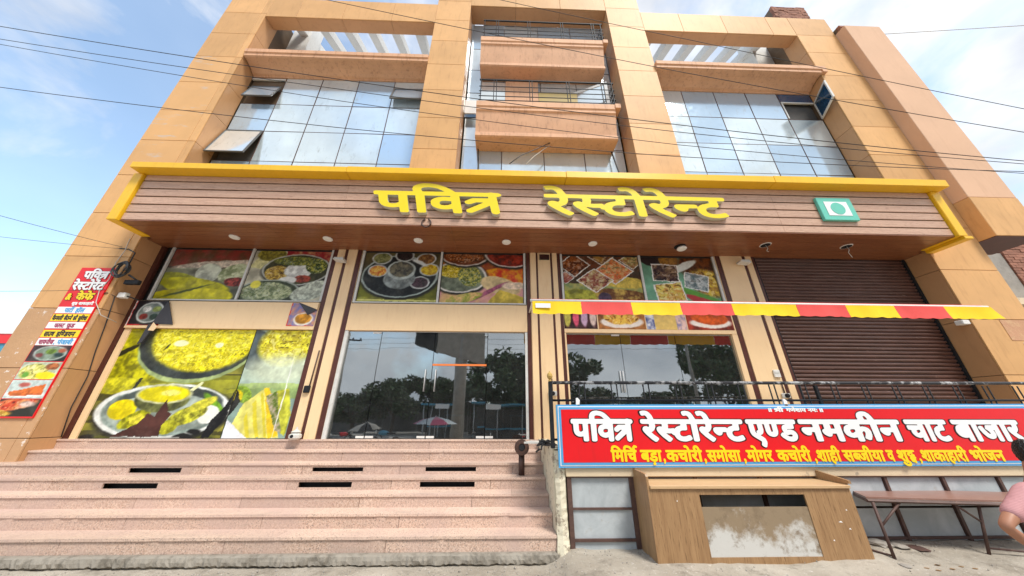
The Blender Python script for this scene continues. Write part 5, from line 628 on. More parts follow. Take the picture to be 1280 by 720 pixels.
# ---------------------------------------------------------------- steps
stairs = empty('front_steps', (-4.5, -.5, 0), 'wide flight of worn pink granite steps before the doors', 'steps')
VENTS = {4: [(-6.26, -5.40, .685, .757), (-3.23, -2.37, .70, .762), (-1.31, -.44, .70, .765)], 3: [(-6.24, -5.40, .515, .59), (-3.23, -2.39, .525, .60), (-1.31, -.43, .525, .60)]}
for k in range(7):
    xl = -12.5 if k < 5 else L1 + .001; xr = .725
    y0, z1 = SY[k], RI * (k + 1); z0 = z1 - RI; yb = (SY[k + 1] if k < 6 else YG + .1)
    core = B('step', m_gap, stairs, xl + .01, xr - .012, y0 + .14, yb + .13, z0 - (.16 if k == 0 else 0), z1 - .031)
    rr = random.Random(k + 10); cuts = [xl]
    while cuts[-1] < xr - 2.2: cuts.append(cuts[-1] + rr.uniform(1.5, 2.1))
    cuts.append(xr)
    vs = VENTS.get(k, [])
    for a, b in zip(cuts, cuts[1:]):
        segs = [(a, b)]
        for v in vs:
            ns = []
            for s0, s1 in segs:
                if v[1] <= s0 or v[0] >= s1: ns.append((s0, s1)); continue
                if v[0] > s0: ns.append((s0, v[0]))
                if v[1] < s1: ns.append((v[1], s1))
            segs = ns
        for s0, s1 in segs:
            if s1 - s0 > .02: B('riser_slab', m_gran, core, s0 + (.003 if s0 == a else 0), s1 - (.003 if s1 == b else 0), y0, y0 + .025, z0, z1 - .031)
    for v in vs:
        B('riser_slab', m_gran, core, v[0], v[1], y0 + .0005, y0 + .025, z0, v[2]); B('riser_slab', m_gran, core, v[0], v[1], y0 + .0005, y0 + .025, v[3], z1 - .031)
        B('vent_recess', m_black, core, v[0] - .02, v[1] + .02, y0 + .11, y0 + .13, v[2] - .02, v[3] + .02)
    cuts2 = [xl] + [c + .6 for c in cuts[1:-1]] + [xr]
    for a, b in zip(cuts2, cuts2[1:]):
        rt = random.Random(int(a * 100) + k); fr = [(b - .0015, yb - .001), (a + .0015, yb - .001), (a + .0015, y0 - .018)]; xx = a + .05
        while xx < b - .05:
            ch = rt.random(); d = rt.uniform(.006, .014) if ch < (.05 if k < 2 else .015) else rt.uniform(-.0015, .0015); fr.append((xx, y0 - .018 + d)); xx += rt.uniform(.03, .07) if ch < .1 else rt.uniform(.06, .2)
        fr.append((b - .0015, y0 - .018)); prism('tread_slab', m_tread, core, fr, z1 - .03, z1, 'z')
# chipped nosing pieces lying proud on the lowest riser
# ---------------------------------------------------------------- terrace
ter = empty('side_terrace', (5, -1.4, 0), 'raised terrace with grey boarded front under the red banner', 'terrace')
TY = -1.43
B('deck_slab', m_bcream, ter, .90, 12.6, TY + .01, YG + .1, .86, FL - .003)
def rough_pier():
    bm = bmesh.new(); rnd = random.Random(8); n = 26; rows = []
    for i in range(n + 1):
        z = -.12 + 1.25 * i / n; w = .738 + .0 * z
        base = .06 * (1 - i / n) ** 4 * 2
        rows.append([bm.verts.new((.738, TY + .6, z)), bm.verts.new((.738 + rnd.uniform(0, .012) - base * .3, TY + .02 + rnd.uniform(-.008, .008) - base, z)), bm.verts.new((.80, TY - .012 + rnd.uniform(-.01, .01) - base, z)), bm.verts.new((.875 + rnd.uniform(-.014, .006), TY - .005 + rnd.uniform(-.008, .006) - base, z)), bm.verts.new((.90, TY + .05, z))])
    for a, b in zip(rows, rows[1:]):
        for k in range(4): bm.faces.new((a[k], a[k + 1], b[k + 1], b[k]))
    frombm('plaster_pier', bm, m_pier, ter)
rough_pier()
B('side_wall', m_pier, ter, .728, .90, TY + .05, YG, -.1, FL - .004)
prism('pier_top', m_pier, ter, [(.73, TY - .02), (.92, TY - .02), (.92, YG), (.73, YG)], FL - .003, FL + .012, 'z')
B('slab_edge', m_bcream, ter, .885, 12.6, TY - .035, TY + .008, .815, FL - .001, .008)
# grey boards between rusty bars
px = [.93, 1.79, 2.70, 3.62, 4.54, 5.42, 6.27, 7.10, 7.95, 8.8, 9.7]
fb = B('board_backing', m_gap, ter, .90, 12.6, TY + .12, TY + .15, -.1, .86)
for i, (a, b) in enumerate(zip(px, px[1:])):
    B('grey_board', m_grey, ter, a + .03, b - .03, TY + .02, TY + .035, .455, .80); B('grey_board', m_grey, ter, a + .03, b - .03, TY + .02, TY + .035, .0, .43)
    if i == 0: B('frame_bar', m_pframe, ter, a + .031, b - .031, TY - .0, TY + .03, .43, .455)
for i, a in enumerate(px): B('frame_bar', m_pframe, ter, a - (.03 if i < 2 else .02), a + (.03 if i < 2 else .02), TY - .01, TY + .03, .0, .80)
B('frame_bar', m_pframe, ter, .90, 9.8, TY - .012, TY + .03, .80, .82); B('frame_bar', m_pframe, ter, .90, 9.8, TY - .008, TY + .03, .09, .12)
# railing on the terrace edge
rail = empty('terrace_railing', (4.5, TY, FL), 'black metal railing with worn top bar behind the red banner', 'railing')
m_worn = mk_peel('worn_black_rail', (.03, .03, .035), (.42, .42, .42), .50, .58)
tube('top_rail', m_worn, rail, [(.74, TY, 2.055), (12.5, TY, 2.11)], .024)
tube('lower_rail', m_black, rail, [(.74, TY, 1.80), (12.5, TY, 1.85)], .016); tube('lower_rail', m_black, rail, [(.74, TY, 1.27), (12.5, TY, 1.27)], .016)
x = 1.17
while x < 12.3:
    for d in (0, .085): tube('railing_bar', m_black, rail, [(x + d, TY, FL), (x + d, TY, 2.045)], .010, 6)
    x += .498
for x in (4.9, 8.6, 12.45): B('railing_post', m_black, rail, x - .02, x + .02, TY - .02, TY + .02, FL, 2.04)
B('end_post', m_black, rail, .70, .755, TY - .03, TY + .03, 1.16, 2.07, .005)
lathe('finial', m_brass, rail, (.727, TY, 2.07), [(.02, 0), (.03, .01), (.015, .03), (.035, .05), (.045, .08), (.038, .115), (.012, .14), (.006, .16)], 14)
# ---------------------------------------------------------------- fascia
fas = empty('wooden_fascia', (1, -.3, SOF), 'wood plank shop fascia with yellow metal edging over the doors', 'signboard')
FY = -.641
zj = [5.40, 5.60, 5.815, 6.03, 6.245, 6.46, 6.64]
fcore = B('fascia_box', m_gap, fas, -8.20, 10.30, FY + .03, .42, SOF + .03, 6.63)
for a, b in zip(zj, zj[1:]):
    xs = [-8.20, -3.6, 1.4, 6.33, 10.30]
    for p, q in zip(xs, xs[1:]): B('plank', m_plank, fas, p + .001, q - .001, FY, FY + .025, a + .030, b - .002, .003)
ys = [FY + .002, -.45, -.26, -.07, .12, .31, YG - .002]
for i, (a, b) in enumerate(zip(ys, ys[1:])):
    xs = [L1 + .01, -5.2, -1.2, 3.1, 7.2, R1 - .01]
    if a < -.0: xs[0] = -8.30; xs[-1] = 10.40
    for p, q in zip(xs, xs[1:]): B('soffit_plank', m_soff, fas, p + .002, q - .002, a + .003, b - .003, SOF, SOF + .022)
lx = [-8.34, -3.61, 1.40, 6.33, 10.57]
for i, (p, q) in enumerate(zip(lx, lx[1:])): B('yellow_coping', m_yellow, fas, p + .004, q - .004, -.885, -.002, 6.645, 6.80 + .014 * i, .006)
B('yellow_edge', m_yellow, fas, -8.425, -8.22, FY - .06, -.005, SOF - .015, 6.643, .01)
B('yellow_edge', m_yellow, fas, 10.32, 10.53, FY - .06, -.005, SOF - .015, 6.643, .01)
B('yellow_edge', m_yellow, fas, 10.42, 10.62, FY - .06, -.006, SOF - .085, SOF - .017, .004)
word('lettering', 'pavitra~', m_lyel, fas, -2.88, .04, 5.70, FY - .105, .86, .10, -.22, side=m_lside)
word('lettering', 'restorent~', m_lyel, fas, .90, 5.14, 5.715, FY - .105, .86, .10, -.10, side=m_lside)
vg = B('veg_mark', m_teal, fas, 7.33, 8.16, FY - .07, FY - .001, 5.74, 6.37, .008)
B('mark_field', m_wh, vg, 7.47, 8.02, FY - .078, FY - .0705, 5.86, 6.25)
lathe('mark_dot', m_teal, vg, (7.745, FY - .084, 6.055), [(.165, 0), (.165, .005)], 28, 'y')
m_lamp = paint('lamp_disc', (.82, .82, .80), .02, rough=.35)
LPOS = [(-6.28, 'leftmost'), (-4.145, 'second from left'), (-2.04, 'above the steel pan poster'), (.04, 'above the plates poster'), (2.11, 'above the diamond poster')]
for x, lab in LPOS:
    t = empty('downlight', (x, -.05, SOF), 'round white downlight in the wooden soffit, ' + lab, 'downlight', 'downlights in the soffit')
    lathe('lamp_ring', m_white, t, (x, -.05, SOF - .022), [(.098, .0), (.106, .012), (.106, .021)], 24); lathe('lamp_disc', m_lamp, t, (x, -.05, SOF - .028), [(.078, 0), (.088, .0059)], 24)
t = empty('loose_downlight', (4.27, 0, SOF), 'white downlight hanging loose from its soffit hole', 'downlight', 'downlights in the soffit')
lathe('soffit_hole', m_black, t, (4.27, .02, SOF - .006), [(.13, 0), (.13, .005)], 20); lathe('lamp_disc', m_lamp, t, (4.25, -.06, SOF - .13), [(.09, 0), (.11, .02), (.10, .05), (.07, .07)], 20); tube('flex', m_wwire, t, [(4.25, -.06, SOF - .06), (4.27, .0, SOF - .03), (4.28, .02, SOF)], .006)
for x, lab in ((6.28, 'nearer the green mark'), (8.29, 'right under the green mark')):
    t = empty('empty_light_hole', (x, -.13, SOF), 'empty black lamp hole with dangling wire, ' + lab, 'light hole', 'empty lamp holes')
    bm = bmesh.new(); n = 22
    t2 = lathe('hole_rim', m_white, t, (x, -.13, SOF - .010), [(.112, 0), (.120, .009)], n); lathe('hole', m_black, t, (x, -.13, SOF - .012), [(.102, 0), (.102, .001)], n)
    tube('flex', m_wwire, t, [(x, -.13, SOF), (x + .02, -.14, SOF - .1), (x - .01, -.12, SOF - .16), (x + .03, -.12, SOF - (.30 if x > 7 else .18))], .007)
hs = [(.13 * math.sin(a) * .75, .13 * -math.cos(a)) for a in np.linspace(R(200), R(520), 18)]
tag(tube('horseshoe', m_rust, None, [(-1.72 + p[0], FY - .02, 5.47 + p[1] * .8) for p in hs], .016), 'small rusty horseshoe nailed to the lowest plank', 'horseshoe')
# ---------------------------------------------------------------- roller shutter
sh = empty('roller_shutter', (8.5, YG, FL), 'closed maroon roller shutter behind the awning and railing', 'shutter')
def shutter():
    x0, x1, z = 6.43, R1 - .09, FL; me_pts = []
    pit = .088
    while z < SOF:
        me_pts += [(YG + .035, z), (YG + .028, z + pit * .12), (YG + .004, z + pit * .30), (YG - .004, z + pit * .55), (YG + .006, z + pit * .82), (YG + .034, z + pit * .93)]
        z += pit
    bm = bmesh.new(); xs = np.linspace(x0, x1, 9); rnd = random.Random(4)
    cols = [[bm.verts.new((x, y + rnd.uniform(-.003, .003), min(zz, SOF - .002))) for y, zz in me_pts] for x in xs]
    for a, b in zip(cols, cols[1:]):
        for i in range(len(me_pts) - 1):
            if (a[i].co - a[i + 1].co).length > 1e-5: bm.faces.new((a[i], a[i + 1], b[i + 1], b[i]))
    tag(frombm('shutter_slats', bm, m_shut, sh), kind='stuff')
shutter()
B('guide_rail', m_black, sh, R1 - .09, R1 - .03, YG - .03, YG + .05, FL, SOF - .003); B('guide_rail', m_black, sh, 6.435, 6.475, YG - .03, YG + .0, FL, SOF - .003)
B('bottom_bar', m_brown, sh, 6.48, R1 - .1, YG - .02, YG - .006, FL + .01, FL + .10)
# ---------------------------------------------------------------- awning
aw = empty('striped_awning', (5.6, -.25, 3.8), 'long yellow and red striped awning valance on a white bar', 'awning')
AY = -.73; AK = .9208; ZK = lambda z: 1.575 + (z - 1.575) * AK      # 5.54 m from the street camera line
tube('front_bar', m_white, aw, [(.56 * AK, AY, ZK(3.845)), (10.67 * AK, AY, ZK(3.83))], .027, 10)
xb = [v * AK for v in (.60, 1.63, 2.70, 3.76, 4.88, 6.30, 7.40, 8.49, 9.61, 10.70)]
for i, (a, b) in enumerate(zip(xb, xb[1:])):
    bm = bmesh.new(); n = 26; nz = 7; rows = []
    for k in range(n + 1):
        x = a + .0015 + (b - a - .003) * k / n; ph = x * 2 * math.pi / .265
        hb = .275 + .020 * abs(math.sin(ph / 2)) - .012 + .01 * math.sin(x * .9)
        row = []
        for q in range(nz + 1):
            t = q / nz; sw = .012 * math.sin(x * 5.1 + .8) * t + .008 * math.sin(x * 13) * t + .02 * t * t
            dx = .10 * t if (b > 9.8 and k == n) else 0
            row.append(bm.verts.new((x + dx, AY - .028 - sw, ZK(3.82) - hb * AK * t)))
        rows.append(row)
    for r0, r1 in zip(rows, rows[1:]):
        for q in range(nz): bm.faces.new((r0[q], r0[q + 1], r1[q + 1], r1[q]))
    frombm('valance_stripe', bm, m_awr if i % 2 else m_awy, aw, smooth=True)
B('price_sticker', m_wh, aw, .61, .90, AY - .052, AY - .046, 3.50, 3.59)
tube('canvas_roll', m_awr, aw, [(.55, AY + .075, 3.685), (9.8, AY + .075, 3.675)], .042, 12)
for x0_, x1_ in ((.60, .56), (10.45, 9.75)): tube('awning_arm', m_white, aw, [(x0_, .44, 3.80), (x1_, AY + .05, 3.66)], .016)
B('arm_bracket', m_white, aw, 10.36, 10.53, .02, .16, 3.52, 3.62, .01)
# ---------------------------------------------------------------- banner
ban = empty('red_banner', (4.4, -1.5, .93), 'long red restaurant banner with white Hindi lettering on railing', 'banner')
def sheet(name, mt, parent, pts, y0, y1): return prism(name, mt, parent, pts, y0, y1, 'y')
BL, BR = .791, 8.04
zt = lambda x: 1.737 + (x - BL) * .0056; zb = lambda x: .926 + (x - BL) * .0034
def strip(i): return [(BL + i, zb(BL) + i), (BR - i, zb(BR) + i), (BR - i, zt(BR) - i), (BL + i, zt(BL) - i)]
sheet('banner_frame', m_blue, ban, strip(0), -1.50, -1.462); sheet('white_border', m_wh, ban, strip(.022), -1.504, -1.5005); sheet('blue_border', m_blue, ban, strip(.034), -1.508, -1.5045)
sheet('red_field', m_red, ban, strip(.066), -1.512, -1.5085)
for k, a, b in [('pavitra', 0.988, 1.89), ('restorent', 2.001, 3.512), ('and', 3.559, 4.306), ('namkeen', 4.347, 5.884), ('chaat', 5.963, 6.602), ('bazaar', 6.687, 7.724)]:
    z0 = 1.268 + (a - 1) * .0008
    word('outline_lettering', k + '+', m_bk, ban, a - .012, b + .012, z0, -1.5155, .42, .003); word('lettering', k, m_wh, ban, a, b, z0 + .002, -1.5205, .415, .0045)
for k, a, b in [('mirchi', 1.521, 1.903), ('bada', 1.937, 2.242), ('comma', 2.253, 2.285), ('kachori', 2.298, 2.821), ('comma', 2.832, 2.865), ('samosa', 2.878, 3.369), ('comma', 3.398, 3.431), ('mogar', 3.45, 3.83), ('kachori', 3.887, 4.385), ('comma', 4.42, 4.453), ('shahi', 4.467, 4.816), ('sabjiya', 4.851, 5.461), ('va', 5.496, 5.602), ('shuddh', 5.649, 5.921), ('comma', 5.95, 5.983), ('shakahari', 6.004, 6.694), ('bhojan', 6.741, 7.245)]:
    word('lettering', k, m_yel, ban, a, b, 1.008, -1.517, .212, .004)
for k, a, b in [('danda', 3.964, 4.013), ('shri', 4.049, 4.196), ('ganeshay', 4.233, 4.539), ('namah', 4.564, 4.711), ('danda', 4.748, 4.797)]:
    word('lettering', k, m_wh, ban, a, b, 1.652, -1.517, .075, .004)
for x, lab in ((1.12, 'near the left post'), (4.28, 'over the banner middle')):
    prism_pts = [(x - .03, 1.74), (x + .015, 1.72), (x + .03, 1.80), (x + .0, 1.835), (x - .025, 1.83)]
    tag(prism('cloth_tie', m_wh, None, prism_pts, -1.50, -1.475, 'y'), 'small white cloth knot tying the banner ' + lab, 'cloth tie', 'cloth ties on the banner')
# ---------------------------------------------------------------- upright sign on the left column
vs = empty('upright_sign', (-8.9, -.02, 1.5), 'tall narrow menu sign with food photos on left column', 'sign')
SX0, SX1 = -9.276, -8.528
B('sign_board', m_red, vs, SX0, SX1, -.028, -.001, 1.52, 4.56)
def band(z0, z1, m): return B('sign_band', m, vs, SX0 + .012, SX1 - .012, -.031, -.0285, z0, z1)
band(3.512, 3.65, m_wh); band(3.341, 3.495, m_yel); band(3.19, 3.324, m_wh); band(3.009, 3.156, m_yel); band(2.847, 2.992, m_wh)
W2 = lambda k, a, b, z, m, s, d=0: word('lettering', k, m, vs, SX0 + a, SX0 + b, z, -.034 - d, s, .003)
for k, a, b, z, s in (('pavitra', .14, .66, 4.30, .26), ('restorent2', .04, .70, 4.04, .27)):
    W2(k + '+', a - .008, b + .008, z, m_bk, s); W2(k, a, b, z, m_wh, s, .004)
W2('amp+', .04, .17, 3.81, m_bk, .2); W2('amp', .05, .16, 3.81, m_yel, .2, .004); W2('kaife+', .24, .62, 3.81, m_bk, .23); W2('kaife', .25, .61, 3.81, m_yel, .225, .004)
W2('shuddh', .24, .36, 3.70, m_wh, .085); W2('shakahari', .38, .68, 3.70, m_wh, .085)
W2('party', .18, .36, 3.535, m_blue, .13); W2('hall', .40, .58, 3.535, m_blue, .13)
for k, a, b in (('family', .03, .24), ('baithne', .26, .42), ('ki', .44, .52), ('suvidha', .54, .72)): W2(k, a, b, 3.365, m_bk, .13)
W2('fast', .16, .36, 3.21, m_mag, .125); W2('food', .40, .56, 3.21, m_mag, .125)
W2('south', .06, .26, 3.03, m_bk, .14); W2('indian', .30, .66, 3.03, m_bk, .14)
W2('chinese', .05, .34, 2.87, m_mag, .13); W2('comma', .35, .37, 2.87, m_blue, .13); W2('punjabi', .41, .70, 2.87, m_blue, .13)
# ---------------------------------------------------------------- printed food posters, painted per vertex on fine grids
def vnoise(X, Y, s, seed):
    g = np.random.RandomState(seed).rand(97, 97); u, v = X * s + 300, Y * s + 300
    i, j = np.floor(u).astype(int), np.floor(v).astype(int); a, b = u - i, v - j; a = a * a * (3 - 2 * a); b = b * b * (3 - 2 * b)
    q = lambda p, r: g[p % 97, r % 97]
    return (q(i, j) * (1 - a) + q(i + 1, j) * a) * (1 - b) + (q(i, j + 1) * (1 - a) + q(i + 1, j + 1) * a) * b
def fbm(X, Y, s, seed): return .5 * vnoise(X, Y, s, seed) + .3 * vnoise(X, Y, s * 2.1, seed + 1) + .2 * vnoise(X, Y, s * 4.3, seed + 2)
class Art:
    def __init__(s, x0, x1, z0, z1, res=.016):
        s.nx, s.nz = max(4, int((x1 - x0) / res)), max(4, int((z1 - z0) / res))
        s.x0, s.x1, s.z0, s.z1 = x0, x1, z0, z1
        s.X, s.Z = np.meshgrid(np.linspace(x0, x1, s.nx + 1), np.linspace(z0, z1, s.nz + 1)); s.C = np.zeros(s.X.shape + (3,)); s.seed = 1; s.PX, s.PZ = s.X, s.Z
        n1, n2 = fbm(s.X, s.Z, 5, 31) - .5, fbm(s.X, s.Z, 5, 77) - .5; s.X = s.PX + .035 * n1 + .016 * (fbm(s.PX, s.PZ, 16, 5) - .5); s.Z = s.PZ + .035 * n2 + .016 * (fbm(s.PX, s.PZ, 16, 9) - .5)
    def put(s, m, col, tex=0., sc=20, col2=None):
        s.seed += 7; m = np.clip(m, 0, 1)[..., None]; c = np.array(col, float) / 255
        n = fbm(s.X, s.Z, sc, s.seed)[..., None]; n = np.clip((n - .5) * 2.6 + .5, 0, 1)
        c2 = np.array(col2, float) / 255 if col2 is not None else c * (1 - tex)
        cc = c * n + c2 * (1 - n) if (tex or col2 is not None) else c * np.ones_like(n)
        s.C = s.C * (1 - m) + cc * m
    def ell(s, cx, cz, rx, rz, ang=0, soft=.02):
        a = math.radians(ang); dx, dz = s.X - cx, s.Z - cz; u = dx * math.cos(a) + dz * math.sin(a); v = -dx * math.sin(a) + dz * math.cos(a)
        return np.clip((1 - np.sqrt((u / rx) ** 2 + (v / rz) ** 2)) * min(rx, rz) / soft + .5, 0, 1)
    def rect(s, a, b, c, d): return ((s.X >= a) & (s.X <= b) & (s.Z >= c) & (s.Z <= d)).astype(float)
    def poly(s, pts):
        ins = np.zeros(s.X.shape, bool); n = len(pts)
        for i in range(n):
            (xa, za), (xb, zb_) = pts[i], pts[(i + 1) % n]
            if za == zb_: continue
            c = ((za > s.Z) != (zb_ > s.Z)) & (s.X < (xb - xa) * (s.Z - za) / (zb_ - za) + xa); ins ^= c
        return ins.astype(float)
    def plate(s, cx, cz, rx, rz, rim=(225, 228, 225), inner=(120, 125, 125), w=.07, ang=0):
        s.put(s.ell(cx + .02, cz - .04, rx * 1.04, rz * 1.05, ang, .05), (40, 40, 35)); s.put(s.ell(cx, cz, rx, rz, ang), rim, .1, 6); s.put(s.ell(cx, cz, rx - w, rz - w * rz / rx, ang), inner, .3, 8)
    def bowl(s, cx, cz, rx, rz, food, food2=None, rim=(200, 205, 205)):
        s.put(s.ell(cx, cz, rx, rz), rim, .2, 10); s.put(s.ell(cx, cz, rx * .84, rz * .82), food, .3, 25, food2)
    def rice(s, m, a, b, sc=26):
        s.put(m, a, .0, sc, b); k = vnoise(s.X + .3 * vnoise(s.X, s.Z, 9, 3), s.Z, sc * 1.6, s.seed + 50); s.put(m * (k > .74) * .6, np.array(a) * .5 + 125, .0); s.put(m * (k < .2), np.array(b) * .62)
    def build(s, name, y, label=None, cat=None, group=None, parent=None, thick=.003):
        g1, g2 = fbm(s.PX, s.PZ, 11, 400), fbm(s.PX, s.PZ, 28, 401); s.C = np.clip(s.C * (.90 + .20 * g1 + .05 * g2)[..., None], 0, 1); s.X, s.Z = s.PX, s.PZ
        lin = np.where(s.C <= .04045, s.C / 12.92, ((s.C + .055) / 1.055) ** 2.4)
        nv = s.X.size; V = np.stack([s.X, np.full(s.X.shape, y), s.Z], -1).reshape(-1, 3)
        idx = np.arange(nv).reshape(s.X.shape); F = np.stack([idx[:-1, :-1], idx[:-1, 1:], idx[1:, 1:], idx[1:, :-1]], -1).reshape(-1, 4)
        me = bpy.data.meshes.new(name); me.from_pydata(V.tolist(), [], F.tolist())
        at = me.color_attributes.new('Col', 'FLOAT_COLOR', 'POINT'); at.data.foreach_set('color', np.concatenate([lin.reshape(-1, 3), np.ones((nv, 1))], 1).astype(np.float32).ravel())
        o = link(name, me, m_print, parent)
        if label: tag(o, label, cat, group)
        return o
Y1 = YG - .004      # print on the glass
G = 'food posters on the shop windows'
# big poster, left part: yellow rice pan, curry bowl and plate
A = Art(-8.205, -5.515, FL + .01, 3.335, .0145)
A.put(np.ones_like(A.X), (150, 145, 60), 0, 2.2, (70, 75, 30))
w_ = (vnoise(A.X * .25, A.Z * 9, 1.6, 3) > .55).astype(float) * (A.Z < 2.5); A.put(w_ * .8, (75, 72, 40), .3, 3)
A.put(A.rect(-7.6, -5.3, 1.9, 2.35) * .5, (190, 195, 40), .3, 4)
A.put(A.ell(-8.2, 2.9, .55, .75, 10), (215, 210, 20), .35, 9); A.put(A.ell(-8.35, 2.7, .62, .06, 30), (40, 40, 20))
A.put(A.ell(-7.75, 2.45, .52, .36, -10), (205, 200, 15), .45, 8); A.put(A.ell(-7.9, 2.13, .6, .17), (220, 215, 40), .35, 9)
A.put(A.ell(-6.62, 3.02, 1.27, .83, 0), (175, 195, 130), .2, 5); A.put(A.ell(-6.62, 3.10, 1.27, .83), (60, 68, 66), .35, 5)
A.rice(A.ell(-6.52, 3.16, 1.12, .74, 0, .06), (240, 232, 20), (176, 160, 10), 15); A.rice(A.ell(-6.5, 3.2, 1.1, .68, 0, .3) * .5, (252, 248, 90), (225, 210, 10), 26)
A.put(A.ell(-7.02, 3.02, .16, .07), (235, 238, 190)); A.put(A.ell(-6.2, 3.0, .09, .06), (235, 238, 190))
A.put(A.ell(-7.28, 2.95, .07, .02, 60), (40, 45, 20))
A.put(A.poly([(-7.55, 2.3), (-7.48, 2.3), (-7.62, 1.85), (-7.68, 1.85)]), (45, 48, 40))
A.plate(-6.82, 1.66, 1.32, .52, (226, 232, 228), (150, 168, 160), .13); A.put(A.ell(-6.75, 1.82, 1.05, .30), (75, 85, 82), .3, 4); A.put(A.ell(-6.8, 1.62, 1.08, .36), (175, 190, 180), .3, 4)
A.put(A.ell(-7.62, 1.68, .27, .19), (245, 226, 5), .22, 8); A.put(A.ell(-7.30, 1.50, .30, .14, 25), (190, 190, 20), .4, 12)
A.put(A.ell(-5.86, 1.80, .32, .07, -35), (120, 175, 40), .2); A.put(A.ell(-5.9, 1.60, .22, .17), (232, 236, 228)); A.put(A.ell(-6.30, 1.58, .36, .16, 20), (215, 215, 60), .5, 14); A.put(A.ell(-6.10, 1.78, .3, .1, 25), (235, 230, 70), .3, 12); A.put(A.ell(-6.62, 1.36, .2, .13, 10), (195, 195, 40), .4, 10)
A.put(A.ell(-6.92, 1.87, .54, .24), (120, 125, 70), .5, 5); A.put(A.ell(-6.92, 1.98, .56, .19), (205, 208, 160), .3, 6); A.put(A.ell(-6.92, 1.98, .50, .155), (235, 222, 10), .18, 6); A.put(A.ell(-6.8, 2.0, .2, .06), (250, 245, 120), .2); A.put(A.poly([(-6.45, 2.05), (-6.36, 2.04), (-6.22, 2.2), (-6.27, 2.22)]), (215, 218, 170))
A.put(A.poly([(-7.62, 1.19), (-7.4, 1.3), (-7.2, 1.42), (-7.08, 1.62), (-6.92, 1.56), (-6.82, 1.90), (-6.70, 1.64), (-6.60, 1.62), (-6.72, 1.40), (-6.7, 1.19)]), (88, 52, 46), .25, 4)
A.put(A.poly([(-7.2, 1.42), (-7.1, 1.55), (-7.22, 1.60), (-7.42, 1.53), (-7.35, 1.4)]), (232, 222, 60), .2)
for c in ((-6.25, 1.17, .2, .08), (-8.05, 1.18, .14, .05), (-6.05, 1.28, .13, .05)): A.put(A.ell(*c), (30, 30, 30))
A.put(A.poly([(-5.9, 1.16), (-5.75, 1.16), (-5.52, 1.55), (-5.52, 2.1), (-5.62, 1.75), (-5.8, 1.5)]), (25, 25, 28))
A.put(A.rect(-7.6, -6.3, 1.155, 1.185) * .7, (170, 170, 165))
A.build('food_poster', Y1, 'big torn poster of yellow rice pan and curry plate', 'poster', G)
A = Art(-5.50, -4.262, FL + .01, 3.335, .0145)
A.put(np.ones_like(A.X), (150, 178, 168), .25, 2); A.put(A.rect(-6, -4, 2.1, 3.4) * .6, (195, 212, 195), .2, 3)
A.put(A.ell(-5.4, 2.9, .32, .45, 20), (92, 104, 106), .3, 4)
A.rice(A.ell(-4.75, 3.02, .60, .46, 0, .1), (238, 232, 60), (178, 160, 40), 14); A.put(A.ell(-4.7, 2.5, .75, .3, 0, .2) * .8, (225, 235, 205), .15, 5)
A.put(A.rect(-5.6, -4.2, 1.9, 2.2) * .5, (185, 215, 80), .3, 6); A.put(A.ell(-5.35, 1.98, .22, .14, -40), (150, 185, 60), .3); A.put(A.ell(-5.48, 1.93, .14, .14, 0), (225, 205, 15), .2)
A.put(A.poly([(-5.45, 1.17), (-4.4, 1.17), (-4.9, 2.12), (-5.28, 1.8)]), (232, 226, 120), .15, 6)
st_ = ((np.sin((A.X * .9 + A.Z * .35) * 38) > .2) * A.poly([(-5.2, 1.17), (-4.62, 1.17), (-4.95, 2.02), (-5.15, 1.75)])); A.put(st_ * .7, (205, 190, 30))
A.put(A.poly([(-4.95, 2.1), (-4.85, 2.12), (-4.42, 1.2), (-4.6, 1.17)]), (240, 205, 40), .1); A.put(A.poly([(-4.88, 1.95), (-4.68, 2.05), (-4.38, 1.25), (-4.5, 1.3)]), (88, 108, 40), .5, 14, (185, 170, 150)); A.put(A.poly([(-4.68, 2.05), (-4.45, 2.1), (-4.27, 1.6), (-4.3, 1.2), (-4.38, 1.25)]), (212, 215, 70), .3, 8)
A.put(A.poly([(-5.5, 1.16), (-5.5, 1.5), (-5.0, 1.16)]), (222, 226, 232)); A.put(A.ell(-4.52, 1.9, .01, .7, 0, .01), (240, 240, 240))
A.put(A.poly([(-5.5, 1.55), (-5.42, 1.68), (-5.36, 1.85), (-5.5, 2.1)]), (25, 25, 25))
A.build('food_poster', Y1, 'poster of grilled sandwich below yellow rice, left of pillar', 'poster', G)
# top row
A = Art(-8.10, -6.24, 4.045, 5.352, .0145)
A.put(np.ones_like(A.X), (70, 50, 35), .4, 2); A.put(A.rect(-9, -6, 4.9, 5.4) * .8, (150, 50, 40), .5, 5, (95, 60, 30)); A.put(A.ell(-7.0, 4.95, 1.0, .10, 5), (215, 200, 180), .3)
A.put(A.rect(-9, -6, 4.0, 4.85) * .7, (150, 160, 135), .4, 3); A.put(A.ell(-7.1, 4.72, .30, .26), (205, 210, 190), .3, 6); A.put(A.ell(-6.5, 4.72, .35, .25, 20), (120, 130, 90), .5, 10, (200, 205, 170)); A.put(A.ell(-6.4, 4.5, .25, .12), (170, 70, 60), .5)
A.put(A.ell(-7.7, 4.55, .5, .16, -12), (178, 180, 50), .3, 7); A.put(A.ell(-7.3, 4.38, .85, .2, -8), (200, 195, 30), .3, 5); A.put(A.ell(-7.8, 4.1, .5, .19, 8), (180, 170, 20), .3, 5); A.put(A.ell(-6.95, 4.12, .62, .2), (222, 212, 40), .22, 5); A.put(A.ell(-7.45, 4.25, .5, .03, 18), (70, 80, 30))
A.build('food_poster', Y1, 'poster of yellow folded breads, top left window', 'poster', G)
A = Art(-6.16, -4.30, 4.045, 5.352, .0145)
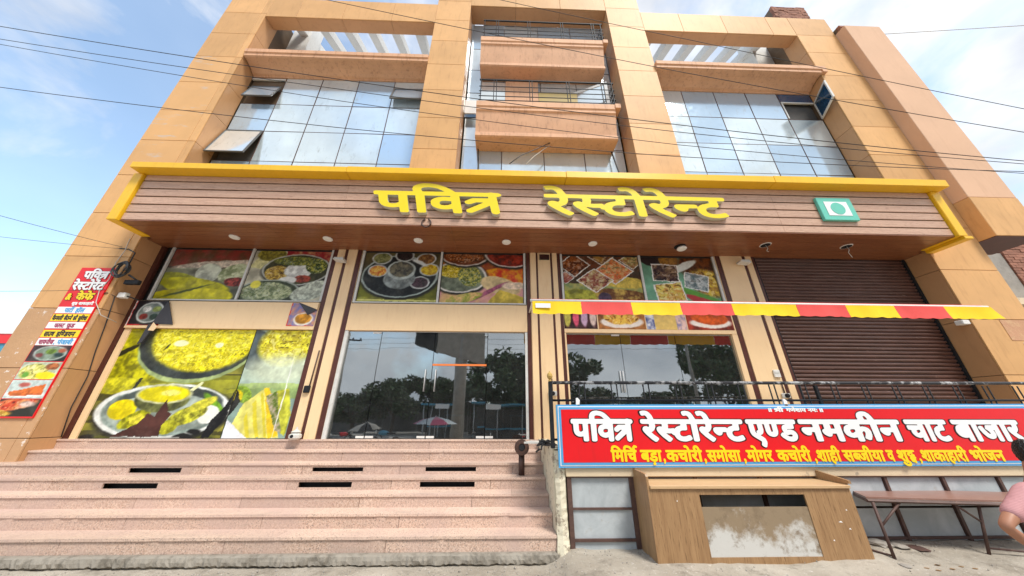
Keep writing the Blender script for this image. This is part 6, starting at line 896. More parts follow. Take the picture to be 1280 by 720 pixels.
A.put(np.ones_like(A.X), (205, 200, 175), .25, 3); A.put(A.rect(-5.4, -4, 4.9, 5.4), (140, 35, 40), .5, 6, (190, 150, 100)); A.put(A.poly([(-6.2, 4.9), (-5.9, 5.4), (-5.4, 5.2), (-5.9, 4.85)]), (225, 220, 160), .2); A.put(A.ell(-5.75, 5.25, .35, .18), (150, 140, 50), .4)
A.plate(-5.05, 4.85, .82, .42, (195, 198, 190), (70, 70, 45), .05); A.rice(A.ell(-5.5, 4.75, .28, .2), (200, 170, 70), (130, 100, 40)); A.put(A.ell(-5.0, 4.82, .34, .22), (228, 230, 225), .25, 12); A.rice(A.ell(-4.6, 4.95, .25, .2), (170, 165, 60), (40, 60, 30)); A.put(A.ell(-4.85, 4.60, .2, .1), (165, 70, 50), .4); A.put(A.ell(-5.2, 4.56, .22, .1), (215, 215, 210)); A.rice(A.ell(-5.1, 5.08, .55, .12), (60, 75, 45), (150, 150, 60))
A.plate(-5.55, 4.22, .75, .36, (170, 180, 170), (70, 80, 60), .05); A.rice(A.ell(-5.6, 4.25, .6, .26), (90, 105, 70), (185, 190, 150), 18); A.put(A.ell(-5.9, 4.45, .12, .1), (225, 215, 80)); A.put(A.ell(-4.55, 4.3, .5, .22, 20), (205, 212, 195), .3, 18)
A.build('food_poster', Y1, 'poster of two round plates of salads, second top window', 'poster', G)
A = Art(-3.46, -1.61, 4.045, 5.352, .0145)
A.put(np.ones_like(A.X), (90, 80, 50), .5, 3); ww = (vnoise(A.X * .2, A.Z * 9, 1.4, 5) > .5) * (A.Z < 4.6); A.put(np.ones_like(A.X) * (A.Z < 4.75), (150, 150, 60), .4, 3); A.put(ww * .5, (90, 95, 30))
A.plate(-2.55, 4.72, .92, .56, (170, 185, 180), (38, 42, 44), .05)
for (x, z, c1, c2) in ((-3.05, 5.2, (140, 140, 90), (80, 85, 50)), (-3.1, 4.85, (220, 190, 90), (180, 90, 40)), (-1.85, 4.9, (215, 190, 50), (160, 120, 20)), (-1.95, 5.2, (150, 110, 60), (80, 50, 30)), (-2.5, 5.28, (50, 40, 40), (25, 20, 20)), (-2.05, 4.55, (80, 60, 70), (40, 35, 40))): A.bowl(x, z, .24, .17, c1, c2)
A.put(A.ell(-2.55, 4.66, .38, .28), (150, 160, 160), .4, 6); A.put(A.ell(-2.53, 4.88, .35, .26), (185, 195, 192), .2, 6); A.put(A.ell(-2.53, 4.90, .29, .21), (60, 62, 60), .4, 14, (120, 115, 95)); A.put(A.ell(-2.1, 5.1, .22, .05, -25), (200, 205, 205)); A.put(A.rect(-3.5, -1.6, 4.06, 4.10), (210, 205, 120))
A.build('food_poster', Y1, 'poster of dark steel thali with bowls over left door', 'poster', G)
A = Art(-1.53, .46, 4.045, 5.352, .0145)
A.put(np.ones_like(A.X), (180, 120, 50), .4, 4, (120, 40, 35)); A.put(A.rect(-2, 1, 4.0, 4.6), (205, 170, 110), .3, 3, (200, 140, 150)); A.put(A.ell(.1, 4.75, .7, .25), (190, 50, 35), .4, 8, (215, 150, 30))
A.plate(-1.1, 4.72, .68, .42, (222, 218, 212), (120, 130, 110), .06); A.rice(A.ell(-1.2, 4.88, .45, .18), (215, 190, 40), (150, 130, 30)); A.rice(A.ell(-.85, 4.75, .3, .26, -40), (60, 80, 40), (200, 190, 90))
A.plate(-1.0, 5.35, .62, .33, (222, 212, 205), (120, 60, 30), .05); A.rice(A.ell(-1.0, 5.35, .52, .24), (160, 90, 40), (90, 50, 25)); A.plate(.15, 5.38, .65, .38, (222, 212, 205), (140, 40, 30), .05); A.put(A.ell(.15, 5.38, .55, .3), (160, 50, 30), .5, 14)
A.put(A.ell(-.1, 4.5, .5, .22, -15), (225, 200, 150), .25, 6); A.put(A.poly([(-.4, 4.05), (-.1, 4.4), (.46, 4.2), (.46, 4.05)]), (222, 195, 80), .25, 6); A.put(A.ell(-.35, 4.35, .5, .05, 30), (165, 90, 120), .3); A.put(A.ell(-1.0, 4.15, .5, .12, 15), (140, 150, 60), .5, 12, (220, 180, 120)); A.put(A.ell(.25, 4.5, .3, .1), (240, 215, 190), .2)
A.build('food_poster', Y1, 'poster of white plates with red curries over right door', 'poster', G)
A = Art(1.47, 3.40, 4.045, 5.352, .0145)
A.put(np.ones_like(A.X), (110, 60, 35), .5, 6, (60, 45, 30)); A.put(A.rect(1, 3.5, 4.0, 4.6), (190, 175, 95), .4, 5, (120, 140, 90)); A.put(A.ell(2.9, 4.65, .7, .16, -5), (222, 195, 85), .2); A.put(A.ell(2.8, 4.3, .75, .16, -3), (195, 165, 80), .4, 8, (100, 60, 30)); A.put(A.ell(1.8, 4.25, .45, .2), (190, 190, 70), .4, 8); A.put(A.ell(2.45, 4.22, .16, .14), (85, 65, 90), .3)
def dia(cx, cz, w, h, c1, c2):
    d = [(cx - w, cz), (cx, cz + h), (cx + w, cz), (cx, cz - h)]; A.put(A.poly(d), (228, 226, 220)); k = .92; A.rice(A.poly([(cx + (x - cx) * k, cz + (z - cz) * k) for x, z in d]), c1, c2, 13)
dia(1.75, 5.1, .42, .34, (150, 85, 40), (80, 40, 20)); dia(2.45, 5.35, .35, .25, (170, 130, 60), (90, 50, 30)); dia(2.75, 4.95, .52, .38, (200, 90, 40), (215, 190, 130)); dia(2.25, 4.68, .48, .34, (190, 170, 120), (140, 70, 60)); dia(1.52, 4.75, .22, .18, (140, 60, 50), (200, 150, 120)); dia(3.25, 5.25, .35, .25, (140, 90, 50), (200, 190, 120))
A.build('food_poster', Y1, 'poster of diamond shaped snack photos above the awning', 'poster', G)
A = Art(3.48, 5.31, 4.045, 5.352, .0145)
A.put(np.ones_like(A.X), (120, 175, 145), .2, 2); A.put(A.ell(3.8, 5.4, .4, .3), (45, 35, 35)); A.put(A.ell(4.2, 5.3, .25, .25), (170, 120, 50), .3); A.put(A.ell(5.0, 5.15, .6, .38, 0, .1), (110, 60, 25), .5, 14, (60, 35, 20)); A.rice(A.ell(5.1, 4.65, .5, .35, -20, .1), (220, 190, 60), (150, 110, 50), 12); A.put(A.ell(4.55, 5.1, .4, .1, 25), (215, 220, 215)); A.put(A.ell(4.7, 4.35, .7, .08, -20), (90, 150, 60)); A.put(A.ell(4.9, 4.15, .5, .09, -20), (175, 60, 60))
def card(cx, cz, w, h, ang, c1, c2):
    a = math.radians(ang); rot = lambda k: [(cx + (x * math.cos(a) - z * math.sin(a)) * k, cz + (x * math.sin(a) + z * math.cos(a)) * k) for x, z in ((-w, -h), (w, -h), (w, h), (-w, h))]
    A.put(A.poly(rot(1)), (232, 230, 225)); A.rice(A.poly(rot(.92)), c1, c2, 12)
card(4.05, 4.92, .34, .24, -2, (140, 110, 80), (50, 30, 35)); card(4.8, 4.68, .30, .22, -12, (90, 110, 115), (195, 200, 200)); card(4.08, 4.38, .36, .26, 8, (215, 205, 100), (205, 150, 70))
A.build('food_poster', Y1, 'green poster with overlapping photo cards above the awning', 'poster', G)
# strip under the awning
yq = YG - .054
A = Art(1.40, 2.17, 3.435, 3.975); A.put(np.ones_like(A.X), (70, 35, 40), .5, 8)
for i, c in enumerate(((205, 195, 90), (225, 90, 120), (205, 170, 200), (215, 190, 180))): A.put(A.ell(1.48 + i * .20, 3.72, .075, .23, 0), c, .15)
A.build('drinks_poster', yq, 'small poster of coloured milkshakes under the awning', 'poster', G)
A = Art(2.20, 3.30, 3.435, 3.975); A.put(np.ones_like(A.X), (170, 110, 60), .4, 6); A.put(A.ell(2.75, 3.6, .5, .14), (225, 215, 205)); A.rice(A.ell(2.75, 3.72, .42, .18), (230, 190, 80), (180, 110, 40), 12)
A.build('snack_poster', yq, 'small poster of toast slices under the awning', 'poster', G)
A = Art(3.32, 4.27, 3.435, 3.975); A.put(np.ones_like(A.X), (222, 190, 110), .1, 3); A.put(A.rect(3.3, 3.52, 3.4, 4.0), (70, 80, 130), .5, 9, (220, 220, 225)); A.put(A.rect(4.04, 4.3, 3.4, 4.0), (110, 110, 150), .5, 9, (225, 190, 180))
A.build('menu_poster', yq, 'small yellow poster with blue sides under the awning', 'poster', G)
A = Art(4.29, 5.38, 3.435, 3.975); A.put(np.ones_like(A.X), (165, 60, 40), .4, 6); A.put(A.ell(4.85, 3.60, .5, .12), (230, 220, 210)); A.put(A.ell(4.85, 3.72, .44, .16, -4), (225, 95, 30), .25, 9)
A.build('dosa_poster', yq, 'small poster of orange rolled dosa under the awning', 'poster', G)
# torn posters on the left lintel
yl = YG - .068
tp = empty('torn_thali_poster', (-7.9, yl, 3.4), 'torn black thali poster with folded corner, left lintel', 'poster')
A = Art(-8.325, -7.62, 3.40, 3.975); A.put(np.ones_like(A.X), (35, 32, 38)); A.put(A.rect(-8.33, -8.29, 3, 4) + A.rect(-9, -7, 3.39, 3.42), (190, 40, 45)); A.put(A.rect(-8.33, -8.31, 3, 4), (235, 230, 225)); A.plate(-7.92, 3.70, .28, .25, (205, 210, 205), (125, 135, 130), .03)
for x, z, c in ((-8.02, 3.78, (215, 215, 210)), (-7.8, 3.78, (150, 165, 90)), (-8.02, 3.6, (130, 50, 45)), (-7.8, 3.6, (50, 70, 60))): A.put(A.ell(x, z, .09, .07), c, .3)
A.build('poster_print', yl, parent=tp)
m_pback = paint('dark_poster_back', (.05, .05, .06), .2, rough=.6)
prism('folded_corner', m_pback, tp, [(-7.62, 3.975), (-7.30, 3.42), (-7.75, 3.44)], yl - .02, yl - .003, 'y')
prism('torn_scrap', m_pback, tp, [(-7.80, 3.42), (-7.66, 3.40), (-7.76, 3.02), (-7.84, 2.98)], yl - .03, yl - .01, 'y'); prism('torn_scrap', m_cream, tp, [(-7.70, 3.46), (-7.58, 3.36), (-7.62, 3.27), (-7.74, 3.28)], yl - .04, yl - .032, 'y')
tp = empty('torn_pizza_poster', (-4.6, yl, 3.4), 'small torn poster of orange curry bowl, lintel by pillar', 'poster')
A = Art(-4.86, -4.26, 3.42, 3.965); A.put(np.ones_like(A.X), (195, 140, 120), .5, 14, (120, 120, 170)); A.put(A.ell(-4.52, 3.58, .21, .15), (232, 225, 215)); A.put(A.ell(-4.52, 3.59, .18, .12), (230, 160, 50), .3, 14); A.put(A.rect(-4.87, -4.84, 3, 4) + A.rect(-5, -4, 3.41, 3.435), (205, 60, 50)); A.build('poster_print', yl, parent=tp)
prism('folded_corner', m_pback, tp, [(-4.70, 3.97), (-4.26, 3.80), (-4.44, 3.68)], yl - .02, yl - .003, 'y'); prism('bare_patch', m_cream, tp, [(-4.70, 3.975), (-4.255, 3.975), (-4.255, 3.81)], yl - .022, yl - .001, 'y')
# photos of the upright sign
def sp(z0, z1, fn):
    global A
    A = Art(SX0 + .012, SX1 - .012, z0, z1, .016); fn(A); A.build('sign_photo', -.0295, parent=vs)
def f1(A): A.put(np.ones_like(A.X), (70, 40, 45), .3); A.plate(-8.88, 2.69, .31, .14, (215, 225, 222), (150, 170, 150), .03); A.put(A.ell(-8.88, 2.72, .1, .05), (110, 140, 50), .3); A.put(A.ell(-9.07, 2.65, .07, .04), (120, 50, 50)); A.put(A.ell(-8.7, 2.66, .08, .04), (40, 60, 60)); A.put(A.ell(-8.68, 2.74, .07, .04), (170, 90, 60))
def f2(A): A.put(np.ones_like(A.X), (205, 215, 190), .2); A.rice(A.ell(-8.98, 2.34, .26, .15), (235, 225, 140), (190, 190, 90), 22); A.put(A.ell(-8.68, 2.44, .12, .07), (190, 110, 60), .4, 20); A.put(A.ell(-8.73, 2.27, .18, .07), (245, 220, 20)); A.put(A.ell(-9.1, 2.28, .06, .05), (100, 160, 50))
def f3(A): A.put(np.ones_like(A.X), (205, 220, 215), .15); A.put(A.ell(-8.9, 1.93, .34, .05), (240, 242, 238)); A.put(A.poly([(-9.22, 1.97), (-8.62, 2.12), (-8.6, 1.92), (-9.15, 1.90)]), (235, 120, 50), .25, 14); A.put(A.ell(-9.0, 2.1, .1, .04), (180, 90, 80))
def f4(A): A.put(np.ones_like(A.X), (45, 45, 38)); A.rice(A.ell(-9.0, 1.75, .42, .1, 8), (225, 150, 90), (190, 60, 35), 14); A.rice(A.ell(-9.15, 1.6, .2, .05), (220, 190, 80), (170, 120, 40)); A.put(A.ell(-8.75, 1.76, .15, .05), (235, 205, 190), .4, 20)
sp(2.535, 2.84, f1); sp(2.20, 2.52, f2); sp(1.857, 2.185, f3); sp(1.548, 1.843, f4)
# ---------------------------------------------------------------- desk
dk = empty('wooden_desk', (3.1, -1.6, 0), 'empty oak laminate reception desk standing on the pavement', 'desk')
DY = -1.87; DX0, DX1 = 1.85, 4.41
def side(x0, x1, dz=0):
    prism('side_board', m_desk, dk, [(DY, -.01), (-1.30, -.01), (-1.30, .92 + dz), (DY + .02, .905 + dz), (DY, .88 + dz)], x0, x1, 'x')
side(DX0 - .03, DX0); prism('side_board', m_desk, dk, [(DY + .03, .0), (-1.30, .0), (-1.30, .915), (DY - .02, .835), (DY - .02, .80), (DY + .03, .80)], DX1, DX1 + .03, 'x')
B('desk_top', m_desktop, dk, DX0 + .001, DX1 + .03 - .031, DY - .025, -1.33, .752, .785, .003)
B('front_board', m_desk, dk, DX0 + .001, 2.46, DY, DY + .02, .0, .75, .001); B('front_board', m_desk, dk, 3.80, DX1 - .001, DY, DY + .02, .0, .75, .001)
B('front_rail', m_desk, dk, 2.461, 3.799, DY + .001, DY + .02, .0, .068); B('front_rail', m_desk, dk, 2.461, 3.799, DY + .001, DY + .02, .685, .75)
B('mouldy_board', m_board, dk, 2.461, 3.799, DY + .008, DY + .022, .0685, .555)
B('inner_shelf', m_desk, dk, DX0 + .002, DX1 - .002, -1.80, -1.36, .30, .318)
for x_, z_, w_ in ((4.12, .40, .05), (4.22, .33, .03), (3.98, .22, .02), (4.26, .52, .02), (2.16, .62, .015)):
    prism('scuff', m_wh, dk, [(x_, z_), (x_ + w_, z_ - .006), (x_ + w_ * .7, z_ + .012)], DY - .0015, DY - .0002, 'y')
# ---------------------------------------------------------------- folding table
tb = empty('low_metal_table', (5.6, -1.6, 0), 'low brown topped table with thin rusty metal legs', 'table')
q = [(4.72, -1.74), (6.95, -2.06), (7.08, -1.52), (5.02, -1.22)]
prism('table_top', m_tabletop, tb, q, .612, .632, 'z'); 
bm = bmesh.new()
for a, b in zip(q, q[1:] + q[:1]): atube(bm, [(a[0], a[1], .59), (b[0], b[1], .59)], .019, 4)
frombm('table_rim', bm, m_pframe, tb)
for a, b in (((4.76, -1.76, .58), (4.66, -1.86, -.01)), ((6.02, -1.86, .58), (5.95, -1.78, .04)), ((5.1, -1.27, .58), (5.05, -1.30, .04)), ((6.9, -1.55, .58), (6.85, -1.6, .04))): tube('table_leg', m_pframe, tb, [a, b], .017, 6)
for a, b in (((4.72, -1.80, .34), (5.10, -1.78, .58)), ((5.70, -1.86, .58), (5.99, -1.83, .38))): tube('leg_brace', m_pframe, tb, [a, b], .012, 6)
for a, b in (((5.96, -1.79, .11), (6.9, -1.98, .07)), ((4.67, -1.84, .06), (4.5, -1.55, .08))): tube('floor_bar', m_pframe, tb, [a, b], .011, 6)
# ---------------------------------------------------------------- flanged pipe on the steps
pp = empty('standing_pipe', (.342, -.31, .66), 'dark pipe with round flange standing on the steps', 'pipe')
tube('upright', m_rust, pp, [(.342, -.31, .66), (.345, -.31, .98)], .052, 14); 
tube('elbow', m_rust, pp, [(.345, -.31, .96), (.345, -.31, 1.03), (.345, -.33, 1.07), (.345, -.38, 1.08)], .058, 14)
lathe('flange', m_rust, pp, (.345, -.40, 1.085), [(.055, .03), (.125, .03), (.125, .0), (.07, -.004), (.058, -.004), (.052, .02)], 22, 'y')
lathe('pipe_bore', m_black, pp, (.345, -.407, 1.085), [(.050, 0), (.050, .002)], 18, 'y')
# ---------------------------------------------------------------- fittings on the pillars and column
def fixture(x, y, z, lab, kind):
    if kind == 'spot':
        t = empty('wall_spotlight', (x, y, z), lab, 'lamp'); tube('bracket', m_alu, t, [(x - .05, y + .16, z), (x, y, z + .02)], .012)
        prism('lamp_head', m_alu, t, [(x - .13, z), (x + .13, z - .03), (x + .10, z + .05), (x - .10, z + .05)], y - .12, y + .05, 'y'); return
    if kind == 'box': t = empty('switch_box', (x, y, z), lab, 'switch box'); B('box_body', m_white, t, x - .07, x + .07, y - .03, y, z - .08, z + .08, .006); B('switch_row', m_alu, t, x - .05, x + .05, y - .036, y - .031, z + .0, z + .04); return
    if kind == 'holder': t = empty('bulb_holder', (x, y, z), lab, 'bulb holder'); B('holder_plate', m_alu, t, x - .09, x + .09, y - .04, y, z - .05, z + .05, .01); lathe('socket', m_black, t, (x, y - .09, z), [(.03, 0), (.045, .02), (.045, .05)], 12, 'y'); tube('conduit', m_pframe, t, [(x, y - .01, z + .05), (x, y - .01, z + .30)], .012, 6); return
    if kind == 'sock': t = empty('black_socket', (x, y, z), lab, 'socket'); B('socket_block', m_black, t, x - .06, x + .06, y - .05, y, z - .07, z + .07, .01); tube('conduit', m_pframe, t, [(x + .03, y - .01, z + .07), (x + .05, y - .01, z + .8)], .014, 6)
fixture(6.0, .35, 5.14, 'small tilted aluminium spotlight on the pillar beside shutter', 'spot')
fixture(-3.96, .35, 5.02, 'small aluminium spotlight on pillar between left windows', 'spot')
fixture(6.02, .44, 2.46, 'white switch box on the pillar beside the shutter', 'box')
fixture(6.06, .44, 2.0, 'round bulb holder low on the pillar beside shutter', 'holder')
fixture(1.05, .44, 2.02, 'bulb holder low on the pillar right of doors', 'holder')
fixture(-4.03, .44, 2.08, 'black socket on the pillar right of big poster', 'sock')
t = empty('steel_lantern', (-3.98, .34, FL), 'tiny steel lantern on the top step by pillar', 'lantern')
lathe('lantern_body', m_alu, t, (-3.98, .34, FL), [(.07, 0), (.11, .03), (.11, .08), (.06, .12), (.09, .13), (.02, .18), (.015, .22)], 14); lathe('lantern_hole', m_black, t, (-3.98, .225, FL + .06), [(.03, 0), (.03, .012)], 10, 'y')
t = empty('grey_vent_box', (1.0, .40, 5.25), 'dark vent box at top of pillar right of doors', 'vent'); B('vent_body', m_black, t, .88, 1.12, .40, .444, 5.20, 5.33); [B('vent_slat', m_brown, t, .89, 1.11, .385, .398, 5.215 + i * .03, 5.23 + i * .03) for i in range(4)]
# cable coil at the left column
cc = empty('cable_coil', (-8.36, -.08, 4.5), 'coil of black cable with small box on column corner', 'cable coil')
bm = bmesh.new(); rnd = random.Random(3)
for k in range(6):
    r_ = .17 + rnd.uniform(-.03, .03); ox, oz = rnd.uniform(-.02, .02), rnd.uniform(-.02, .02)
    atube(bm, [(-8.34 + ox + r_ * .8 * math.cos(a), -.07 + .02 * math.sin(a * 2 + k) - .01 * k, 4.50 + oz + r_ * math.sin(a)) for a in np.linspace(0, 2 * math.pi, 26)], .014, 6, cap=False)
frombm('coil', bm, m_wire, cc, smooth=True); B('junction_box', m_black, cc, -8.28, -7.98, .0, .08, 4.20, 4.30, .01); tube('drop_cable', m_wire, cc, [(-8.30, -.05, 4.65), (-8.33, -.03, 4.95), (-8.55, -.01, 5.05), (-8.75, -.01, 5.07)], .012)
tube('drop_cable', m_wire, cc, [(-8.2, -.03, 4.4), (-8.05, .02, 4.3), (-8.15, .05, 4.28)], .02)
tag(tube('white_cable', m_wwire, None, [(-8.62, -.03, 5.32), (-8.58, -.03, 5.0), (-8.62, -.035, 4.7), (-8.56, -.035, 4.3), (-8.62, -.035, 4.0), (-8.55, -.04, 3.75), (-8.40, .02, 3.5), (-8.35, .3, 3.42)], .007), 'loose white cable hanging beside the coil on column', 'cable')
tag(tube('black_cable', m_wire, None, [(-8.7, -.012, 3.95), (-8.47, -.014, 3.98), (-8.42, .1, 3.95), (-8.42, .2, 3.3), (-8.42, .26, 2.8), (-8.41, .34, 2.3), (-8.41, .34, 1.7), (-8.41, .42, 1.2)], .009), 'thin black cable running down the left column side', 'cable')
t = empty('white_junction_box', (-8.30, .1, 4.0), 'small white junction box below the cable coil', 'junction box'); B('box_body', m_white, t, -8.42, -8.26, .12, .22, 3.93, 4.05, .01); tube('flex', m_wire, t, [(-8.26, .17, 3.98), (-8.12, .3, 3.93)], .012)
# black plastic bits and rag beside the banner
rg = bmesh.new(); rnd = random.Random(9)
for k in range(9):
    p = Vector((.70, -.95, 1.20)); pts = [p]
    for j in range(4): pts.append(pts[-1] + Vector((rnd.uniform(-.13, .08), rnd.uniform(-.1, .1), rnd.uniform(-.05, .06))))
    atube(rg, pts, .014, 5)
tag(frombm('tangled_cable', rg, m_wire, None), 'tangle of black wire on the terrace corner', 'cable')
tag(prism('white_tray', m_alu, None, [(.36, -.75), (.74, -.80), (.74, -.50), (.50, -.45)], FL + .015, FL + .04, 'z'), 'crushed grey plate beside the wire tangle on terrace corner', 'plate')
# small papers and debris
tag(B('torn_paper', m_wh, None, 11.42, 11.85, -.012, -.001, 2.85, 3.10), 'white torn paper on the right column', 'paper'); 
m_scuff = mk_peel('brick_coloured_scuff', (.56, .30, .17), (.60, .37, .2), .5, .6)
tag(B('scuffed_patch', m_scuff, None, 11.2, 11.95, -.008, -.001, 3.15, 3.62), 'reddish scuffed patch above paper on the right column', 'patch')
rnd = random.Random(12)
def stone(x, y, s, lab, flat=.35, mt=None):
    bm = bmesh.new(); bmesh.ops.create_icosphere(bm, subdivisions=2, radius=s)
    for v in bm.verts: v.co *= rnd.uniform(.75, 1.15); v.co.z *= flat
    tag(frombm('stone', bm, mt or m_conc, None, (x, y, gz(x, y) + s * flat * .45)), lab, 'stone', 'broken stones by the terrace wall')
stone(4.85, -1.54, .13, 'largest pale broken stone under the table'); stone(5.05, -1.60, .10, 'flat stone right of the largest one', .2); stone(5.25, -1.62, .12, 'flat dark slab piece under the table', .12, m_pframe); stone(4.6, -2.0, .05, 'small stone near the table leg'); 
t = empty('leaf_litter', (5.2, -2.05, .03), 'dry leaves and twigs on the concrete by table', 'dry leaves')
for k in range(7):
    x, y = 5.0 + rnd.uniform(-.25, .35), -2.05 + rnd.uniform(-.05, .08); g_ = gz(x, y) + .006
    prism('leaf', m_desk, t, [(x, y), (x + .03, y + .012), (x + .06, y - .008), (x + .03, y - .018)], g_, g_ + .003, 'z')
# ---------------------------------------------------------------- overhead cables
def sagwire(pts, r, lab, mt=None, name='overhead_cable', grp='overhead power cables'):
    P = []
    for (a, b) in zip(pts, pts[1:]):
        for k in range(12):
            t_ = k / 12; P.append(Vector(a).lerp(Vector(b), t_) - Vector((0, 0, .03 * 4 * t_ * (1 - t_))))
    P.append(Vector(pts[-1])); tag(tube(name, mt or m_wire, None, P, r * .52, 5), lab, 'cable', grp)
def wy(l): # extend to both sides along the end slopes
    a, b = Vector(l[0]), Vector(l[1]); c, d = Vector(l[-2]), Vector(l[-1]); return [a + (a - b) * 1.2] + [Vector(p) for p in l] + [d + (d - c) * 1.2]
sagwire(wy([(-9.95, -2.5, 8.59), (-3.03, -2.5, 7.32), (3.11, -2.5, 6.39), (9.11, -2.5, 5.74)]), .013, 'topmost cable at the left edge')
sagwire(wy([(-9.7, -2.5, 8.19), (-2.97, -2.5, 7.05), (3.07, -2.5, 6.21), (9.06, -2.5, 5.67)]), .011, 'second cable from top at the left edge')
sagwire(wy([(-9.6, -2.5, 8.03), (-2.9, -2.5, 6.74), (3.0, -2.5, 5.9), (8.91, -2.5, 5.45)]), .010, 'third cable from top at the left edge')
sagwire(wy([(-8.84, -2.5, 6.84), (-2.76, -2.5, 6.08), (2.94, -2.5, 5.63), (8.91, -2.54, 5.45)]), .011, 'lowest cable crossing just above the yellow edging')
sagwire(wy([(-4.48, -2.6, 9.92), (3.39, -2.6, 7.71), (9.49, -2.6, 6.3)]), .011, 'cable slanting across the upper balcony front')
sagwire(wy([(-1.15, -2.7, 10.1), (3.6, -2.7, 8.6), (9.85, -2.7, 6.72)]), .010, 'cable crossing above the upper balcony railing')
sagwire([(12.3, .1, 14.6), (22, -2.5, 11.6), (34, -4, 8.5)], .02, 'pale cable running right from the annex top', m_wwire)
sagwire([(-8.7, -.02, 5.10), (-12, -1, 5.75), (-20, -3, 7.6)], .010, 'cable from the coil up to far left')
sagwire([(-8.65, -.02, 5.05), (-12, -.6, 5.15), (-20, -2, 5.7)], .008, 'nearly level cable from the coil to left')
sagwire([(-8.5, -.03, 4.05), (-11.5, -.6, 3.75), (-20, -2, 3.9)], .008, 'low cable leaving the sign to left')
bm = bmesh.new()
tag(tube('loose_cable', m_wire, None, [(1.3, .25, 9.0), (.9, .1, 8.6), (.4, -.1, 8.1), (.1, -.3, 7.6)], .012), 'loose cable hanging below the lower balcony', 'cable')
tag(tube('loose_cable', m_wwire, None, [(1.3, .3, 8.98), (.8, .2, 8.4), (.55, 0, 7.9)], .010), 'pale loose cable hanging beside the black one', 'cable')
tag(tube('drain_cable', m_wire, None, [(3.2, .5, 8.97), (3.25, .42, 8.3), (3.35, .40, 7.6), (3.3, .4, 7.0)], .022), 'thick black cable below the right balcony end', 'cable')
tag(tube('drain_cable', m_wire, None, [(-.84, .52, 8.97), (-.80, .45, 8.2), (-.78, .42, 7.2)], .018), 'thick black cable below the left balcony end', 'cable')
# ---------------------------------------------------------------- the far side of the road (seen in the door glass)
def crown_mesh(w, h, n, seed, leaf=.22):
    rs = np.random.RandomState(seed); nc = 34
    cen = np.stack([rs.normal(0, w * .30, nc), rs.normal(0, w * .30, nc), rs.uniform(.12, 1, nc) ** .8 * h], -1); rad = rs.uniform(.16, .30, nc) * w * .8
    k = rs.randint(0, nc, n); d = rs.normal(0, 1, (n, 3)); d /= np.linalg.norm(d, axis=1)[:, None]
    p = cen[k] + d * (rad[k] * rs.uniform(.55, 1.0, n))[:, None] * [1, 1, .75]
    a = rs.normal(0, 1, (n, 3)); a /= np.linalg.norm(a, axis=1)[:, None]; b = np.cross(a, rs.normal(0, 1, (n, 3))); b /= np.linalg.norm(b, axis=1)[:, None]
    s = leaf * rs.uniform(.6, 1.3, n)[:, None]
    V = np.stack([p - a * s, p + b * s * .45, p + a * s, p - b * s * .45], 1).reshape(-1, 3); F = np.arange(n * 4).reshape(n, 4)
    me = bpy.data.meshes.new('crown'); me.from_pydata(V.tolist(), [], F.tolist()); me.materials.append(m_leaf); return me
CR = [crown_mesh(5.0, 3.6, 5200, s) for s in (1, 2, 3)]
def tree(x, y, h, w, k, lab):
    t = empty('roadside_tree', (x, y, 0), lab, 'tree', 'trees across the road')
    bm = bmesh.new(); atube(bm, [(x, y, -.2), (x + .1, y, h * .3), (x - .1, y + .1, h * .6)], .2, 8, r2=.08)
    rr = random.Random(k)
    for i in range(5):
        a = rr.uniform(0, 6.3); atube(bm, [(x, y, h * .32), (x + math.cos(a) * w * .2, y + math.sin(a) * w * .2, h * .55), (x + math.cos(a) * w * .35, y + math.sin(a) * w * .35, h * .8)], .09, 6, r2=.03)
    frombm('trunk', bm, m_trunk, t)
    c = link('crown', CR[k % 3], m_leaf, t, (x, y, h * .28)); c.scale = (w / 5.0, w / 5.0, h * .75 / 3.6); c.rotation_euler = (0, 0, k * 1.3)
trs = [(-15.5, -27, 3.4, 4.5, 'lowest tree at the far left'), (-11.5, -27, 4.9, 5.5, 'second tree from the left'), (-7.6, -28, 4.6, 5.5, 'tree behind the short blue stall'), (-3.5, -29, 4.9, 6, 'tree behind the hoarding pillar'), (1.5, -27, 7.4, 7.5, 'tall wide tree behind the long stall'), (6.4, -28, 7.0, 7.5, 'tall tree beside the thin pole'), (10.8, -29, 3.6, 5, 'low bush like tree right of thin pole'), (16, -28, 3.8, 6, 'low tree behind the right stall'), (22.5, -24, 7.5, 7.0, 'large tree right of the cross arm pole'), (28.5, -26, 8.5, 8, 'rightmost large tree')]
for i, (x, y, h, w, l) in enumerate(trs): tree(x, y, h, w, i, l + ' in the row across the road')
hb = empty('roadside_hoarding', (-3.2, -15.5, 0), 'large hoarding on a thick pillar across the road', 'billboard')
tube('pillar', m_conc, hb, [(-3.1, -15.5, -.2), (-3.1, -15.5, 7.2)], .42, 14)
prism('hoarding_panel', m_conc, hb, [(-4.9, 5.9), (-1.4, 5.0), (-1.4, 10.5), (-4.9, 10.5)], -15.4, -15.1, 'y'); prism('hoarding_shaded_side', m_black, hb, [(-4.91, 5.9), (-6.7, 6.5), (-6.7, 10.5), (-4.91, 10.5)], -15.9, -15.3, 'y')  # left part black: shade of the unlit face put into its colour
for z in (7.2, 8.2, 9.4): tube('cross_beam', m_steel, hb, [(-5.4, -15.55, z), (-1.1, -15.55, z)], .06, 6)
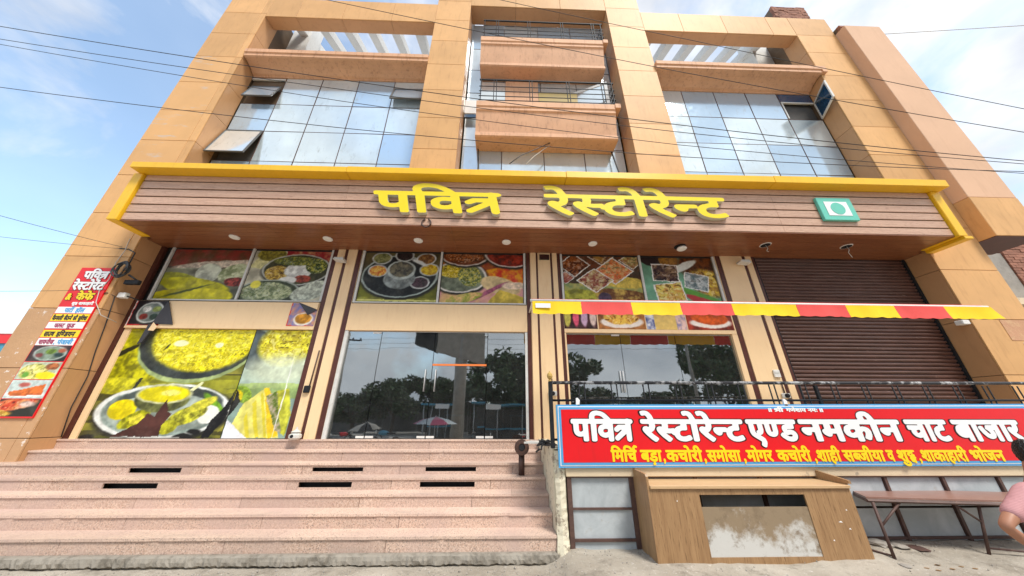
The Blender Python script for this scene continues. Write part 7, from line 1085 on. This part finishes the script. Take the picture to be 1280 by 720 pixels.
def stall(x0, x1, y, h, lab):
    s = empty('roadside_stall', ((x0 + x1) / 2, y, 0), lab, 'stall'); B('stall_back', m_dark, s, x0, x1, y - 2.2, y - 2.1, -.1, h - .2); B('stall_roof', m_bluep, s, x0 - .2, x1 + .2, y - 2.3, y + .4, h, h + .12)
    for x in np.linspace(x0, x1, 5): tube('stall_post', m_steel, s, [(x, y, -.2), (x, y, h)], .04, 6)
    B('counter', m_bluep, s, x0 + .3, x1 - .3, y - .6, y - .1, .75, .85); B('counter_front', m_dark, s, x0 + .35, x1 - .35, y - .55, y - .5, -.1, .75); B('roof_sign', m_wh, s, x0 + 1, x0 + 2.2, y + .41, y + .44, h - .25, h + .1)
stall(-2.3, 5.5, -19, 2.5, 'long blue roofed stall across the road'); stall(-6.6, -3.9, -20, 2.4, 'short blue stall left of hoarding pillar'); stall(8, 16, -20, 2.6, 'right blue roofed stall across the road')
def umbrella(x, y, z, r, lab, m1, m2):
    u = empty('vendor_umbrella', (x, y, 0), lab, 'umbrella'); tube('umbrella_pole', m_steel, u, [(x, y, -.2), (x, y, z + .05)], .03, 6)
    for k in range(8):
        a, b = k * math.pi / 4, (k + 1) * math.pi / 4; bm = bmesh.new()
        v = [bm.verts.new(p) for p in ((x, y, z), (x + r * .6 * math.cos(a), y + r * .6 * math.sin(a), z - .16), (x + r * math.cos(a), y + r * math.sin(a), z - .42), (x + r * math.cos(b), y + r * math.sin(b), z - .42), (x + r * .6 * math.cos(b), y + r * .6 * math.sin(b), z - .16))]
        bm.faces.new((v[0], v[1], v[4])); bm.faces.new((v[1], v[2], v[3], v[4])); frombm('umbrella_panel', bm, m1 if k % 2 else m2, u)
umbrella(-4.0, -12.5, 1.55, 1.35, 'low red and blue vendor umbrella', m_mag, m_grey); umbrella(-8.5, -13.5, 1.2, 1.0, 'low dark umbrella across the road', m_black, m_conc)
def pole(x, y, h, lab, arm=True):
    p = empty('utility_pole', (x, y, 0), lab, 'utility pole', 'utility poles across the road'); tube('pole_shaft', m_conc, p, [(x, y, -.2), (x, y, h)], .14, 8, r2=.09)
    if arm:
        B('cross_arm', m_black, p, x - 1.1, x + 1.1, y - .06, y + .06, h - .6, h - .48)
        for dx in (-1, -.4, .4, 1): lathe('insulator', m_black, p, (x + dx, y, h - .48), [(.05, 0), (.07, .06), (.04, .15)], 8)
pole(13.2, -14, 7.2, 'thick pole with cross arm in front of right trees'); pole(4.4, -30, 7.5, 'thin distant pole left of big tree', False); pole(-13, -18, 8, 'tall pole with cross arm left of the stalls')
bw = empty('backdrop_wall', (0, -33, 0), 'long dark wall added to hide bright horizon behind roadside trees', 'wall'); B('wall_panel', m_dark, bw, -45, 55, -33.2, -33, -.2, 2.9)  # added backdrop that covers the bright strip below the reflected trees
for i, (z, l) in enumerate(((7.6, 'highest'), (7.2, 'middle'), (6.8, 'lowest'))): sagwire([(-40, -16, z + .6), (-13, -18, z - .1), (13.2, -14, z - .6), (45, -16, z)], .02, l + ' cable across the road on poles', name='far_cable', grp='cables across the road')
def motorcycle(x, y, m, lab, sgn=1):
    t = empty('parked_motorcycle', (x, y, -.18), lab, 'motorcycle', 'motorcycles parked across the road'); g = -.18
    for dx in (-.62, .62):
        bm = bmesh.new(); atube(bm, [(x + dx + .27 * math.cos(a), y, g + .30 + .27 * math.sin(a)) for a in np.linspace(0, 2 * math.pi, 19)], .045, 6, cap=False); w = frombm('wheel', bm, m_wire, t)
        lathe('hub', m_steel, w, (x + dx, y - .05, g + .30), [(.06, 0), (.06, .1)], 8, 'y')
    tube('frame', m_black, t, [(x - .62, y, g + .30), (x - .2, y, g + .40), (x + .2 * sgn, y, g + .55), (x + .45 * sgn, y, g + .85), (x + .62 * sgn, y, g + .30)], .035, 6)
    bm = bmesh.new(); bmesh.ops.create_uvsphere(bm, u_segments=12, v_segments=8, radius=1)
    for v in bm.verts: v.co = Vector((x + .12 * sgn + v.co.x * .30, y + v.co.y * .14, g + .80 + v.co.z * .13))
    frombm('fuel_tank', bm, m, t, smooth=True); B('seat', m_black, t, x - (.25 if sgn > 0 else -.25) - .32, x - (.25 if sgn > 0 else -.25) + .32, y - .12, y + .12, g + .76, g + .84, .03)
    B('engine', m_steel, t, x - .18, x + .18, y - .13, y + .13, g + .30, g + .58, .03); tube('handlebar', m_black, t, [(x + .40 * sgn, y - .33, g + 1.02), (x + .45 * sgn, y, g + .95), (x + .40 * sgn, y + .33, g + 1.02)], .018, 6)
    lathe('headlight', m_white, t, (x + .56 * sgn, y, g + .86), [(.04, -.05), (.09, .0), (.09, .02)], 12, 'x')
for x, y, m, l, s_ in ((-9.6, -13, m_red, 'red motorcycle leftmost beyond the road', 1), (-6.9, -12.6, m_bluep, 'blue motorcycle left of the umbrella', -1), (-1.2, -12.4, m_black, 'black motorcycle in front of the pillar', 1), (1.6, -12.8, m_red, 'red motorcycle in front of long stall', -1), (3.9, -13.2, m_steel, 'silver motorcycle right of the red one', 1)): motorcycle(x, y, m, l, s_)
# ---------------------------------------------------------------- people
def skinmesh(name, pts, edges, mt, parent, sub=2, root=0):
    me = bpy.data.meshes.new(name); me.from_pydata([p[:3] for p in pts], edges, []); o = bpy.data.objects.new(name, me); COL.objects.link(o)
    o.modifiers.new('s', 'SKIN'); sm = o.modifiers.new('d', 'SUBSURF'); sm.levels = sm.render_levels = sub
    for i, p in enumerate(pts):
        r = p[3]; me.skin_vertices[0].data[i].radius = r if isinstance(r, tuple) else (r, r)
        me.skin_vertices[0].data[i].use_root = (i == root)
    dg = bpy.context.evaluated_depsgraph_get(); m2 = bpy.data.meshes.new_from_object(o.evaluated_get(dg)); bpy.data.objects.remove(o)
    for p in m2.polygons: p.use_smooth = True
    m2.materials.clear(); m2.materials.append(mt); m2.name = name
    return link(name, m2, None, parent)
def head(parent, c, r, yaw, hairm, skinm, s=1.):
    """head facing yaw (radians from +X); nose, ears, eyes, and a cap of hair"""
    c = Vector(c); rot = Matrix.Rotation(yaw, 4, 'Z'); bm = bmesh.new(); bmesh.ops.create_uvsphere(bm, u_segments=28, v_segments=20, radius=1)
    for v in bm.verts:
        x, y, z = v.co; x *= .098; y *= .078; z *= .118
        if z < 0: x = x * (1 + z * 1.5) + .012 * max(0, x / .1); y *= 1 + z * 2.6
        if x > .07 and abs(y) < .02 and -.04 < z < .02: x += .022 * (1 - abs(y) / .02) * (1 if z < -.01 else .5)
        if x > .06 and abs(abs(y) - .032) < .016 and .0 < z < .03: x -= .008
        if x > .06 and abs(y) < .03 and -.065 < z < -.052: x += .006
        v.co = (x, y, z)
    for sgn in (-1, 1):
        q = bmesh.ops.create_uvsphere(bm, u_segments=8, v_segments=6, radius=1)
        for v in q['verts']: v.co = Vector((v.co.x * .022 - .005, sgn * .078 + v.co.y * .008, v.co.z * .032))
    for v in bm.verts: v.co = rot @ (v.co * s)
    h = frombm('head', bm, skinm, parent, c, smooth=True)
    for sgn in (-1, 1):
        e = bmesh.new(); bmesh.ops.create_uvsphere(e, u_segments=8, v_segments=6, radius=.011)
        for v in e.verts: v.co = rot @ ((v.co + Vector((.082, sgn * .032, .014))) * s)
        frombm('eye', e, m_wire, h, c)
    bm = bmesh.new(); bmesh.ops.create_icosphere(bm, subdivisions=5, radius=1); rs = random.Random(4); kill = []
    for v in bm.verts:
        x, y, z = v.co
        if z < -.62 + 1.1 * (x > .15) * min(1, (x - .15) * 3): kill.append(v); continue
        n = 1 + .015 * math.sin(x * 13 + y * 11) * math.sin(z * 9) + rs.uniform(-.02, .03)
        v.co = rot @ (Vector((x * .106 * n - .003, y * .088 * n, z * .13 * n + .004)) * s)
    bmesh.ops.delete(bm, geom=kill, context='VERTS')
    frombm('hair', bm, hairm, h, c, smooth=False)
def hand(parent, c, d, up, s=1.):
    c, d, up = Vector(c), Vector(d).normalized(), Vector(up).normalized(); sd = d.cross(up).normalized()
    pts = [(*c, .026 * s), (*(c + d * .045 * s), (.036 * s, .018 * s)), (*(c + d * .09 * s), (.038 * s, .016 * s))]; ed = [(0, 1), (1, 2)]
    for k, (o, L) in enumerate(((-.03, .065), (-.01, .078), (.01, .072), (.03, .055))):
        b = c + d * .095 * s + sd * o * s; i = len(pts); L *= s
        pts += [(*b, .0095 * s), (*(b + d * L * .5 - up * L * .08), .009 * s), (*(b + d * L * .85 - up * L * .35), .0075 * s)]; ed += [(2, i), (i, i + 1), (i + 1, i + 2)]
    i = len(pts); b = c + d * .035 * s - sd * .035 * s
    pts += [(*b, .012 * s), (*(b + (d * .6 - sd * .7) * .035 * s), .0105 * s), (*(b + (d * .9 - sd * .5) * .06 * s), .009 * s)]; ed += [(1, i), (i, i + 1), (i + 1, i + 2)]
    return skinmesh('hand', pts, ed, m_skin, parent, 1)
# man at the right edge, seated on a stool, facing right with his back partly to us
man = empty('person', (5.25, -3.0, 0), 'black haired man in mauve striped t-shirt at right edge', 'person')
hip, chest, neck = Vector((5.32, -3.0, .50)), Vector((5.20, -3.0, .88)), Vector((5.20, -3.0, 1.10))
shL, elL, wrL = Vector((4.93, -3.05, .94)), Vector((4.50, -3.08, .685)), Vector((4.82, -3.02, .455))
shR, elR, wrR = Vector((5.42, -2.92, .96)), Vector((5.55, -2.80, .68)), Vector((5.62, -3.02, .60))

pts = [(*hip, .13), (5.26, -3.0, .70, .12), (*chest, .13), (*neck, .055), (5.19, -3, 1.2, .05), (*shL, .062), (*((shL + elL) / 2), .056), (*elL, .046), (*((elL + wrL) / 2 + Vector((-.0, 0, .0))), .044), (*wrL, .029), (*shR, .062), (*elR, .046), (*wrR, .03),
       (5.25, -3.12, .50, .09), (5.55, -3.35, .50, .07), (5.56, -3.38, .08, .045), (5.40, -2.90, .50, .09), (5.78, -3.0, .50, .07), (5.80, -3.02, .08, .045), (5.66, -3.5, .0, .04), (5.95, -3.05, .0, .04)]
ed = [(0, 1), (1, 2), (2, 3), (3, 4), (2, 5), (5, 6), (6, 7), (7, 8), (8, 9), (2, 10), (10, 11), (11, 12), (0, 13), (13, 14), (14, 15), (0, 16), (16, 17), (17, 18), (15, 19), (18, 20)]
skinmesh('body', pts, ed, m_skin, man)
mid = shL.lerp(elL, .62)
sp_ = [(*hip, .155), (5.26, -3.0, .70, .15), (*(chest), .155), (5.20, -3, 1.03, .085), (*(shL + Vector((.0, 0, .0))), .082), (*shL.lerp(elL, .35), .075), (*shL.lerp(elL, .78), .074), (*shR, .085), (*shR.lerp(elR, .6), .08)]
skinmesh('t_shirt', sp_, [(0, 1), (1, 2), (2, 3), (2, 4), (4, 5), (5, 6), (2, 7), (7, 8)], m_shirt, man)
skinmesh('trousers', [(*hip, .15), (5.25, -3.12, .50, .105), (5.55, -3.35, .50, .085), (5.56, -3.38, .12, .06), (5.40, -2.90, .50, .105), (5.78, -3.0, .50, .085), (5.80, -3.02, .12, .06)], [(0, 1), (1, 2), (2, 3), (0, 4), (4, 5), (5, 6)], m_pants, man)
head(man, (5.255, -3.0, 1.245), .1, R(48), m_hair, m_skin, 1.0)
hand(man, wrL, (.7, .1, -.5), (.4, 0, .8)); hand(man, wrR, (.3, -.8, -.2), (0, 0, 1))
stl = empty('plastic_stool', (5.35, -3.0, 0), 'stool under the man at the right edge', 'stool'); lathe('stool_seat', m_red, stl, (5.35, -3.0, .34), [(.17, 0), (.18, .02), (.16, .04)], 20)
for a in (45, 135, 225, 315): tube('leg', m_red, stl, [(5.35 + .1 * math.cos(R(a)), -3 + .1 * math.sin(R(a)), .34), (5.35 + .2 * math.cos(R(a)), -3 + .2 * math.sin(R(a)), -.12)], .016, 6)
# man dining inside, behind the right glass
din = empty('person', (4.85, 1.25, FL), 'seated man in grey shirt eating behind right glass', 'person')
b0 = Vector((4.86, 1.25, FL))
P = lambda x, y, z, r: (b0.x + x, b0.y + y, b0.z + z, r)
skinmesh('body', [P(.15, 0, .48, .12), P(.10, 0, .75, .11), P(.03, 0, 1.0, .12), P(-.03, 0, 1.17, .05), P(-.05, 0, 1.24, .05), P(-.02, -.18, 1.02, .05), P(-.12, -.2, .80, .042), P(-.36, -.12, .82, .03), P(-.02, .18, 1.02, .05), P(-.1, .2, .8, .04), P(-.36, .1, .85, .03), P(-.3, -.1, .48, .07), P(-.32, -.1, .05, .05), P(-.3, .1, .48, .07), P(-.32, .1, .05, .05)],
         [(0, 1), (1, 2), (2, 3), (3, 4), (2, 5), (5, 6), (6, 7), (2, 8), (8, 9), (9, 10), (0, 11), (11, 12), (0, 13), (13, 14)], m_skin, din, 1)
skinmesh('shirt', [P(.15, 0, .50, .145), P(.10, 0, .75, .14), P(.03, 0, 1.0, .145), P(-.02, -.18, 1.03, .07), P(-.12, -.2, .82, .062), P(-.02, .18, 1.03, .07), P(-.1, .2, .82, .06)], [(0, 1), (1, 2), (2, 3), (3, 4), (2, 5), (5, 6)], m_gshirt, din, 1)
head(din, (b0.x - .10, b0.y, b0.z + 1.33), .1, R(188), m_hair, m_skin, 1.0)
hand(din, (b0.x - .38, b0.y - .12, b0.z + .82), (-1, 0, .1), (0, 0, 1)); hand(din, (b0.x - .38, b0.y + .1, b0.z + .85), (-1, 0, .3), (0, 0, 1))
def indoor_table(x, y, lab):
    t = empty('dining_table', (x, y, FL), lab, 'table', 'dining tables inside'); B('table_top', m_white, t, x - .5, x + .5, y - .35, y + .35, FL + .72, FL + .76, .008)
    for dx in (-.42, .42):
        for dy in (-.28, .28): B('leg', m_steel, t, x + dx - .02, x + dx + .02, y + dy - .02, y + dy + .02, FL, FL + .72)
def chair(x, y, lab, s=1):
    t = empty('dining_chair', (x, y, FL), lab, 'chair', 'dining chairs inside'); B('seat', m_bluep, t, x - .21, x + .21, y - .2, y + .2, FL + .42, FL + .46, .01); B('backrest', m_bluep, t, x + s * .19 - .015, x + s * .19 + .015, y - .2, y + .2, FL + .5, FL + .9, .006)
    for dx in (-.18, .18):
        for dy in (-.17, .17): B('leg', m_steel, t, x + dx - .014, x + dx + .014, y + dy - .014, y + dy + .014, FL, FL + .42)
indoor_table(4.2, 1.3, 'white table before the man in grey'); chair(5.02, 1.25, 'chair under the man in grey shirt'); chair(3.45, 1.3, 'empty chair facing the man in grey', -1)
indoor_table(-.4, 1.9, 'white table behind right part of glass door'); chair(.4, 1.9, 'chair right of the middle table'); chair(-1.2, 1.9, 'chair left of the middle table', -1); indoor_table(-2.5, 2.2, 'white table behind left part of glass door')
# a cardboard stack on the dining table
B('carton', m_ply, dk, 2.7, 3.1, -1.7, -1.4, .3185, .33)
